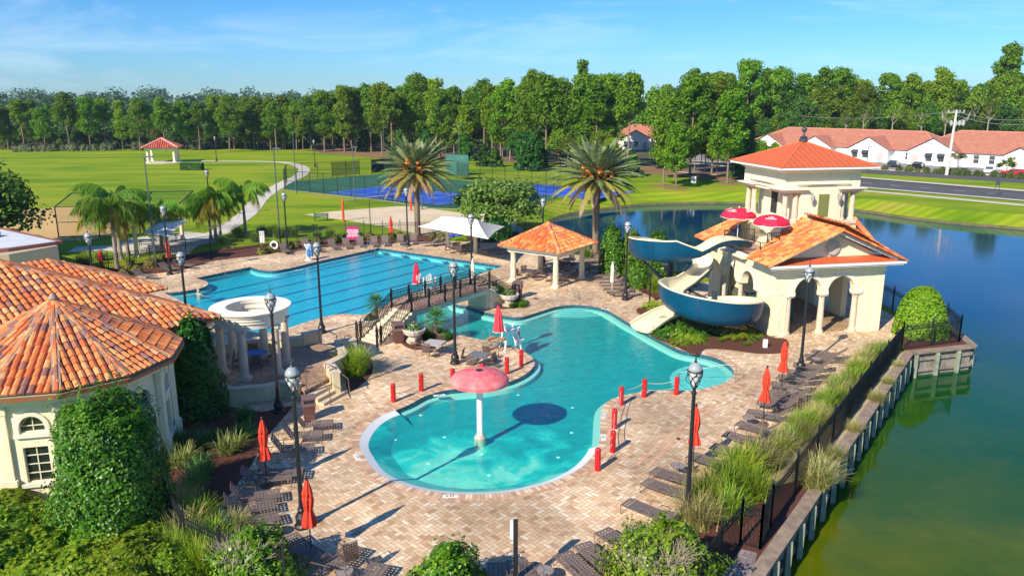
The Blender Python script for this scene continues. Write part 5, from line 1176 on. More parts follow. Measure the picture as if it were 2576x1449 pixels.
# ================================================================ pool hand rails
def rail_thing(loc, rz, pts, lb, r=.019, m=M_steel):
    k = MB(); 
    for p in pts: k.tube(p, r, 8)
    o = k.build('pool_handrail', m); o.location = loc; o.rotation_euler = (0,0,rz); return tag(o, lb, 'handrail', 'pool handrails')
A = [(0,0,0),(0,0,.8),(.06,0,.9),(.16,0,.92),(1.2,0,.35),(1.5,0,.1),(1.5,0,-.4)]
B2 = [(0,.35,-.4),(0,.35,0)]
rail_thing(P(1428,744) + Vector((0,0,.01)), R(-62), [A, [(0,0,.3),(.7,.05,.42),(.85,.05,.38),(.95,.05,-.4)]], 'tall bent handrail over the curved steps at the top of the wading pool')
rail_thing(P(1850,962), R(158), [[(0,0,0),(0,0,.85),(.1,0,.95),(.6,.0,.92),(2.9,.1,.2),(2.9,.1,-.4)]], 'long bent handrail at the right pool entry')
rail_thing(P(1214,866), R(55), [[(0,s,0),(0,s,.75),(.12,s,.88),(.35,s,.85),(.6,s,.3),(.7,s,-.4)] for s in (0,-.55)], 'pair of ladder rails behind the lifeguard chair')
rail_thing(P(560,685), R(-60), [[(-.1,0,0),(-.1,0,.7),(0,0,.85),(.2,0,.85),(1.5,0,.0),(1.5,0,-.4)]], 'slanting handrail on the far steps of the lap pool')
rail_thing(P(398,728), R(-40), [[(0,s,0),(0,s,.7),(.15,s,.85),(.4,s,.8),(.7,s,-.1)] for s in (0,.5)], 'ladder rails at the left end of the lap pool')
rail_thing(P(905,630), R(-55), [[(-.2,s,0),(-.1,s,.85),(.2,s,.85),(1.6,s,.25),(1.6,s,-.3)] for s in (0,.9)], 'pair of white stair rails at the far side of the lap pool', .03)
rail_thing(P(1240,672), R(200), [[(0,s,0),(0,s,.7),(.15,s,.85),(.45,s,.8),(.75,s,-.2)] for s in (0,.5)], 'ladder rails at the right corner of the lap pool')
rail_thing(P(735,820), R(140), [[(0,s,0),(0,s,.7),(.15,s,.85),(.4,s,.8),(.7,s,-.1)] for s in (0,.5)], 'ladder rails behind the rotunda')
# ================================================================ lifeguard chairs
M_plast = mat('white_plastic', (.84,.84,.84), rough=.4)
def guard(loc, rz, lb, g):
    t = thing('lifeguard_chair', loc, rz, lb, 'lifeguard chair', g); H_ = 1.15
    k = MB(); k.box(-.3, .32, -.36, .36, H_, H_+.05); k.build('seat', M_plast, t)
    k = MB()
    for j, h in enumerate((.62,.72,.8,.72,.62)): k.beam((-.28, -.28 + .14*j, H_), (-.55, -.26 + .13*j, H_ + h), .115, .03, up=(1,0,0))
    k.build('backrest', M_plast, t)
    for s in (-1, 1):
        k = MB(); k.box(-.45, .45, s*.46 - .06, s*.46 + .06, H_+.28, H_+.32); k.beam((.3, s*.44, H_), (.32, s*.44, H_+.28), .08); k.build('armrest', M_plast, t)
        for x, e in ((.3,.25),(-.3,-.2)): k = MB(); k.beam((x, s*.38, H_+.05), (x+e, s*.46, 0), .09, .07); k.build('leg', M_plast, t)
    k = MB(); k.box(.3, .75, -.38, .38, .62, .66)
    for z in (.3, .62): k.beam((.45 + .1, -.43, z), (.45 + .1, .43, z), .07, .05)
    k.beam((-.42,-.42,.55), (-.42,.42,.55), .06); k.build('foot_step', M_plast, t)
    return t
guard(P(1283,878), R(-160) + pi, 'tall white lifeguard chair at the tip of the peninsula beside the red umbrella', 'lifeguard chairs')
guard(P(1082,748), R(100), 'tall white lifeguard chair beside the lap pool, seen through the bridge railing', 'lifeguard chairs')
k = MB(); k.lathe([(.0,-.45),(.1,-.42),(.17,-.2),(.18,.1),(.12,.36),(.0,.45)], 14); o = k.build('rescue_buoy', mat('buoy_red', (.62,.03,.05), rough=.5)); o.location = P(1304,865) + Vector((0,0,.48)); o.scale = (.5,1,1); tag(o, 'red oval rescue tube hanging on the lifeguard chair legs', 'rescue tube')
prof3 = [(.30,1.52),(.29,1.6),(.25,2.0),(.19,2.5),(.12,2.85),(.04,2.98)]
def gumb(u, v, lb, txt, m):
    t = thing('closed_umbrella', P(u, v), .2, lb, 'umbrella', 'furled lifeguard umbrellas'); k = MB(); pleat_canopy(k, prof3, amt=.1); k.build('canopy', m, t)
    k = MB(); k.tube([(0,0,0),(0,0,2.9)], .025, 8); k.build('pole', M_steel, t); k = MB(); k.lathe([(.06,2.9),(.09,2.96),(.07,3.04),(.01,3.06)], 10); k.build('finial', m, t)
    if txt: textmesh('LIFE\nGUARD', .2, M_white, t, Matrix.Translation((.12,-.285,1.95)) @ Matrix.Rotation(R(-82), 4, 'Y') @ Matrix.Rotation(R(0), 4, 'Z') @ Matrix.Rotation(R(80), 4, 'X') if 0 else Matrix.Translation((.1,-.275,2.0)) @ Matrix.Rotation(R(83), 4, 'X') @ Matrix.Rotation(R(80), 4, 'Z'), .01)
    k = MB(); 
    for q in range(32): a, b_ = 2*pi*q/32, 2*pi*(q+1)/32; k.beam((.325*cos(a), .325*sin(a), 1.51 + .02*(q % 4)), (.325*cos(b_), .325*sin(b_), 1.51 + .02*((q+1) % 4)), .02, .03)
    k.build('hem', mat('white_hem', (.8,.7,.7)), t)
gumb(1254, 897, 'rose red furled umbrella with scalloped hem by the lifeguard chair', False, mat('rose_canvas', (.80,.05,.07), rough=.8)); gumb(1050, 764, 'magenta furled umbrella with white lettering beside the lap pool', True, M_mag)
B = thing('guard_stand', P(1247,878), R(-20), 'small tan platform with steel hoops beside the lifeguard chair', 'stand')
k = MB(); k.box(-.5,.5,-.4,.4,.62,.67); k.build('platform', mat('tan_board', (.45,.24,.10), rough=.7), B)
k = MB()
for s in (-1,1): k.tube([(-.42,s*.36,0),(-.42,s*.36,.62)], .02, 6); k.tube([(.42,s*.36,0),(.42,s*.36,.62)], .02, 6); k.tube([(-.45,s*.3,0),(-.3,s*.3,.3),(0,s*.3,.42),(.3,s*.3,.3),(.4,s*.3,0)], .02, 6)
k.build('frame', M_steel, B)
# pool lift under its blue and white cover
B = thing('pool_lift', P(776,655), .6, 'white pool lift with a blue and white cover on the far lap pool edge', 'pool lift')
k = MB(); k.lathe([(.34,0),(.36,.06),(.2,.12),(.14,.5),(.13,.9)], 14); k.beam((0,0,.9),(-.25,.1,1.55), .12); k.beam((-.25,.1,1.5),(.35,-.1,1.35), .09); k.build('lift_body', M_plast, B)
k = MB(); k.lathe([(.30,.35),(.34,.6),(.28,1.0),(.2,1.4),(.1,1.55)], 14, (.15,0,0), pleat=.12, np_=5); k.build('cover', mat('lift_cover', (.05,.18,.40), (.60,.64,.70), scale=1.6, rough=.8, lo=.5, hi=.55), B)
# ================================================================ litter bins and planters
def make_bin():
    t = thing('litter_bin', (0,0,0), 0, None, 'litter bin')
    k = MB(); a = .31; vs = [(-a+.05,-a+.05,0),(a-.05,-a+.05,0),(a-.05,a-.05,0),(-a+.05,a-.05,0),(-a,-a,.82),(a,-a,.82),(a,a,.82),(-a,a,.82)]
    k.add(vs, [(3,2,1,0),(4,5,6,7),(0,1,5,4),(1,2,6,5),(2,3,7,6),(3,0,4,7)]); k.build('bin_body', mat('brown_plastic', (.13,.055,.045), rough=.5), t)
    k = MB(); k.box(-.35,.35,-.35,.35,.82,.90); k.box(-.33,-.27,-.33,.33,.90,1.22); k.box(.27,.33,-.33,.33,.90,1.22); k.box(-.27,.27,.27,.33,.90,1.22); k.box(-.27,.27,-.33,-.27,.90,.98); k.box(-.27,.27,-.33,-.27,1.16,1.22); k.box(-.36,.36,-.36,.36,1.22,1.28); k.build('bin_hood', mat('brown_hood', (.20,.12,.11), rough=.45), t)
    k = MB(); k.box(-.26,.26,-.29,-.27,.98,1.16); k.build('opening', M_dark, t); return t  # dark panel fills the slot, its shade painted as colour
BP = Pool(make_bin())
BP(P(1003,862), .35, 'brown litter bin with a hooded opening at the foot of the bridge steps', 'litter bins'); BP(P(1302,750), -.25, 'brown litter bin right of the bridge beside a planter bowl', 'litter bins'); BP(P(779,1054), .35, 'brown litter bin at the foot of the terrace steps, behind a lounger', 'litter bins', .88); BP(P(236,700), .2, 'green litter bin in the shade beyond the far left fence', 'litter bins', .8)
def make_planter():
    t = thing('planter_bowl', (0,0,0), 0, None, 'planter')
    k = MB(); k.lathe([(.30,.34),(.34,.36),(.30,.42),(.42,.48),(.58,.60),(.66,.76),(.70,.84),(.72,.90),(.66,.92),(.62,.86),(.0,.84)], 28, cap=False, pleat=.012, np_=14); k.build('bowl', mat('bowl_stone', (.72,.67,.58), (.58,.53,.45), scale=5, rough=.85), t)
    k = MB(); k.box(-.42,.42,-.34,.34,0,.2, TM(0,0,0,.3)); k.box(-.32,.32,-.3,.3,.2,.345, TM(.03,0,0,.7)); k.build('plinth', mat('rough_block', (.62,.54,.40), (.42,.35,.26), scale=4, rough=.9, bump=.8, bs=8), t)
    k = MB(); k.lathe([(0,.85),(.6,.85)], 14, cap=False); k.build('soil', M_mulch, t); return t
PB = Pool(make_planter())
PB(P(1042,862), .3, 'stone planter bowl with leafy annuals right of the brown bin', 'stone planter bowls'); PB(P(1281,770), .8, 'stone planter bowl by the far end of the bridge', 'stone planter bowls'); PB(P(933,836), .2, 'stone planter bowl with a small palm behind the bridge steps', 'stone planter bowls')
# ================================================================ fences
M_fence = mat('fence_black', (.012,.015,.02), rough=.45)
def fence(pts, lb, h=1.5, gap=.115, bay=2.4, rings=True, z=0, m=M_fence, far=False):
    pts = [Vector((p[0], p[1], z)) for p in pts]; t = thing('picket_fence', pts[0], 0, lb, 'fence'); o = pts[0]
    for a, b_ in zip(pts, pts[1:]):
        d = b_ - a; n = max(1, round(d.length / bay))
        for i in range(n):
            p, q = a + d * (i/n) - o, a + d * ((i+1)/n) - o; L_ = (q - p).length; k = MB(); Z = Vector((0,0,1))
            for zz in ((h-.08),(h-.26),.12): k.beam(p + Z*zz, q + Z*zz, .035, .03)
            w = .016 if not far else .026; g = gap if not far else .16
            for j in range(1, round(L_/g)): s = p + (q-p) * j / round(L_/g); k.beam(s + Z*.05, s + Z*(h + .1 if True else h), w)
            if rings:
                nr = round(L_ / .16); dr = (q-p).normalized()
                for j in range(nr):
                    c = p + (q-p) * (j+.5)/nr + Z*(h-.17); k.add([c + dr*r*cos(a_) + Z*r*sin(a_) for r in (.045,.065) for a_ in [2*pi*s_/8 for s_ in range(8)]], [(s_, (s_+1) % 8, 8+(s_+1) % 8, 8+s_) for s_ in range(8)])
            k.build('fence_panel', m, t)
            k = MB(); k.beam(p, p + Z*(h+.22), .07); k.lathe([(.05,0),(.05,.02),(.02,.05),(.04,.09),(.005,.12)], 6, p + Z*(h+.22)); k.build('fence_post', m, t)
    q = pts[-1] - o; k = MB(); k.beam(q, q + Vector((0,0,h+.22)), .07); k.build('fence_post', m, t); return t
swl = lambda s: Vector((8.17,22.4,0)) + (Vector((23.4,43.7,0)) - Vector((8.17,22.4,0))) * s + Vector((-.34,.25,0))
fence([swl(1.0) + Vector((.15,.1,0)), swl(.75), swl(.5), swl(.3), swl(.075)], 'black picket fence with a ring frieze along the top of the timber seawall')
fence([swl(.075), P(1911,1385)], 'last short black fence bay beside the gate', bay=1.3)
fence([P(1911,1385), P(1861,1371)], 'short black picket gate with a ring frieze, right foreground', bay=1.3)
fence([P(1861,1371), P(1810,1433), P(1770,1500), P(1740,1600)], 'black picket fence running out of the bottom right corner')
fence([swl(1.0) + Vector((.15,.1,0)), (27.5,45.6)], 'black picket fence in front of the round clipped shrub over the seawall'); fence([(27.5,45.6),(28.2,48.4),(26.9,50.9)], 'black picket fence round the far side of the clipped shrub')
fence([(26.9,50.9),(26.9,57),(24,60.3),(17.3,62.2)], 'black picket fence behind the slide tower beside the pond'); fence([(17.3,62.2),(12.8,66.6),(9.3,71),(7.6,77),P(1345,600)], 'black picket fence between the clipped shrubs and the pond', far=True)
ff = [P(200,698), P(275,686), P(380,664), P(470,651), P(531,640)]
fence(ff, 'black picket fence at the far left by the palms', far=True, rings=False); fence([P(531,640), P(650,622), P(705,616)], 'black picket fence with the white life ring, far left of the pool', far=True, rings=False)
fence([P(705,616), P(790,606), P(870,598)], 'black picket fence left of the magenta rules sign', far=True, rings=False); fence([P(870,598), P(963,596), P(1051,593), P(1130,590), P(1240,588), P(1300,586), P(1345,600)], 'black picket fence in front of the volleyball sand', far=True, rings=False)
gl_ = [P(405,1240), P(430,1330), P(470,1400), P(560,1449), P(720,1500)]
fence([gl_[0], gl_[1] , gl_[2], gl_[3], gl_[4]], 'black picket fence with a ring frieze in the bottom left grasses')
# tall chain-link round the courts
M_mesh, nt, b, N, L = nodes('chain_link')
def cl():
    tr = N('ShaderNodeBsdfTransparent'); ms = N('ShaderNodeMixShader'); ms.inputs[0].default_value = .16; b.inputs['Base Color'].default_value = (.01,.03,.02,1)
    L(tr.outputs[0], ms.inputs[1]); L(b.outputs[0], ms.inputs[2]); L(ms.outputs[0], nt.nodes['Material Output'].inputs[0])
cl()
def chain(pts, lb, h=3.2, bay=3.0, screens=()):
    t = thing('chain_link_fence', pts[0], 0, lb, 'fence'); o = Vector((pts[0].x, pts[0].y, 0)); s_i = 0
    for a, b_ in zip(pts, pts[1:]):
        d = b_ - a; d.z = 0; n = max(1, round(d.length/bay))
        for i in range(n):
            p, q = a + d*(i/n) - o, a + d*((i+1)/n) - o; p.z = q.z = 0; Z = Vector((0,0,1))
            k = MB(); k.add([p, q, q + Z*h, p + Z*h], [(0,1,2,3)]); k.build('mesh_panel', M_mesh, t)
            k = MB(); k.tube([p, p + Z*h, ], .05, 6); k.tube([p + Z*h, q + Z*h], .03, 5); k.tube([p + Z*h*.5, q + Z*h*.5], .02, 4); k.build('fence_post', M_fence, t)
            if s_i in screens: k = MB(); k.add([p + Z*.35 + d*.004, q + Z*.35 - d*.004, q + Z*(h*.92) - d*.004, p + Z*(h*.92) + d*.004], [(0,1,2,3)]); so_ = k.build('wind_screen', mat('wind_screen', (.012,.045,.035), rough=.9), t)
            s_i += 1
    return t
chain([P(722,458), P(800,451), P(905,443), P(965,437), P(1040,434)], 'chain link fence with dark screens along the far side of the court', screens=(3,4,6,7)); chain([P(1040,434), P(1150,450), P(1270,462), P(1410,476)], 'chain link fence behind the date palm, far right side of the court', screens=(6,))
chain([P(722,458), P(716,478)], 'chain link fence at the left end of the court'); chain([P(716,478), P(850,492), P(955,502.5), P(1090,522), P(1225,527), P(1330,520), P(1412,496)], 'chain link fence along the near side of the court')
k = MB(); k.add([(0,0,0),(4.6,-1.6,0),(4.6,-1.6,4.0),(0,0,4.0)], [(0,1,2,3)]); o = k.build('court_screen', mat('green_tarp', (.03,.15,.12), (.05,.19,.15), scale=1, rough=.8)); o.location = P(1122,440); tag(o, 'tall green tarpaulin screen behind the date palm', 'screen')
def net(a, b_, lb, h=.95, z0=0.0, cat='net', band=.06):
    t = thing('sports_net', a, 0, lb, cat); d = b_ - a; k = MB(); Z = Vector((0,0,1)); d = Vector((d.x, d.y, 0)); k.add([Z*z0, d + Z*z0, d + Z*(z0+h), Z*(z0+h)], [(0,1,2,3)]); k.build('netting', M_mesh, t)
    k = MB(); k.beam(Z*(z0+h), d + Z*(z0+h), band, band); k.build('net_band', M_white, t); return t
net(tq(TL/2, -.3), tq(TL/2, TW+.3), 'low net across the blue tennis court'); 
v0, v1 = P(865,556), P(1034,533) + Vector((0,0,0)); v0, v1 = P(957,614-56), P(1144,588-58)
v0, v1 = P(864,556), P(1034,530)
net(v0, v1, 'white taped volleyball net over the sand', 1.0, 1.5)
for p, lb in ((v0, 'orange red padded volleyball post at the left of the net'), (v1, 'orange red padded volleyball post at the right of the net')):
    k = MB(); k.lathe([(.16,0),(.16,2.5),(.1,2.6)], 12); o = k.build('volleyball_post', mat('orange_pad', (.72,.10,.02), rough=.6)); o.location = p; tag(o, lb, 'post', 'padded volleyball posts')
# ================================================================ tall court light poles
def pole(u, vb, vt, lb, r=.09, m=M_galv, arm=True):
    p = P(u, vb); h = ZY(p.y, vt); t = thing('light_pole', p, 0, lb, 'light pole', 'tall sports light poles')
    k = MB(); k.tube([(0,0,0),(0,0,h)], r, 8, r2=r*.6); k.build('pole', m, t)
    if arm: k = MB(); k.box(-.1,.75,-.12,.12,h-.05,h+.06); k.build('lamp_head', M_galv, t)
for a in ((393,672,395,'tall grey light pole behind the far left loungers'), (705,612,374,'tall grey light pole at the far left corner of the pool fence'), (746,488,333,'tall grey light pole at the near left corner of the tennis court'), (893,507,370,'tall grey light pole at the near side of the tennis court'),
    (1062,527,380,'tall light pole rising behind the left date palm'), (968,430,322,'thin distant light pole behind the tennis court, left'), (1112,384,319,'thin distant light pole among the pines behind the court'), (1156,439,316,'thin distant light pole at the green tarpaulin'), (1276,408,330,'thin distant light pole, left of a pair behind the court'), (1289,408,331,'thin distant light pole, right of a pair behind the court'), (1443,410,323,'thin distant light pole beside the right date palm')): pole(*a)
pole(933, 600, 505, 'thin camera pole at the pool fence before the volleyball sand', .06, M_black, False); pole(2180,  418, 370, 'thin dark street light pole in front of the far white houses', .1, M_black)
k = MB(); k.box(-.07,.07,-.06,.06,0,2.35); B = thing('camera_post', P(1297,1482), 0, 'square dark post with a white box at the bottom edge of the picture', 'post'); k.build('post', M_black, B); k = MB(); k.box(-.17,-.075,-.08,.08,1.75,2.3); k.build('control_box', M_plast, B)
k = MB(); k.box(-.12,.12,-.09,.09,0,.55); o = k.build('utility_box', M_plast); o.location = P(1924,876); tag(o, 'small white upright box in the mulch before the tower', 'utility box')
k = MB(); k.lathe([(.07,0),(.06,1.5),(.09,1.52),(.05,1.6),(.03,1.62)], 10); o = k.build('path_light', M_black); o.location = P(1634,762 + 0); tag(o, 'short black bollard light left of the slide', 'bollard light'); o.scale = (1,1,1.35)
# rules sign, small signs
def sign(u, v, w, h, z, m, lb, txt=None, rz=0, legs=True, tm=None, ts=.12):
    t = thing('sign', P(u, v), rz, lb, 'sign')
    k = MB(); k.box(-w/2, w/2, -.03, .03, z, z+h); k.build('sign_panel', m, t)
    if legs:
        k = MB()
        for s in (-1, 1): k.beam((s*(w/2+.04), 0, 0), (s*(w/2+.04), 0, z+h+.1), .07)
        k.build('sign_post', M_galv, t)
    if txt: textmesh(txt, ts, tm or M_white, t, Matrix.Translation((0, -.04, z+h*.5)) @ Matrix.Rotation(R(90), 4, 'X'), .002)
sign(889, 618, 1.15, 1.35, .62, mat('sign_magenta', (.50,.01,.16), rough=.5), 'magenta rules sign with white lines of text by the far fence', 'POOL RULES\nNO RUNNING\nNO DIVING\nNO GLASS\nSHOWER FIRST', 0, True, None, .19)
sign(1208, 600, .55, .7, .8, M_plast, 'small white notice hung beside the shade canopy column', 'NOTICE', 0, False, M_black, .12)
sign(661, 618, .5, 1.2, .3, M_plast, 'small white panel on the far fence', None, 0, False); sign(1744, 471, .8, 1.1, .7, M_plast, 'small white sign on the lawn beyond the pond', 'NO\nSWIM', 0, False, M_black, .3)
sign(2506, 492, .7, 1.5, 1.6, M_galv, 'back of a grey road sign beside the near road', None, .3)
k = MB(); k.tube([(.33*cos(2*pi*i/24), 0, .33*sin(2*pi*i/24)) for i in range(25)], .1, 8, cap=False); B = thing('life_ring', P(691-1,634) + Vector((0,0,1.0)), 0, 'white life ring hanging on the far fence', 'life ring'); k.build('ring', M_white, B); B.location = P(691,636) + Vector((0,0,.75)); k = MB(); k.beam((0,.0,.3),(0,0,1.1), .04); k.build('hanger', M_steel, B)
B = thing('park_bench', P(893-2,560+2), .15, 'dark green park bench on the grass beside the sand court', 'bench')
B.location = P(895, 562)
k = MB()
for j in range(4): k.box(-.9,.9,-.25+.13*j,-.15+.13*j,.42,.45)
k.build('seat', mat('bench_green', (.015,.10,.05), rough=.6), B); k = MB()
for j in range(4): k.box(-.9,.9,.28,.31,.5+.11*j,.58+.11*j)
k.build('backrest', mat('bench_green', (0,0,0)), B)
for s in (-1, 1): k = MB(); k.beam((s*.75,-.2,0),(s*.75,-.2,.42), .06); k.beam((s*.75,.25,0),(s*.75,.3,.92), .06); k.build('leg', M_black, B)
B.location = P(808, 556)
# ================================================================ shade canopy, far gazebo, picnic shade
def fabric(name, corners, peaks, m, parent, n=10, sag=.0):
    """tensioned cloth: quad of corners rising to a short ridge"""
    k = MB(); c = [Vector(p) for p in corners]; pk = [Vector(p) for p in peaks]; tris = [(c[0],c[1],pk[1],pk[0]), (c[1],c[2],pk[1],pk[1]), (c[2],c[3],pk[0],pk[1]), (c[3],c[0],pk[0],pk[0])]
    for a, b_, q, r in tris:
        vs = []
        for i in range(n+1):
            for j in range(n+1):
                s, t = i/n, j/n; p = (a*(1-s)+b_*s)*(1-t) + (r*(1-s)+q*s)*t; edge = 4*s*(1-s)*(1-t)
                ctr = (pk[0] + pk[1]) / 2; ctr.z = a.z; p = p + (Vector((ctr.x, ctr.y, p.z)) - p) * .07*edge; p.z -= .5 * t*(1-t) ; vs.append(p)
        k.add(vs, [(i*(n+1)+j, i*(n+1)+j+1, (i+1)*(n+1)+j+1, (i+1)*(n+1)+j) for i in range(n) for j in range(n)])
    return k.build(name, m, parent, smooth=True)
o_ = P(1160, 632)
B = thing('shade_canopy', o_, 0, 'white tensioned shade canopy on stone columns behind the lap pool', 'canopy')
lo = lambda u, v, z: P(u, v, z) - o_
zc = 2.9; cc = [lo(1051,570,2.75), lo(1229,602,2.75), lo(1270,570,2.9), lo(1150,540,2.9)]
fabric('canopy_cloth', [(p.x,p.y,p.z) for p in cc], [tuple(lo(1112,544,4.1)), tuple(lo(1200,552,4.1))], mat('canopy_white', (.72,.67,.58), rough=.9), B)
for u, v in ((1127,626),(1196,637),(1215,606)):
    q = P(u, v) - o_; column('column', q.x, q.y, 0, 2.75, .19, B, mat('cream_column', (0,0,0)))
o_ = P(412, 408); B = thing('gazebo', o_, .25, 'small distant gazebo with cream columns and a red tile roof on the lawn', 'gazebo')
for sx in (-1,1):
    for sy in (-1,1): column('column', sx*2.9, sy*2.6, .05, 3.0, .34, B, mat('pale_column', (.80,.72,.56), rough=.8), n=10)
k = MB(); k.box(-3.5,3.5,-3.2,3.2,3.1,3.55); k.build('beam', M_trim, B)
t_, b_, r_ = MB(), MB(), MB(); q = [(-4,-3.7,3.55),(4,-3.7,3.55),(4,3.7,3.55),(-4,3.7,3.55)]
for i in range(4): tiles(t_, b_, [q[i], q[(i+1) % 4], (0,0,5.6)], .5, .8, 3); ridge(r_, q[i], (0,0,5.6), .25, .8)
t_.build('roof_tiles', mat('clay_tile_far', (.5,.1,.05), rough=.8, isl=[(.50,.08,.05),(.60,.14,.08),(.42,.06,.04)]), B); b_.build('roof', mat('roof_under', (.34,.07,.04)), B); r_.build('ridge_tiles', mat('ridge_pale', (.72,.42,.32)), B)
o_ = P(390, 600); B = thing('picnic_canopy', o_, 0, 'white picnic shade canopy half hidden behind the left palms', 'canopy')
fabric('canopy_cloth', [tuple(lo2) for lo2 in [P(360,586,2.8)-o_, P(420,596,2.8)-o_, P(476,552,2.8)-o_, P(400,546,2.8)-o_]], [tuple(P(400,566,3.2)-o_), tuple(P(420,564,3.2)-o_)], mat('canopy_white', (0,0,0)), B)
for u, v in ((345,645),(420,625),(460,604)): q = P(u, v) - o_; column('column', q.x, q.y, 0, 2.75, .2, B, mat('cream_column', (0,0,0)), n=12)
def make_picnic():
    t = thing('picnic_table', (0,0,0), 0, None, 'table'); m_ = mat('picnic_green', (.02,.04,.035), rough=.6)
    k = MB(); k.box(-.9,.9,-.38,.38,.72,.76); k.build('table_top', m_, t)
    for s in (-1,1): k = MB(); k.box(-.9,.9,s*.68-.13,s*.68+.13,.42,.46); k.build('bench_seat', m_, t); k = MB(); k.tube([(s*.6,-.7,0),(s*.6,-.65,.42),(s*.6,0,.72),(s*.6,.65,.42),(s*.6,.7,0)], .03, 5); k.build('leg', m_, t)
    return t
PT = Pool(make_picnic())
for (u, v), lb in (((370,622),'dark picnic table under the white shade, left'), ((400,612),'dark picnic table under the white shade, middle'), ((428,608),'dark picnic table under the white shade, right')): PT(P(u, v), .3, lb, 'picnic tables under the shade')
# backstop
B = thing('backstop', P(150,600), 0, 'tall chain link baseball backstop beside the infield dirt', 'backstop'); o_ = P(150,600)
def bp_(u, v, Y): return Vector((XY(Y, u, v), Y, ZY(Y, v))) - o_
Ya = P(165, 608).y; Yb = P(232, 590).y; A0, A1 = bp_(165,658-50,Ya), bp_(153,574,Ya)
p1 = P(148,598) ; pa = p1 - o_; h1 = ZY(p1.y, 521); h2 = ZY(p1.y + 3, 483)
W_ = Vector((12.5, 2.0, 0)); k = MB(); Z = Vector((0,0,1)); fr_ = []
top = Vector((1.6, 3.2, 0))
for s in (0, .33, .66, 1):
    a = pa + W_*s; k.tube([a, a + Z*h1, a + top*.6 + Z*h2], .07, 6)
for z in (.1, h1*.5, h1): k.tube([pa + Z*z, pa + W_ + Z*z], .05, 5)
k.tube([pa + top*.6 + Z*h2, pa + W_ + top*.6 + Z*h2], .05, 5); k.build('frame', M_black, B)
k = MB(); k.add([pa, pa + W_, pa + W_ + Z*h1, pa + Z*h1, pa + W_ + top*.6 + Z*h2, pa + top*.6 + Z*h2], [(0,1,2,3),(3,2,4,5)]); k.build('netting', M_mesh, B)
# ================================================================ timber seawall
B = thing('timber_seawall', (8.17,22.4,0), 0, 'weathered timber seawall with a cap board and greenish posts along the pond', 'seawall')
sw = [Vector((1.5,13.1,0)), Vector((8.17,22.4,0)), Vector((10.7,25.9,0)), Vector((13.56,30.0,0)), Vector((23.4,43.7,0)), Vector((27.9,45.0,0)), Vector((28.6,48.5,0)), Vector((27.3,51.3,0))]
M_board = mat('weathered_board', (.36,.31,.25), (.20,.17,.14), scale=3, rough=.95, bump=.5, bs=20, stretch=(1,1,.4))
M_cap = mat('grey_timber', (.36,.27,.20), (.20,.15,.115), scale=2.2, rough=.95, bump=.5, bs=14); M_pile = mat('treated_post', (.33,.36,.26), (.17,.22,.17), scale=2.5, rough=.9)
so2 = Vector((8.17,22.4,0))
for i, (a, b_) in enumerate(zip(sw, sw[1:])):
    a, b_ = a - so2, b_ - so2; d = (b_ - a); L_ = d.length; t = d.normalized(); n = Vector((t.y, -t.x, 0))
    k = MB(); q = max(1, round(L_/.24))
    for j in range(q): p = a + d*(j+.5)/q; k.beam(p + n*.05 - Vector((0,0,2)), p + n*(.05 + .012*(j % 2)) - Vector((0,0,.06)), L_/q*.95, .05, up=n)
    k.build('board_wall', M_board, B)
    k = MB(); k.beam(a + n*.12 + Vector((0,0,.0)) , b_ + n*.12 + Vector((0,0,.0)), .5, .13); k.build('cap_board', M_cap, B)
    k = MB(); k.beam(a + n*.16 - Vector((0,0,.45)), b_ + n*.16 - Vector((0,0,.45)), .09, .2); k.beam(a + n*.16 - Vector((0,0,1.15)), b_ + n*.16 - Vector((0,0,1.15)), .09, .2); k.build('waler', M_board, B)
    m = max(1, round(L_/1.55))
    for j in range(m + (i == len(sw)-2)): p = a + d*(j + .25)/m; k = MB(); k.beam(p + n*.3 - Vector((0,0,2.2)), p + n*.3 - Vector((0,0,.1)), .22, .2); k.build('pile', M_pile, B)
# ================================================================ swimmer
def skin_body(name, verts, edges, radii, m, loc, rz, lb, cat='person'):
    me = bpy.data.meshes.new(name); me.from_pydata(verts, edges, []); o = bpy.data.objects.new(name, me); C.objects.link(o)
    md = o.modifiers.new('s', 'SKIN'); me.skin_vertices[0].data[0].use_root = True
    for i, r in enumerate(radii): me.skin_vertices[0].data[i].radius = (r if isinstance(r, tuple) else (r, r))
    o.modifiers.new('d', 'SUBSURF').levels = 2; o.modifiers['d'].render_levels = 2
    bpy.context.view_layer.update(); me2 = bpy.data.meshes.new_from_object(o.evaluated_get(bpy.context.evaluated_depsgraph_get())); o.modifiers.clear(); o.data = me2; me2.materials.clear(); me2.materials.append(m)
    for p in me2.polygons: p.use_smooth = True
    o.location = loc; o.rotation_euler = (0,0,rz); return tag(o, lb, cat)
V = [(0,0,-.25),(0,.02,0),(0,.04,.2),(0,.06,.33),(0,.05,.42),(0,.02,.53),(0,.0,.62),(-.2,.04,.26),(-.48,-.1,.1),(-.72,-.3,.04),(-.80,-.38,.03),(.2,.04,.26),(.48,-.1,.1),(.72,-.3,.04),(.80,-.38,.03),(-.1,-.05,-.5),(-.14,.2,-.9),(.1,-.05,-.5),(.14,.2,-.9)]
E = [(0,1),(1,2),(2,3),(3,4),(4,5),(5,6),(2,7),(7,8),(8,9),(9,10),(2,11),(11,12),(12,13),(13,14),(0,15),(15,16),(0,17),(17,18)]
Rr = [(.17,.12),(.19,.13),(.2,.13),(.07,.07),(.085,.095),(.10,.11),(.07,.08),(.085,.085),(.055,.055),(.04,.04),(.035,.02),(.085,.085),(.055,.055),(.04,.04),(.035,.02),(.09,.09),(.06,.06),(.09,.09),(.06,.06)]
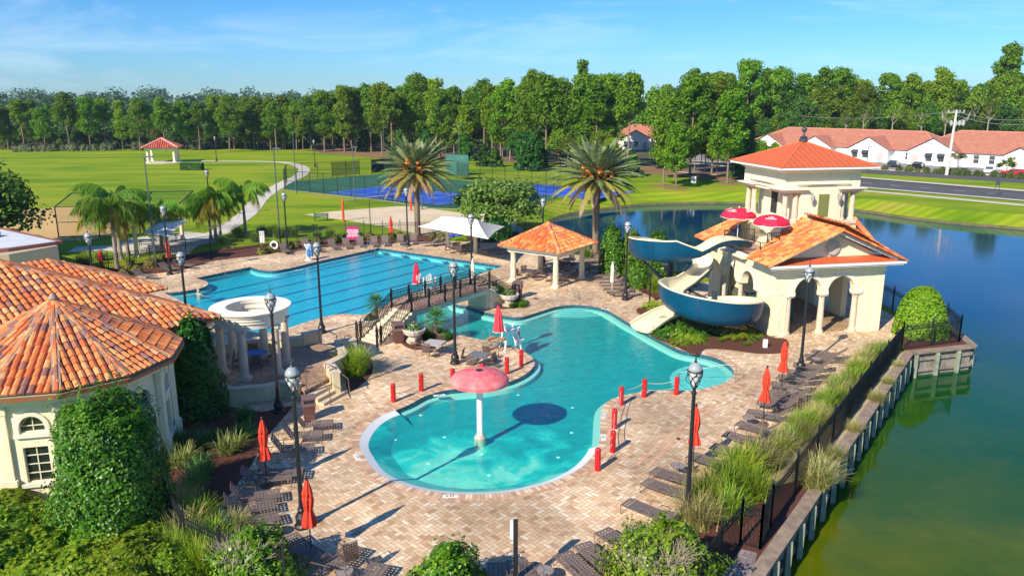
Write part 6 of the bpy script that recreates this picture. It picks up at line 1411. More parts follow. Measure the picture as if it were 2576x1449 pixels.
sw_ = skin_body('person', V, E, Rr, mat('skin', (.62,.33,.22), rough=.5), P(501,739,-.1) + Vector((0,0,-.28)), 2.6, 'person swimming at the left end of the lap pool, arms spread')
k = MB(); k.lathe([(.115,.50),(.118,.56),(.10,.64),(.05,.68),(.0,.69)], 14, (0,.04,0), cap=False); k.build('hair', mat('grey_hair', (.45,.38,.33), rough=.8), sw_)
# ================================================================ foliage builders
def leafquad(k, c, n, sz, asp=1.6, bend=0):
    n = n.normalized(); a = n.cross(Vector((rnd.uniform(-1,1), rnd.uniform(-1,1), rnd.uniform(-1,1))))
    if a.length < .01: a = n.cross(Vector((1,0,0)))
    a.normalize(); b_ = n.cross(a); a *= sz * .5 * asp; b_ *= sz * .5
    o = len(k.v); k.v += [(c - a).to_tuple(), (c - b_*1.0).to_tuple(), (c + a).to_tuple(), (c + b_).to_tuple()]; k.f.append((o, o+1, o+2, o+3)); k.m.append(k.mi)
def rdir():
    z = rnd.uniform(-1, 1); a = rnd.uniform(0, 2*pi); r = sqrt(1 - z*z); return Vector((r*cos(a), r*sin(a), z))
def clump(k, c, r, n, sz, flat=1., asp=1.6, jit=.6, lo=.45):
    c = Vector(c)
    for _ in range(n):
        d = rdir(); q = rnd.uniform(lo, 1) ** .6; p = c + Vector((d.x*r, d.y*r, d.z*r*flat)) * q
        leafquad(k, p, d + rdir() * jit + Vector((0,0,.35)), sz * rnd.uniform(.7, 1.3), asp)
def limbs(k, trunk_top, targets, r0):
    for t in targets:
        t = Vector(t); b_ = Vector(trunk_top); b_.z = max(.3, t.z - rnd.uniform(.8, 2.0) * (t.xy.length * .5 + .3)); b_.z = min(b_.z, trunk_top[2]); m = (b_ + t) / 2 + Vector((0,0,-.15 * (t-b_).length*.3)); k.tube([b_, m, t], [r0, r0*.7, r0*.3], 5)
def make_pine(seed, H_, crown_from=.5, R0=3.0, n=46, cols=None, nm='pine_tree', leaf=.36, dens=105):
    rnd.seed(seed); t = thing(nm, (0,0,0), 0, None, 'tree'); lean = Vector((rnd.uniform(-.03,.03), rnd.uniform(-.03,.03), 0)) * H_
    k, tr = MB(), MB(); tg = []
    for i in range(n):
        z = H_ * (crown_from + (1-crown_from) * rnd.random() ** .85); f = (z/H_ - crown_from) / (1 - crown_from); rr = R0 * (min(1, .55 + f*1.6) if f < .3 else 1.0 - (f-.3)**1.6 * 1.05)
        a = rnd.uniform(0, 2*pi); q = rnd.uniform(.25, 1) ** .7 * max(.15, rr); c = Vector((q*cos(a), q*sin(a), z)) + lean * (z/H_); cr = rnd.uniform(.8, 1.7) * (R0/3)
        clump(k, c, cr, dens, leaf, .75, 1.9, .9, .15)
        if rnd.random() < .5: tg.append(c)
    tr.tube([(0,0,-.3), (lean*.3).to_tuple()[:2] + (H_*.3,), (lean*.65).to_tuple()[:2] + (H_*.65,), (lean*.97).to_tuple()[:2] + (H_*.96,)], [.26, .21, .15, .05], 8)
    limbs(tr, (lean.x*.8, lean.y*.8, H_*.93), tg, .07)
    for _ in range(5): z = H_ * rnd.uniform(.25, crown_from); a = rnd.uniform(0, 6.3); tr.tube([(0,0,z), (cos(a)*1.4, sin(a)*1.4, z + .3)], .04, 4)
    tr.build('trunk', M_pbark, t); k.build('crown', cols, t); return t
M_pbark = mat('pine_bark', (.30,.21,.15), (.17,.115,.08), scale=5, rough=.95)
M_pine = leafmat('pine_needles', [(.07,.17,.006),(.12,.27,.008),(.20,.37,.012),(.30,.44,.02)], .5)
M_oak = leafmat('oak_leaves', [(.07,.17,.008),(.13,.27,.010),(.23,.37,.018),(.34,.42,.03)], .5, var=.35)
M_darkoak = leafmat('dark_oak_leaves', [(.03,.10,.010),(.06,.16,.014),(.11,.22,.02)])
def make_broad(seed, H_, R0, cols, nm='broadleaf_tree', n=66, dens=105, leaf=.38, base=.3, trunkr=.22, bare=False):
    rnd.seed(seed); t = thing(nm, (0,0,0), 0, None, 'tree'); k, tr = MB(), MB(); tg = []
    for i in range(n):
        d = rdir(); d.z = abs(d.z) * 1.1 - .35; q = rnd.uniform(.45, 1); c = Vector((d.x*R0*q, d.y*R0*q, H_*(base + (1-base)*.48) + d.z*H_*(1-base)*.5*q)); clump(k, c, rnd.uniform(.8, 1.4)*R0/3.4, dens, leaf, .75, 1.5, .8, .3)
        if rnd.random() < .45: tg.append(c)
    tr.tube([(0,0,-.3),(.1,0,H_*.25),(.0,.15,H_*.55),(.1,.1,H_*.8)], [trunkr, trunkr*.85, trunkr*.5, trunkr*.15], 8); limbs(tr, (0,.1,H_*.6), tg, trunkr*.4)
    tr.build('trunk', M_pbark if not bare else mat('pale_bark', (.45,.38,.30), (.30,.25,.20), scale=4, rough=.9), t); k.build('crown', cols, t); return t
# ------------------------------------------------ tree line: every row from near to far
pines = [Pool(make_pine(11, 20, .44, 3.3, 66, M_pine)), Pool(make_pine(12, 20, .36, 3.8, 80, M_pine)), Pool(make_pine(13, 20, .52, 3.0, 54, M_pine)), Pool(make_pine(14, 20, .28, 3.6, 84, M_pine)), Pool(make_pine(15, 20, .40, 4.2, 70, M_pine)), Pool(make_pine(16, 20, .5, 3.6, 58, M_pine))]
broads = [Pool(make_broad(21, 16, 5.0, M_oak, base=.12)), Pool(make_broad(22, 16, 4.4, M_oak, base=.2)), Pool(make_broad(23, 16, 5.4, M_darkoak, base=.05))]
dead = Pool(make_broad(24, 16, 3.2, M_oak, 'thin_tree', n=26, dens=26, base=.35, trunkr=.26, bare=True))
rnd.seed(99)
prof_t = [(-100,238),(0,237),(60,232),(130,242),(200,240),(230,230),(300,240),(400,238),(470,236),(560,246),(650,250),(690,238),(740,240),(800,226),(860,213),(930,202),(1000,214),(1060,184),(1110,206),(1150,232),(1200,213),(1270,202),(1330,186),(1385,184),(1440,200),(1470,192),(1500,185),(1560,170),(1650,176),(1750,168),(1830,166),(1870,152),(1930,165),(1980,143),(2040,146),(2100,160),(2150,176),(2220,170),(2300,160),(2400,176),(2470,162),(2576,166),(2700,160)]
def topv(u):
    for (a, b_), (c, d) in zip(prof_t, prof_t[1:]):
        if a <= u <= c: return b_ + (d-b_)*(u-a)/(c-a)
    return prof_t[0][1] if u < 0 else prof_t[-1][1]
def side(u):
    z = [(0,'left of the far gazebo'),(430,'behind the far gazebo'),(620,'at the middle lawn edge'),(800,'left of the tennis court'),(960,'behind the tennis court'),(1120,'behind the left date palm'),(1300,'between the date palms'),(1460,'behind the right date palm'),(1640,'behind the pond lawn'),(1830,'left of the tower roof'),(2060,'behind the tower roof'),(2250,'behind the long white house'),(2420,'behind the utility pole')]
    s = z[0][1]
    for a, b_ in z:
        if u >= a: s = b_
    return s
cnt = {}
def plant(pool, u, Y, tv, kind, hh, sc=1, grp='trees of the woodland edge', zb=0.):
    """a tree at ground distance Y under picture column u whose top reaches row tv"""
    h = max(4, ZY(Y, tv)); v0 = 724.5 + FPX*((CAM_H)*_c - Y*_s)/(Y*_c + CAM_H*_s); x = XY(Y, u, v0)
    s = h / hh * rnd.uniform(.88, 1.05); pool((x, Y, zb), rnd.uniform(0, 6.28), f'{kind} {side(u)}', f'{grp}: {kind} {side(u)}', (s*sc*rnd.uniform(.9,1.12), s*sc*rnd.uniform(.9,1.12), s))
# left woodland: front row then taller ones behind
for i in range(22):
    u = -20 + i*37 + rnd.uniform(-12, 12); plant(pines[i % 6], u, 232 + rnd.uniform(-6, 10), 246 + rnd.uniform(-10, 26), 'tall bare stemmed pine', 20)
for i in range(17):
    u = -30 + i*47 + rnd.uniform(-14, 14); plant(broads[(i*2) % 3], u, 236 + rnd.uniform(-3, 12), 305 + rnd.uniform(-18, 22), 'bushy broadleaf tree', 16, 1.0)
for i in range(24):
    u = -40 + i*34 + rnd.uniform(-12, 12); plant((pines + broads)[i % 9], u, 285 + rnd.uniform(-10, 30), topv(u) + 14 + rnd.uniform(0, 20), 'dark rear tree', 20 if i % 9 < 6 else 16, .9)
# centre pines
for i in range(30):
    u = 640 + i*25 + rnd.uniform(-9, 9); Y = 228 - max(0, u-900)*.11 + rnd.uniform(-8, 8); plant(pines[i % 6], u, Y, topv(u) + abs(rnd.gauss(0, 16)), 'tall long trunked pine', 20, .95)
for i in range(16):
    u = 650 + i*48 + rnd.uniform(-14, 14); plant(broads[i % 3], u, 245 - max(0, u-900)*.08, 290 + rnd.uniform(-26, 16), 'understorey tree', 16)
for i in range(14):
    u = 680 + i*56 + rnd.uniform(-14, 14); plant(pines[(i+1) % 6], u, 262, topv(u) + rnd.uniform(4, 26), 'rear pine', 20, 1.1)
# right of centre, nearer and greener
for (u, vb, tv, q) in ((1405,408,190,0),(1470,420,178,1),(1530,424,176,3),(1577,438,196,2),(1668,468,250,3),(1700,474,300,3),(1735,440,188,1),(1790,436,184,0),(1829,462,236,1),(1500,428,205,2)):
    p = P(u, vb); plant(pines[q], u, p.y, tv, 'low crowned pine' if q == 3 else 'tall pine', 20, .95, 'nearer pines')
for i in range(17):
    u = 1400 + i*34 + rnd.uniform(-10, 10)
    if 1545 < u < 1655: continue
    plant(broads[i % 3], u, 150 + rnd.uniform(-4, 14) + max(0, 1640-u)*.09, 318 + rnd.uniform(-34, 30), 'bushy understorey tree', 16, .9)
for i in range(20):
    u = 1380 + i*30 + rnd.uniform(-8, 8)
    if 1555 < u < 1648 or u > 1850: continue
    plant((broads + pines)[i % 9], u, 215 + rnd.uniform(-6, 16), topv(u) + rnd.uniform(0, 22), 'tall green tree', 16 if i % 9 < 3 else 20, .85)
# right woodland behind the houses
for i in range(34):
    u = 1850 + i*25 + rnd.uniform(-8, 8); plant((broads + pines)[(i*4) % 9], u, 238 + rnd.uniform(-6, 6), topv(u) + 6 + abs(rnd.gauss(0, 20)), 'tall forest tree', 16 if (i*4) % 9 < 3 else 20, .95)
for i in range(26):
    u = 1850 + i*33 + rnd.uniform(-10, 10); plant(broads[(i*2+1) % 3], u, 230 + rnd.uniform(-3, 6), 258 + rnd.uniform(-34, 34), 'forest edge tree', 16, .8)
for u, tv in ((2165,228),(2238,222),(2440,195),(2310,240),(2475,220),(2370,230),(2120,250)): plant(dead, u, 222 + rnd.uniform(-3, 3), tv, 'thin pale trunked tree', 16, .8)
plant(pines[2], 2508, 246, 120, 'single pine standing above the rest', 20, .8); plant(pines[0], 1463, 240, 166, 'single grey green pine standing above the rest', 20, .7)
for i in range(29):
    u = 620 + i*42 + rnd.uniform(-16, 16)
    if 1560 < u < 1650 or 1180 < u < 1260: continue
    plant(broads[(i+1) % 3], u, 238 - max(0, min(u,1400)-900)*.13 + rnd.uniform(-3, 5), 328 + rnd.uniform(-18, 16), 'low bushy tree', 16, 1.05)
for i in range(18):
    u = -20 + i*36 + rnd.uniform(-12, 12); plant(broads[(i+2) % 3], u, 240 + rnd.uniform(-3, 5), 325 + rnd.uniform(-20, 20), 'low bushy tree', 16, 1.1)
# far woods down to the horizon, too many to count
def far_woods():
    k = MB()
    for row, (Y, n, sz, zt) in enumerate(((330, 46, 5.5, 15), (430, 56, 7, 19), (620, 60, 10, 22), (1000, 70, 16, 26))):
        for i in range(n):
            u = -160 + 2900*i/n + rnd.uniform(-20, 20); x = (u - 1288) / FPX * Y; c = Vector((x, Y + rnd.uniform(-.06,.06)*Y, zt * rnd.uniform(.55, .72)))
            if row > 0 and rnd.random() < .1: continue
            clump(k, c, sz * rnd.uniform(.7, 1.2), 240, sz * .14, .8, 1.4, .9, .3); clump(k, (x + rnd.uniform(-4,4), Y, zt*.3), sz*1.3, 110, sz*.24, .8, 1.4, .9)
    k.build('far_woods', leafmat('far_leaves', [(.03,.085,.02),(.05,.12,.025),(.075,.15,.03)], .2), label='distant dark green woods behind the tree line', cat='woods', kind='stuff')
far_woods()
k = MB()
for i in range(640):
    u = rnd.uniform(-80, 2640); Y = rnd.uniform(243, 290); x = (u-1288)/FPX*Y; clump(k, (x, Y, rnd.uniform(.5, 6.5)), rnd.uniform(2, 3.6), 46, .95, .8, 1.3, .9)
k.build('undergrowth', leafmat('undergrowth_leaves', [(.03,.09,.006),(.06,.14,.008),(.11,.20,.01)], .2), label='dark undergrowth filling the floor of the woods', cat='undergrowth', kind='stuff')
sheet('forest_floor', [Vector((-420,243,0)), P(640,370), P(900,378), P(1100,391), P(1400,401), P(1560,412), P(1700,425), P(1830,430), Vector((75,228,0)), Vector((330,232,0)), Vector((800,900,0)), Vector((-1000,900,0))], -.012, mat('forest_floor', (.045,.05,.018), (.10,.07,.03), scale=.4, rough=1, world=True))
# pine straw under the nearer trees
M_straw = mat('pine_straw', (.30,.15,.07), (.20,.12,.05), scale=1.5, rough=.95, world=True)
sheet('pine_straw', [P(800,384), P(860,390), P(960,398), P(1050,404), P(1180,405), P(1400,412), P(1400,396), P(1100,388), P(900,376), P(800,374)], .005, M_straw, 3)
sheet('pine_straw', [P(1400,412), P(1560,430), P(1660,440), P(1780,452), P(1900,460), P(1900,440), P(1700,425), P(1500,408)], .005, M_straw, 3)
for q in ((1667,468),(1701,474),(1831,463)): p = P(*q); k = MB(); k.lathe([(2.2,-.02),(1.9,.05),(0,.09)], 16, p, cap=False); k.build('pine_straw', M_straw, kind='structure')
# conical cedars and shrubs at the court
def make_cedar(seed, H_, R0, cols, nm='cedar_bush', n=46, leaf=.34, pw=1.1, cat='shrub', dens=55):
    rnd.seed(seed); t = thing(nm, (0,0,0), 0, None, cat); k = MB()
    for i in range(n):
        z = H_ * rnd.random() ** 1.2; rr = R0 * (1 - (z/H_) ** pw) + .1; a = rnd.uniform(0, 6.28); q = rr * rnd.uniform(.4, .95); clump(k, (q*cos(a), q*sin(a), z + .15), H_*.13, dens, leaf, 1.1, 1.5, .7)
    k.build('foliage', cols, t); k = MB(); k.tube([(0,0,-.1),(0,0,H_*.6)], .12, 6, r2=.04); k.build('trunk', M_pbark, t); return t
CE = Pool(make_cedar(31, 4, 2.0, leafmat('cedar_leaves', [(.02,.09,.01),(.04,.14,.012),(.07,.18,.015)])))
rnd.seed(5)
for (u, v, s), lb in (((920,382,1.4),'round bush at the foot of the court pines, left'), ((1008,396,1.6),'conical cedar left of the date palm'), ((1075,402,1.7),'conical cedar behind the date palm'), ((1218,418,1.1),'small conical cedar behind the court, left of a pair of poles'), ((1345,428,1.9),'large conical cedar between the date palms'), ((1170,404,1.5),'cedar behind the green tarpaulin'), ((1322,424,1.7),'dark cedar between the date palms, left'), ((1480,430,1.2),'green shrub behind the right date palm'), ((1860,448,1.4),'dark bush under the pines left of the tower'), ((2300,348,1.4),'yellow green bush behind the white houses'),((1590,445,1.1),'low shrub at the woodland edge behind the right date palm'),((1245,420,1.0),'low green shrub behind the court')):
    CE(P(u, v), rnd.uniform(0, 6), lb, 'cedar bushes', s)
# ------------------------------------------------ grasses
def make_grass(seed, H_, R0, n, cols, nm='grass_clump', droop=.8, w=.017, up=.5, cat='ornamental grass', segs=4):
    rnd.seed(seed); t = MB()
    for i in range(n):
        a = rnd.uniform(0, 2*pi); L_ = H_ * rnd.uniform(.6, 1.1); tilt = rnd.uniform(0, 1) ** up * droop; b0 = Vector((rnd.gauss(0, R0*.16), rnd.gauss(0, R0*.16), 0)); d = Vector((cos(a), sin(a), 0)); sd = Vector((-sin(a), cos(a), 0)) * w; p = b0; ang_ = tilt*.35; vs = []
        for s in range(segs + 1):
            f = 1 - s/segs; vs += [p - sd*(f*.8+.2), p + sd*(f*.8+.2)]; ang_ += tilt * .38; p = p + (d * sin(ang_) * R0/H_*1.1 + Vector((0,0,1)) * cos(ang_)) * (L_/segs)
        t.add(vs, [(2*s, 2*s+1, 2*s+3, 2*s+2) for s in range(segs)])
    o = t.build(nm, cols); tag(o, None, cat); return o
M_g1 = leafmat('grass_green', [(.09,.24,.006),(.18,.36,.012),(.32,.45,.025),(.48,.48,.10)], .35); M_g2 = leafmat('grass_straw', [(.20,.28,.05),(.36,.40,.11),(.52,.48,.18),(.58,.50,.26)], .4); M_g3 = leafmat('grass_blue', [(.03,.10,.04),(.06,.17,.05),(.12,.24,.07),(.22,.30,.08)], .25)
GR = [Pool(make_grass(41, 1.25, 1.0, 520, M_g1)), Pool(make_grass(42, 1.2, 1.1, 520, M_g2)), Pool(make_grass(43, 1.0, .9, 420, M_g3))]
SPK = [Pool(make_grass(47, 1.05, 1.0, 190, leafmat('spiky_green', [(.04,.15,.03),(.09,.24,.05),(.17,.34,.08)], .3), 'spiky_clump', 1.0, .030, .55, segs=3)), Pool(make_grass(48, 1.05, 1.0, 190, leafmat('spiky_yellow', [(.16,.26,.04),(.34,.42,.10),(.50,.52,.20)], .35), 'spiky_clump', 1.0, .030, .55, segs=3))]
rnd.seed(17)
a0, a1 = Vector((9.6,26.4,0)), Vector((22.0,43.3,0)); gn = 0
def gput(i, loc, s, lb, grp): GR[i](loc, rnd.uniform(0, 6.28), lb, grp, s)
for i in range(40):
    f = .12 + .88 * i/39; p = a0 + (a1-a0)*f + Vector((-.42,.28,0)) * (rnd.uniform(.1,1.25) + (1-f)*.7)
    gput(0 if rnd.random() < .6 else (1 if rnd.random() < .6 else 2), p, rnd.uniform(.72,.98), f'tall grass clump along the {"near" if f < .45 else "middle" if f < .72 else "far"} seawall fence', f'grass clumps in the {"near" if f < .45 else "middle" if f < .72 else "far"} part of the seawall strip')
for (x, y, s, q) in ((8.1,26.6,1.25,0),(8.9,27.7,1.35,0),(9.9,28.6,1.3,1),(7.1,25.6,1.25,0),(6.5,24.4,1.15,1),(9.0,26.3,1.1,0),(7.6,24.9,1.1,0)): gput(q, (x,y,.03), s, 'big arching grass clump beside the right foreground gate', 'big grass clumps by the gate')
GR[1]((11.75,27.35,-.05), 1, 'pale straw coloured grass clump hanging over the seawall', None, 1.25)
for (x, y, s, z) in ((15.2,32.4,.6,-.1),(17.9,36.0,.65,-.1),(19.6,38.4,.5,-.1),(13.2,29.6,.7,-.1),(21.5,41.2,.45,-.1)): gput(1, (x+.15,y,z), s, 'scruffy weed tuft on the pond side of the seawall fence', 'weed tufts on the seawall')
GR[0](P(893,945), 2, 'large arching grass clump beside the terrace steps', None, (1.45,1.45,1.5)); GR[1](P(905,928), 3, 'straw tinted grass clump behind the large clump by the terrace steps', None, 1.1)
for i, (u, v, s) in enumerate(((578,1140,1.0),(455,1172,.95),(612,1060,.8),(617,1105,.85),(520,1125,.9),(512,1200,.95),(490,1235,.95),(455,1120,.8))): SPK[0 if i not in (0,1) else 1](P(u, v), i*1.1, f'spiky {"yellow green" if i in (0,1) else "grey green"} grass clump in the mulch below the terrace', 'spiky clumps in the garden bed', s*1.05)
for i, (u, v, s) in enumerate(((450,1290,1.05),(500,1330,1.1),(470,1370,1.15),(530,1390,1.1),(420,1300,.9),(440,1420,1.1),(590,1345,.8),(500,1440,1.1),(560,1420,.95),(400,1360,.8),(610,1400,.8))): gput(0 if i % 2 else 1, P(u, v), s, f'tall reedy grass clump around the bottom left fence', 'reedy grass at the bottom left fence')
for i, (u, v, s) in enumerate(((1625,722,1.2),(1650,735,1.2),(1605,705,1.0),(1740,720,1.0),(1690,745,.8))): gput(0, P(u, v), s, 'arching grass clump behind the water slide', 'grass clumps behind the slide')
for i, (u, v, s) in enumerate(((215,668,1.2),(255,655,1.0),(250,690,1.0),(600,598,1.3),(660,592,1.3),(700,598,1.2),(740,596,1.0),(800,600,1.0),(830,596,1.0),(560,612,.9),(1450,640,.9),(1475,650,1.0),(330,668,.8),(420,655,.8),(640,608,1.0),(690,590,1.0),(905,598,.8),(870,600,.8))): gput([0,2,0][i % 3], P(u, v), s, 'grass clump along the far pool fence', 'grass clumps along the far fence')
rnd.seed(3)
MG = Pool(make_grass(44, .5, .5, 240, leafmat('low_grass', [(.03,.12,.005),(.06,.20,.008),(.12,.28,.01)], .3), 'grass_tuft', w=.012, cat='border grass'))
for i in range(26):
    a = rnd.uniform(0, 6.28); q = sqrt(rnd.random()); c = P(1285,770) if i < 15 else P(1098,850); MG(c + Vector((q*cos(a)*(1.5 if i < 15 else 1.3), q*sin(a)*.75, .03)), a, 'low green grass tuft under the palm ' + ('right of the bridge' if i < 15 else 'by the peninsula table'), 'low border grass ' + ('right of the bridge' if i < 15 else 'by the peninsula table'), rnd.uniform(.8,1.1))
for i, (u, v) in enumerate(((1812,862),(1878,872),(1905,858),(1835,846))): MG(P(u, v), i, 'small grass tuft in the mulch below the slide', 'tufts in the slide bed', .7)
# ------------------------------------------------ palms
def frond(k, o, az, el, L_, droop, leafl, n=22, w=.05, hang=.5, rach=None, sp=.9):
    """one feather frond: curved stalk with leaflets to both sides"""
    d = Vector((cos(az), sin(az), 0)); sd = Vector((-sin(az), cos(az), 0)); p = Vector(o); e = el; pts = [p.copy()]; st = L_/n
    for i in range(n):
        e -= droop/n * (1 + i/n); p = p + (d*cos(e) + Vector((0,0,sin(e)))) * st; pts.append(p.copy())
        if i < 2: continue
        f = i/n; ll = leafl * (sin(min(1, f*1.15+.12)*pi) ** .6) ; t = (pts[-1]-pts[-2]).normalized()
        for s in (-1, 1):
            q = (sd*s*sp + t*.75 + Vector((0,0,-hang*rnd.uniform(.7,1.3)))).normalized(); a = pts[-1]; c = a + q*ll*.6 + Vector((0,0,-hang*.08)); b_ = a + q*ll + Vector((0,0,-hang*ll*.5)); tw = t*w*.5
            k.add([a - tw, a + tw, c + tw*.8, b_, c - tw*.8], [(0,1,2,3,4)])
    (rach or k).tube(pts[::3] + [pts[-1]], [.035 * (1 - .85*i/len(pts[::3])) for i in range(len(pts[::3]) + 1)], 4)
def make_queen(seed, H_, yellow=False):
    rnd.seed(seed); t = thing('queen_palm', (0,0,0), 0, None, 'palm tree'); k, y = MB(), MB(); top = Vector((.1,.05,H_))
    for i in range(20):
        az = 2*pi*i/16*1.618*3 + rnd.uniform(-.2,.2); old = i > 16; el = rnd.uniform(.5, 1.3) if not old else rnd.uniform(-.2,.3)
        frond(y if (old or (yellow and i > 11)) else k, top, az, el, 4.2*rnd.uniform(.8,1.12), rnd.uniform(1.5,2.3), .95, 40, .075, 1.0)
    k.build('frond_crown', leafmat('queen_fronds', [(.07,.22,.01),(.13,.33,.018),(.24,.44,.04)], .45), t); y.build('yellow_fronds', leafmat('queen_old_fronds', [(.30,.32,.02),(.42,.36,.03),(.30,.22,.06)], .35), t)
    k = MB(); k.tube([(0,0,-.1),(.04,0,.5),(.06,.02,H_*.6),(.1,.05,H_)], [.2,.16,.13,.12], 10); k.build('trunk', mat('palm_trunk_grey', (.38,.32,.25), (.22,.18,.14), scale=3, rough=.9, stretch=(1,1,5)), t)
    k = MB(); k.tube([(.08,.03,H_-.75),(.1,.05,H_+.1)], [.13,.09], 8); k.build('crownshaft', mat('crownshaft', (.16,.20,.06), rough=.7), t); return t
Q1, Q2 = Pool(make_queen(51, 4.6)), Pool(make_queen(52, 3.7, True))
for pool_, (u, v), s, lb in ((Q1,(296,676),1.15,'leftmost queen palm with a pale peeling trunk'), (Q2,(324,643),1.1,'queen palm with yellow lower fronds, right of the leftmost palm'), (Q1,(306,652),1.2,'tallest queen palm of the left trio'), (Q2,(407,625),1.05,'small dark queen palm behind the tall grey pole'),
    (Q2,(545,605),1.15,'queen palm with yellow fronds, left of a twin trunk pair'), (Q1,(557,606),.98,'queen palm with twin trunk beside the yellowing one'), (Q1,(620,597),1.08,'rightmost queen palm by the concrete path'), (Q2,(532,603),.85,'low yellow queen palm at the left of the path group')):
    pool_(P(u, v), rnd.uniform(0, 6), lb, 'queen palms', s)
def make_date(seed, H_, lb, loc):
    rnd.seed(seed); t = thing('date_palm', loc, 0, lb, 'palm tree', 'date palms'); k, o_, br = MB(), MB(), MB(); top = Vector((0,0,H_))
    for i in range(112):
        f = i/112; az = i*2.39996 + rnd.uniform(-.12,.12); el = 1.45 - f*1.75 + rnd.uniform(-.1,.1); tgt = k if f < .66 else (o_ if f < .88 else br)
        frond(tgt, top + Vector((cos(az)*.25, sin(az)*.25, -f*.5)), az, el, 5.3*rnd.uniform(.85,1.08)*(1 if f > .1 else .8), .42 + f*.5, .6, 36, .15, .22, sp=.75)
    k.build('frond_crown', leafmat('date_fronds', [(.12,.18,.06),(.22,.26,.10),(.34,.36,.19),(.10,.17,.04)], .2, var=.05), t); o_.build('old_fronds', leafmat('date_old', [(.24,.26,.04),(.44,.36,.08),(.32,.32,.08)], .25, var=.05), t); br.build('dead_fronds', leafmat('date_dead', [(.34,.22,.12),(.42,.30,.20),(.26,.20,.10)], .2, var=.05), t)
    k = MB()
    for i in range(9):
        a = i*.7 + rnd.uniform(-.2,.2); 
        for j in range(110): q = rnd.uniform(.6,1.75); s_ = rnd.gauss(0,.15); c = top + Vector((cos(a+s_)*q, sin(a+s_)*q, .95 - (q-.8)**2*1.1 + rnd.gauss(0,.15))); leafquad(k, c, rdir(), .27, 1.3)
        k.tube([top, top + Vector((cos(a)*.7, sin(a)*.7, .7)), top + Vector((cos(a)*1.3, sin(a)*1.3, .5))], .03, 4)
    k.build('date_clusters', mat('orange_dates', (.78,.22,.02), rough=.6, isl=[(.80,.20,.02),(.72,.30,.04),(.85,.28,.03)]), t)
    k = MB(); n = int(H_/.14)
    k.tube([(0,0,-.1),(0,0,H_)], .3, 14)
    for i in range(n):
        for j in range(8): a = 2*pi*j/8 + (i % 2)*pi/8 + i*.12; z = i*.14; r = .30 + .02*(z > H_*.8)*4; k.add([(r*cos(a-.28), r*sin(a-.28), z), (r*cos(a+.28), r*sin(a+.28), z), ((r+.08)*cos(a), (r+.08)*sin(a), z+.17)], [(0,1,2)])
    k.build('trunk', mat('date_trunk', (.42,.32,.20), (.24,.18,.11), scale=3, rough=.95, isl=[(.34,.27,.18),(.26,.20,.13),(.42,.34,.24)]), t); return t
make_date(61, 7.1, 'left date palm with a grey green crown and orange fruit before the tennis court', P(1051,592)); make_date(62, 7.6, 'right date palm with pale cross hatched trunk and orange fruit behind the tiled pavilion', P(1497,648))
def make_fan(seed, H_, R0=.75):
    rnd.seed(seed); t = thing('fan_palm', (0,0,0), 0, None, 'palm tree'); k = MB()
    for i in range(34):
        az = i*2.4; el = 1.3 - 1.7*i/34; d = Vector((cos(az)*cos(el), sin(az)*cos(el), sin(el))); c = Vector((0,0,H_)) + d*R0*.45; k.tube([(0,0,H_), c], .01, 3)
        for j in range(13): b_ = (j-6)*.2; e = Vector((cos(az+b_)*cos(el), sin(az+b_)*cos(el), sin(el) - abs(b_)*.15)); s_ = Vector((-sin(az+b_), cos(az+b_), 0))*.018; k.add([c - s_, c + s_, c + e*R0*.7 + Vector((0,0,-.04))], [(0,1,2)])
    k.build('frond_crown', leafmat('fan_fronds', [(.04,.15,.02),(.08,.22,.03),(.16,.30,.05)], .3), t); k = MB(); k.tube([(0,0,0),(0,0,H_)], [.14,.10], 9)
    for i in range(40): a = i*2.4; z = H_*i/40; k.add([(.12*cos(a-.4),.12*sin(a-.4),z),(.12*cos(a+.4),.12*sin(a+.4),z),(.2*cos(a),.2*sin(a),z+.12)], [(0,1,2)])
    k.build('trunk', mat('fan_trunk', (.30,.17,.11), (.2,.13,.1), scale=8, rough=.9), t); return t
FP = Pool(make_fan(71, 1.15, .95))
FP(P(1097,850), 0, 'small fan palm by the peninsula table in front of the bridge', 'small fan palms'); FP(P(948,832) + Vector((0,0,.7)), 1, 'small fan palm growing from the planter behind the bridge steps', 'small fan palms', .9); FP(P(1256,768), 2, 'small pale fan palm right of the bridge', 'small fan palms', .8)
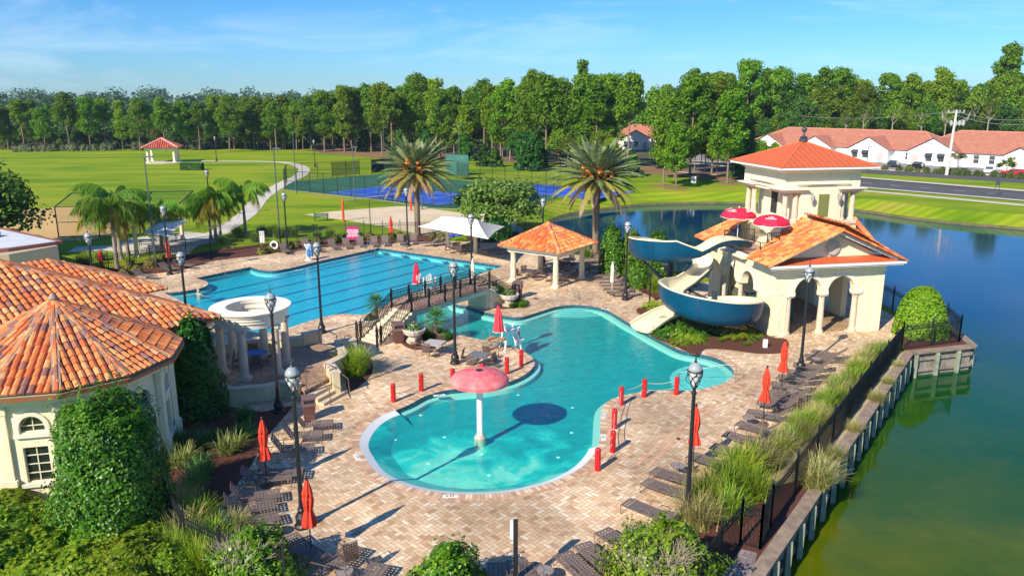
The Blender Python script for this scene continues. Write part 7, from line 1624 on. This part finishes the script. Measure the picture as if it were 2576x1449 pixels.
# ------------------------------------------------ clipped shrubs, hedges, bushes
def make_bush(seed, H_, R0, cols, n, leaf, nm='clipped_shrub', pw=2.2, R1=None, cat='shrub', bumps=.08, asp=1.5):
    """a dense leafy body: leaves over a lumpy dome with some depth"""
    rnd.seed(seed); t = thing(nm, (0,0,0), 0, None, cat); k = MB(); R1 = R1 or R0; ph = [rnd.uniform(0, 6.28) for _ in range(8)]
    ex = 1.0 / pw; sprig = [(rnd.uniform(0, 2*pi), rnd.random()**.7) for _ in range(60)]
    for i in range(n):
        if i % 26 == 0 and bumps > .03: a, ph_ = rnd.choice(sprig); a += rnd.gauss(0, .05); f = ph_*pi/2 + rnd.gauss(0, .03); q = 1 + rnd.random()*.13
        else: a = rnd.uniform(0, 2*pi); f = (rnd.random()**.9)*pi/2; q = 1 - rnd.random()**2.2*.30
        f = min(max(f, 0), pi/2); rf = cos(f)**(2*ex) if f < 1.5607 else .01; z = sin(f)**1.0
        b_ = 1 + bumps*(sin(3*a+ph[0]+4*z)+sin(5*a+ph[1]-7*z)+sin(2*a+ph[2]+11*z)+.7*sin(9*a+ph[3]+13*z))
        rr = (R0 + (R1-R0)*z) * rf * b_; top = 1 + bumps*1.1*(sin(2*a+ph[4])*rf + sin(3*a*rf+ph[5]) * .6)
        p = Vector((rr*q*cos(a), rr*q*sin(a), z*H_*q*top + .03)); nn_ = Vector((cos(a)*rf, sin(a)*rf, .25 + 1.2*z**3)) + rdir()*.6; leafquad(k, p, nn_, leaf*rnd.uniform(.7,1.3), asp)
    k.build('foliage', cols, t); c = MB(); c.lathe([(min(R0,R1)*.74*cos(i/8*pi/2)**(2/pw) + .01, H_*.84*sin(i/8*pi/2)) for i in range(9)], 14); c.build('shade_core', mat('core_shade', (.010,.016,.006), (.02,.03,.01), scale=6, rough=1), t); return t  # near-black solid core paints the shade inside the foliage
M_bush = leafmat('holly_leaves', [(.03,.11,.008),(.06,.17,.012),(.11,.25,.015),(.20,.34,.03)], .3, rough=.38, var=.12); M_bush2 = leafmat('bright_leaves', [(.07,.20,.008),(.13,.29,.010),(.21,.38,.015),(.32,.44,.02)], .3, rough=.45, var=.12)
M_hedge = leafmat('dark_hedge', [(.02,.09,.01),(.04,.14,.014),(.07,.20,.02)], .25, rough=.4, var=.1)
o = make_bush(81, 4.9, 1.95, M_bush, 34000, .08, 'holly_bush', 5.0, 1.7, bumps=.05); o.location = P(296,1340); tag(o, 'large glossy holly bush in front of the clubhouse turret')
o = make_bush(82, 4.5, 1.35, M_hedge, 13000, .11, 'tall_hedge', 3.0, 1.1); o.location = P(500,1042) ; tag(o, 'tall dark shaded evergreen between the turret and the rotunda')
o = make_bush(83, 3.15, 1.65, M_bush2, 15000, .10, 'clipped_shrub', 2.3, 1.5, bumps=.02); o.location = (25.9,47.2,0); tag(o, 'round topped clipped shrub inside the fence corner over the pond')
for (u, v, h, r, m_, lb) in ((1538,690,4.1,1.15,M_bush,'tall clipped shrub left of the lamp post beside the pond'), (1588,688,3.6,1.2,M_bush2,'bright green clipped shrub behind the lamp post by the pond'), (1652,690,3.6,1.35,M_bush,'round clipped shrub above the blue slide curl'), (1600,722,2.2,1.0,M_bush,'lower clipped shrub in front of the pair by the pond')):
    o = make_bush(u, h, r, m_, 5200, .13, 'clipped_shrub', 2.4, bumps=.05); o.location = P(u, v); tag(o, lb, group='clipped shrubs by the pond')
B = thing('box_hedge', P(536,430), .0, 'rectangular clipped hedge on the lawn right of the far gazebo', 'hedge'); B.location = P(484,428); rnd.seed(4); k = MB()
for _ in range(2600): x, y, z = rnd.uniform(-2.2,2.2), rnd.uniform(-.8,.8), rnd.uniform(.05,1.35); f = rnd.choice((0,1,2)); 
for _ in range(3400):
    x, y, z = rnd.uniform(-2.2,2.2), rnd.uniform(-.8,.8), rnd.uniform(.05,1.35); f = rnd.choice((0,0,1,2,2)); n_ = [Vector((0,-1,0)), Vector((1,0,0)), Vector((0,0,1))][f]
    if f == 0: y = rnd.choice((-.8,.8))
    elif f == 1: x = rnd.choice((-2.2,2.2))
    else: z = 1.35
    leafquad(k, Vector((x,y,z)) + rdir()*.05, n_ + rdir()*.6, .2)
k.build('foliage', M_hedge, B); k = MB(); k.box(-2.1,2.1,-.72,.72,0,1.25); k.build('shade_core', mat('core_shade', (0,0,0)), B)  # hedge filled with the same shade-coloured core
# foreground bushes with bare twigs
def twiggy(seed, loc, H_, R0, n, lb, tw=260):
    o = make_bush(seed, H_, R0, M_fg, n, .085, 'foreground_bush', 2.2, cat='bush', bumps=.10); o.location = loc; tag(o, lb); rnd.seed(seed+1); k = MB()
    for i in range(tw):
        a = rnd.uniform(0, 6.28); r = R0*rnd.uniform(.0,.7); b_ = Vector((r*.75*cos(a) - .12*R0, r*.75*sin(a) - .3*R0, H_*rnd.uniform(.55,.85))); e = (Vector((cos(a)*.5, sin(a)*.5, 1)) + rdir()*.8).normalized(); L_ = rnd.uniform(.2,.5); m_ = b_ + e*L_*.6; k.tube([b_, m_, m_ + (e + rdir()*.6)*L_*.5], .006, 3, cap=False)
        for _ in range(2): k.tube([m_, m_ + (e + rdir()*.9)*L_*.45], .004, 3, cap=False)
    if tw: k.build('bare_twigs', mat('dry_twigs', (.46,.37,.30), (.36,.28,.22), scale=5, rough=.95), o)
    return o
M_fg = leafmat('foreground_leaves', [(.05,.14,.008),(.09,.21,.010),(.17,.32,.014),(.30,.42,.03)], .25, rough=.35, var=.05)
twiggy(91, P(645,1475), 1.75, 1.35, 8500, 'bush with bare grey twigs at the bottom left, over the loungers', 260)
twiggy(92, P(1130,1530), 1.85, 1.25, 7500, 'rounded green bush at the bottom centre edge', 0)
twiggy(93, P(1655,1500), 2.35, 1.75, 11000, 'bush with many bare grey twigs at the bottom right, before the gate', 460)
M_gc = leafmat('ground_cover_leaves', [(.09,.22,.01),(.17,.34,.015),(.28,.44,.02),(.40,.48,.04)], .4, rough=.45, var=.2)
GB = Pool(make_bush(95, 1.05, .95, M_gc, 9000, .065, 'low_shrub', 1.7, bumps=.06))
rnd.seed(8)
for i, (u, v, s) in enumerate(((20,1290,.9),(95,1345,1.1),(175,1330,1.1),(20,1370,1.2),(235,1390,1.15),(110,1420,1.25),(320,1385,1.1),(0,1460,1.3),(210,1480,1.3),(330,1460,1.25),(420,1450,.9),(100,1500,1.3),(300,1530,1.3),(400,1385,.7),(370,1420,1.0),(-60,1330,1.0))):
    GB(P(u, v), rnd.uniform(0, 6), 'low yellow green clipped shrub in the bottom left planting', 'low shrubs at the bottom left', (s*1.3, s*rnd.uniform(1.0,1.3), s*rnd.uniform(.8,1.1)))
TS_ = Pool(make_bush(96, .7, .5, leafmat('olive_tuft', [(.16,.17,.03),(.26,.24,.06),(.12,.16,.03)], .25), 900, .09, 'small_mound', 1.8))
for i, (u, v) in enumerate(((325,685),(345,690),(380,672),(395,668),(313,696),(700,634),(725,628),(745,625),(770,620),(800,616),(845,612),(868,610),(905,606),(930,602),(985,604),(1005,602),(1090,602),(1110,604),(660,640),(680,636))): TS_(P(u, v), i, 'small round olive green mound plant along the far fence', 'round mound plants along the far fence', rnd.uniform(.8,1.2))
# row of tan shrubs on the lawn's far edge
TR_ = Pool(make_bush(97, 2.0, 1.4, leafmat('silver_grass', [(.12,.16,.06),(.22,.24,.11),(.10,.14,.05)], .25), 900, .28, 'edge_shrub', 1.9))
for i in range(44):
    u = 40 + i*17 + rnd.uniform(-5, 5)
    if 285 < u < 330: continue
    v = 383 - (u/760)*12; TR_(P(u, v), i, 'silvery rounded shrub along the far edge of the lawn', 'rounded shrubs along the far lawn edge', rnd.uniform(.75,1.15))
# philodendrons below the slide
def make_philo(seed, cols):
    rnd.seed(seed); t = thing('philodendron', (0,0,0), 0, None, 'plant'); k = MB()
    for i in range(30):
        az = i*2.4; el = rnd.uniform(.2,1.2); L_ = rnd.uniform(.45,.8); d = Vector((cos(az)*cos(el), sin(az)*cos(el), sin(el))); c = d*L_; sd = Vector((-sin(az), cos(az), 0)); out = Vector((cos(az), sin(az), -.5)).normalized(); k.tube([(0,0,.1), c], .01, 3)
        for j in range(11):
            f = j/10; b_ = c + out*.42*f; w = .24*sin(pi*(f*.85+.12)); 
            for s in (-1, 1): k.add([b_ - out*.018, b_ + out*.018, b_ + sd*s*w + out*.08 + Vector((0,0,-.05))], [(0,1,2)])
        k.add([c, c + out*.42 + sd*.02, c + out*.42 - sd*.02], [(0,1,2)])
    k.build('leaves', cols, t); k = MB(); k.tube([(0,0,0),(.03,.02,.35)], .04, 6); k.build('stem', mat('pale_stem', (.40,.36,.26)), t); return t
PH = [Pool(make_philo(101, leafmat('philo', [(.03,.14,.01),(.07,.24,.012),(.14,.34,.02)], .35))), Pool(make_philo(102, leafmat('philo_yellow', [(.10,.24,.01),(.24,.36,.02),(.42,.42,.03)], .35)))]
for i, (u, v, s, q) in enumerate(((1684,826,1.2,0),(1700,822,1.1,0),(1668,842,1.0,0),(1700,842,1.2,0),(1725,858,1.1,1),(1738,835,1.2,0),(1712,868,.8,1),(1760,850,.8,0),(1800,838,.8,0),(1851,852,1.25,1),(1868,846,1.0,1),(1897,845,.75,1),(1636,775,.8,1),(1650,768,.8,1),(1745,862,.9,1),(1680,850,.9,0))):
    PH[q](P(u, v), i*1.3, f'{"yellow green" if q else "green"} split leaf plant {"under the slide bowl" if u > 1780 else "beside the slide exit"}', f'{"yellow" if q else "green"} split leaf plants {"under the slide bowl" if u > 1780 else "beside the slide exit"}', s)
FLW = Pool(make_bush(103, .4, .5, leafmat('annual_leaves', [(.04,.14,.01),(.08,.22,.02),(.5,.5,.4)], .3), 420, .1, 'potted_annual', 1.8, cat='potted plant'))
FLW(P(1042,862) + Vector((0,0,.85)), 0, 'leafy annual with white blooms in the bowl by the bin', 'potted annuals'); FLW(P(1281,770) + Vector((0,0,.85)), 1, 'leafy annual in the bowl by the far bridge end', 'potted annuals'); FLW(P(933,836) + Vector((0,0,.85)), 2, 'leafy annual in the bowl behind the bridge steps', 'potted annuals', .8)
# the big oak at the left edge and the loose tree by the canopy
o = make_broad(111, 9.6, 4.6, M_darkoak, 'oak_tree', n=90, dens=120, leaf=.26, base=.02, trunkr=.3); o.location = (XY(72, -75, 560), 72, 0); o.scale = (1.15,1.15,1.1); tag(o, 'dark oak leaning in at the left edge of the picture')
o = make_broad(112, 6.0, 3.6, leafmat('loose_leaves', [(.09,.19,.02),(.17,.29,.04),(.27,.37,.08),(.12,.21,.03)], .3, var=.05), 'loose_tree', n=64, dens=150, leaf=.2, base=.0, trunkr=.14); o.location = P(1262,590); o.scale = (1.25,1.1,1.2); tag(o, 'loose grey green tree between the date palm and the pavilion')
o = make_bush(113, 3.0, 1.9, M_hedge, 5000, .16, 'dark_shrub', 2.0); o.location = P(1243,600); tag(o, 'dark shrub at the right end of the white canopy')
o = make_broad(114, 5.0, 2.2, M_darkoak, 'young_oak', n=30, dens=90, leaf=.2, base=.0, trunkr=.1); o.location = P(1190,560); tag(o, 'dark young tree behind the white shade canopy')
# ================================================================ white houses, cars, utility pole
M_hroof = mat('pink_tile_roof', (.50,.20,.13), (.38,.14,.09), scale=.9, rough=.85, bump=.6, bs=5, stretch=(1,1,3))
M_hwall = mat('white_render', (.84,.84,.83), rough=.85); M_hwin = mat('far_window', (.06,.08,.09), rough=.1); M_awn = mat('dark_awning', (.035,.04,.05), rough=.7)
fd = (P(2576,508) - P(2165,471)); fd.z = 0; fd.normalize(); fn = Vector((-fd.y, fd.x, 0))
if fn.y < 0: fn = -fn
def house(loc, L_, D_, lb, bays, eave=2.9, rise=3.6, rz=None):
    """long hip roofed house, gabled bays standing forward (towards -y)"""
    t = thing('white_house', loc, atan2(fd.y, fd.x) if rz is None else rz, lb, 'house')
    k = MB(); k.box(0, L_, 0, D_, 0, eave); k.build('wall', M_hwall, t)
    o = .5; a = [(-o,-o,eave),(L_+o,-o,eave),(L_+o,D_+o,eave),(-o,D_+o,eave),(D_*.5,D_/2,eave+rise),(L_-D_*.5,D_/2,eave+rise)]
    k = MB(); k.add(a, [(0,1,5,4),(1,2,5),(2,3,4,5),(3,0,4),(3,2,1,0)]); rf = k.build('roof', M_hroof, t)
    r = MB()
    for p, q in ((0,4),(1,5),(2,5),(3,4),(4,5)): r.beam(a[p], a[q], .22, .12)
    r.build('ridge', mat('ridge_far', (.66,.30,.20), rough=.85), rf)
    x_ = 0
    for (x0, w, d, kind) in bays:
        if d > 0:
            h = eave + w*.27; k = MB(); k.wallpoly([(0,0),(w,0),(w,eave),(w/2,h),(0,eave)], [], Matrix.Translation((x0,-d,0)), .3); k.box(x0, x0+.2, -d+.3, 0, 0, eave); k.box(x0+w-.2, x0+w, -d+.3, 0, 0, eave); recalc(k.build('gable_bay', M_hwall, t))
            k = MB(); yb = min(D_/2, D_/2*(h+.35-eave)/rise); k.add([(x0-.5,-d-.45,eave-.12),(x0+w/2,-d-.45,h+.2),(x0+w/2,yb,h+.2),(x0-.5,.0,eave-.12),(x0+w+.5,-d-.45,eave-.12),(x0+w+.5,0,eave-.12)], [(0,1,2,3),(1,4,5,2)]); k.build('gable_roof', M_hroof, t)
        y = -d - .04
        for fx, ww, wh, kd in kind:
            if kd == 'door': k = MB(); k.wallpoly([(0,0),(ww,0)] + [(ww/2 + ww/2*cos(pi*i/6), wh + ww/2*sin(pi*i/6)*.5) for i in range(7)], [], Matrix.Translation((x0+fx, y, 0)), .03); k.build('doorway', mat('porch_shade', (.50,.45,.42), rough=.9), t)
            else:
                k = MB(); k.box(x0+fx, x0+fx+ww, y, y+.03, .9, .9+wh); w_ = k.build('window', M_hwin, t); k = MB(); k.box(x0+fx-.06, x0+fx+ww+.06, y-.03, y-.001, .9+wh*.5-.04, .9+wh*.5+.04); k.build('window_frame', M_white, w_)
                if kd == 'awn': k = MB(); k.add([(x0+fx-.15,y,2.75),(x0+fx+ww+.15,y,2.75),(x0+fx+ww+.15,y-.7,2.0),(x0+fx-.15,y-.7,2.0)], [(0,1,2,3)]); k.build('awning', M_awn, t)
    return t
wn = (1.2,1.0,1.5,'win')
def base(u, v): return P(u, v)
b_a = base(2120, 396)
bays_a = [(2,6,1.5,((1,.9,1.5,'win'),(3.6,.9,1.5,'win'))),(13,9,2.5,((1.2,1.3,1.5,'awn'),(3.6,1.3,1.5,'awn'),(6.6,1.4,1.8,'door'))),(23,5,0,((1,1,1.5,'win'),(3,1,1.5,'win')))]
house(P(1880,386) , 52, 15, 'long white house with a pink tile roof behind the tower roof', [(3,9,2,((1,1.2,1.5,'win'),(5,1.2,1.5,'win'))),(17,9,2,((1.2,1.3,1.5,'awn'),(6,1.4,1.8,'door'))),(31,10,2.5,((1.2,1.3,1.5,'awn'),(3.8,1.3,1.5,'awn'),(7.4,1.5,1.9,'door'))),(43,7,0,((1,1,1.5,'win'),(4,1,1.5,'win')))], 3.0, 4.2)
house(P(2272,410), 75, 17, 'white house row with pink tile roofs and dark awnings behind the utility pole', [(2,11,2.5,((1,1.5,1.9,'door'),(4.2,1.3,1.5,'awn'),(6.9,1.3,1.5,'awn'))),(14,7,0,((1.4,1.1,1.7,'win'),(4.6,1.1,1.7,'win'))),(22,6,1.6,((1.4,1.5,1.9,'door'),(4,1,1.5,'win'))),(29,6,0,((1,1.1,1.6,'win'),(3.6,1.1,1.6,'win'))),(36,10,2.5,((1,1.5,1.9,'door'),(4.4,1.2,1.6,'win'),(7.2,1.2,1.6,'win'))),(48,12,2.5,((1.2,1.3,1.5,'awn'),(4,1.3,1.5,'awn')))], 3.0, 4.6)
house(P(1535,376), 18, 13, 'white house with a pink roof seen between the pines right of the date palm', [(3,9,2.0,((1,1.2,1.5,'win'),(4,1.2,1.5,'win'),(6.6,1.4,1.9,'door')))], 3.2, 4.0, -.15)
house(P(1195,350), 34, 14, 'far pink roofed house glimpsed through the pines between the date palms', [(4,9,2.0,((1,1.2,1.5,'win'),(5,1.2,1.5,'win'))),(20,9,2.0,((1,1.2,1.5,'win'),(5,1.2,1.5,'win')))], 3.2, 4.0, -.05)
def make_car(cm, nm):
    t = thing('parked_car', (0,0,0), 0, None, 'car'); L_, W_ = 4.5, 1.8
    pr = [(-2.25,.35),(-2.28,.75),(-2.1,.95),(-1.2,1.02),(-.45,1.42),(.6,1.48),(1.5,1.35),(2.1,.98),(2.25,.8),(2.22,.35)]
    k = MB(); n = len(pr)
    for sgn in (-1, 1): pass
    vs = []; 
    for y, ins in ((-W_/2,0),(-W_/2+.0,0),(W_/2,0),(W_/2,0)): vs += [(x, y*(1 if z < 1.0 else .80), z) for x, z in pr]
    k.add(vs[:n] + vs[2*n:3*n], [tuple(range(n-1,-1,-1)), tuple(range(n, 2*n))] + [(i, (i+1) % n, n+(i+1) % n, n+i) for i in range(n)]); k.build('body', cm, t)
    k = MB()
    for y in (-.735, .735): k.add([(-1.05,y*1.04,1.06),(-.45,y,1.36),(.6,y,1.42),(1.45,y*1.04,1.08)], [(0,1,2,3) if y < 0 else (3,2,1,0)])
    k.add([(-1.25,-.7,1.05),(-1.25,.7,1.05),(-.5,.6,1.42),(-.5,-.6,1.42)], [(0,3,2,1)]); k.add([(2.05,-.65,1.03),(2.05,.65,1.03),(1.5,.6,1.38),(1.5,-.6,1.38)], [(0,1,2,3)]); k.build('window', M_hwin, t)
    for x in (-1.4, 1.4):
        for y in (-.86, .86): k = MB(); k.lathe([(.32,-.1),(.33,0),(.32,.1)], 14); w = k.build('wheel', mat('tyre', (.02,.02,.02), rough=.9), t); w.location = (x, y, .32); w.rotation_euler = (R(90),0,0)
    for y in (-.65, .65): k = MB(); k.box(-2.3,-2.2,y-.17,y+.17,.68,.82); k.build('headlight', M_white, t)
    return t
for (u, v), c, lb, a in (((2248,420),(.03,.04,.05),'dark hatchback parked left in the far lot',.9), ((2310,424),(.008,.009,.012),'black car parked before the second white gable',.9), ((2490,437),(.55,.56,.58),'silver car parked right of the utility pole',.9), ((2552,444),(.45,.01,.015),'red car parked near the right edge',2.2)):
    o = make_car(mat('paint_%d' % u, c, rough=.15, coat=1), 'car'); o.location = P(u, v); o.rotation_euler = (0,0,a + pi); tag(o, lb, group='cars parked in the far lot')
# utility pole and wires
B = thing('utility_pole', P(2381,441), 0, 'white concrete utility pole with crossarm and insulators, before the far houses', 'utility pole'); hz_ = ZY(B.location.y, 277)
k = MB(); k.tube([(0,0,0),(.35,0,hz_)], .34, 8, r2=.2); k.build('pole', mat('pole_concrete', (.66,.64,.60), (.55,.53,.49), scale=2, rough=.85), B)
k = MB(); k.beam((-1.3,.0,hz_-.5),(1.9,0,hz_-.5), .16); k.beam((-.6,0,hz_-2.6),(2.2,0,hz_-2.6), .3,.4)
for x in (-1.2,-.2,1.0,1.8): k.lathe([(.1,0),(.14,.15),(.08,.4)], 6, (x,0,hz_-.42))
for x in (-.4,.5,1.2,2.0): k.lathe([(.2,-.5),(.24,.3),(.1,.5)], 6, (x,0,hz_-2.5))
for s in (-1, 1):
    for j in range(3): k.tube([(s*2.8+.3,0,hz_-.3),(s*2.4+.3,0,hz_-2.0+.3*j),(s*.8+.3,0,hz_-2.6+.2*j)], .04, 4)
k.build('crossarm', mat('grey_hardware', (.42,.43,.43), rough=.6), B)
def wire(a, b_, sag, lb, r=.045):
    k = MB(); k.tube([(b_-a)*t + Vector((0,0,-sag*4*t*(1-t))) for t in [i/12 for i in range(13)]], r, 4); o = k.build('power_line', mat('wire_grey', (.25,.26,.26), rough=.6)); o.location = a; tag(o, lb, 'power line')
pt = B.location + Vector((.35,0,hz_-.2)); wl = P(1980,300, 0); Yl = 190
wire(pt, Vector((XY(205,2010,292),205,ZY(205,292))), 1.0, 'power line running left from the utility pole'); wire(pt, Vector((XY(150,2640,293),150,ZY(150,293))), 1.2, 'upper power line running right from the utility pole'); wire(pt - Vector((0,0,.8)), Vector((XY(150,2640,305),150,ZY(150,305))), 1.2, 'lower power line running right from the utility pole')
wire(Vector((XY(200,1900,372),200,ZY(200,372))), Vector((XY(150,2640,408),150,ZY(150,408))), -.5, 'thin wire crossing in front of the pink roofs', .03)
# verge shrubs by the parking lot
rnd.seed(23)
RS = Pool(make_bush(121, 1.7, 1.15, leafmat('verge_leaves', [(.05,.11,.02),(.10,.17,.03),(.22,.24,.03)], .3, var=.3), 700, .2, 'verge_shrub', 1.7, R1=1.4))
for i, u in enumerate((2150,2185,2202,2225,2262,2286,2308,2330,2352,2370,2392,2404,2424,2436,2456,2468,2500,2520,2540,2566,2585)): RS(P(u, 429 + (u-2230)*.062), i, 'leafy shrub in the verge between the road and the far lot', 'verge shrubs by the far lot', rnd.uniform(.5,.85))
o = make_broad(122, 4.6, 1.5, leafmat('street_tree', [(.10,.16,.03),(.26,.18,.05),(.16,.24,.04)], .3), 'young_tree', n=16, dens=40, leaf=.22, base=.3, trunkr=.07); o.location = P(2408,428); tag(o, 'slim young tree with browning leaves right of the utility pole')
o = make_broad(123, 4.0, 1.6, M_oak, 'young_tree', n=18, dens=44, leaf=.24, base=.15, trunkr=.07); o.location = P(2530,440); tag(o, 'young green tree between the silver and red cars')
# ================================================================ thin haze
def haze():
    k = MB(); k.box(-1300, 1300, -70, 1290, -3.2, 46); m, nt, b, N, L = nodes('haze_air'); nt.nodes.remove(b)
    v = N('ShaderNodeVolumePrincipled'); v.inputs['Color'].default_value = (.60,.76,1,1); v.inputs['Density'].default_value = .00016; v.inputs['Anisotropy'].default_value = .2; L(v.outputs[0], nt.nodes['Material Output'].inputs['Volume'])
    k.build('haze', m, kind='stuff')

# ================================================================ every look-alike gets its own place in its label
def project(p): d = p.y*_c + (CAM_H - p.z)*_s; return 1288 + FPX*p.x/max(d, .1)
same = {}
for o in C.objects:
    if o.parent is None and o.get('label'): same.setdefault(o['label'], []).append(o)
for lb, os_ in same.items():
    if len(os_) < 2: continue
    os_.sort(key=lambda o: project(o.location))
    for i, o in enumerate(os_): o['label'] = f'{lb}, {ORD[i]} from the left' if len(f'{lb} {ORD[i]} from the left'.split()) <= 16 else f'{lb}, {ORD[i]}'; o['group'] = o.get('group') or lb
haze()
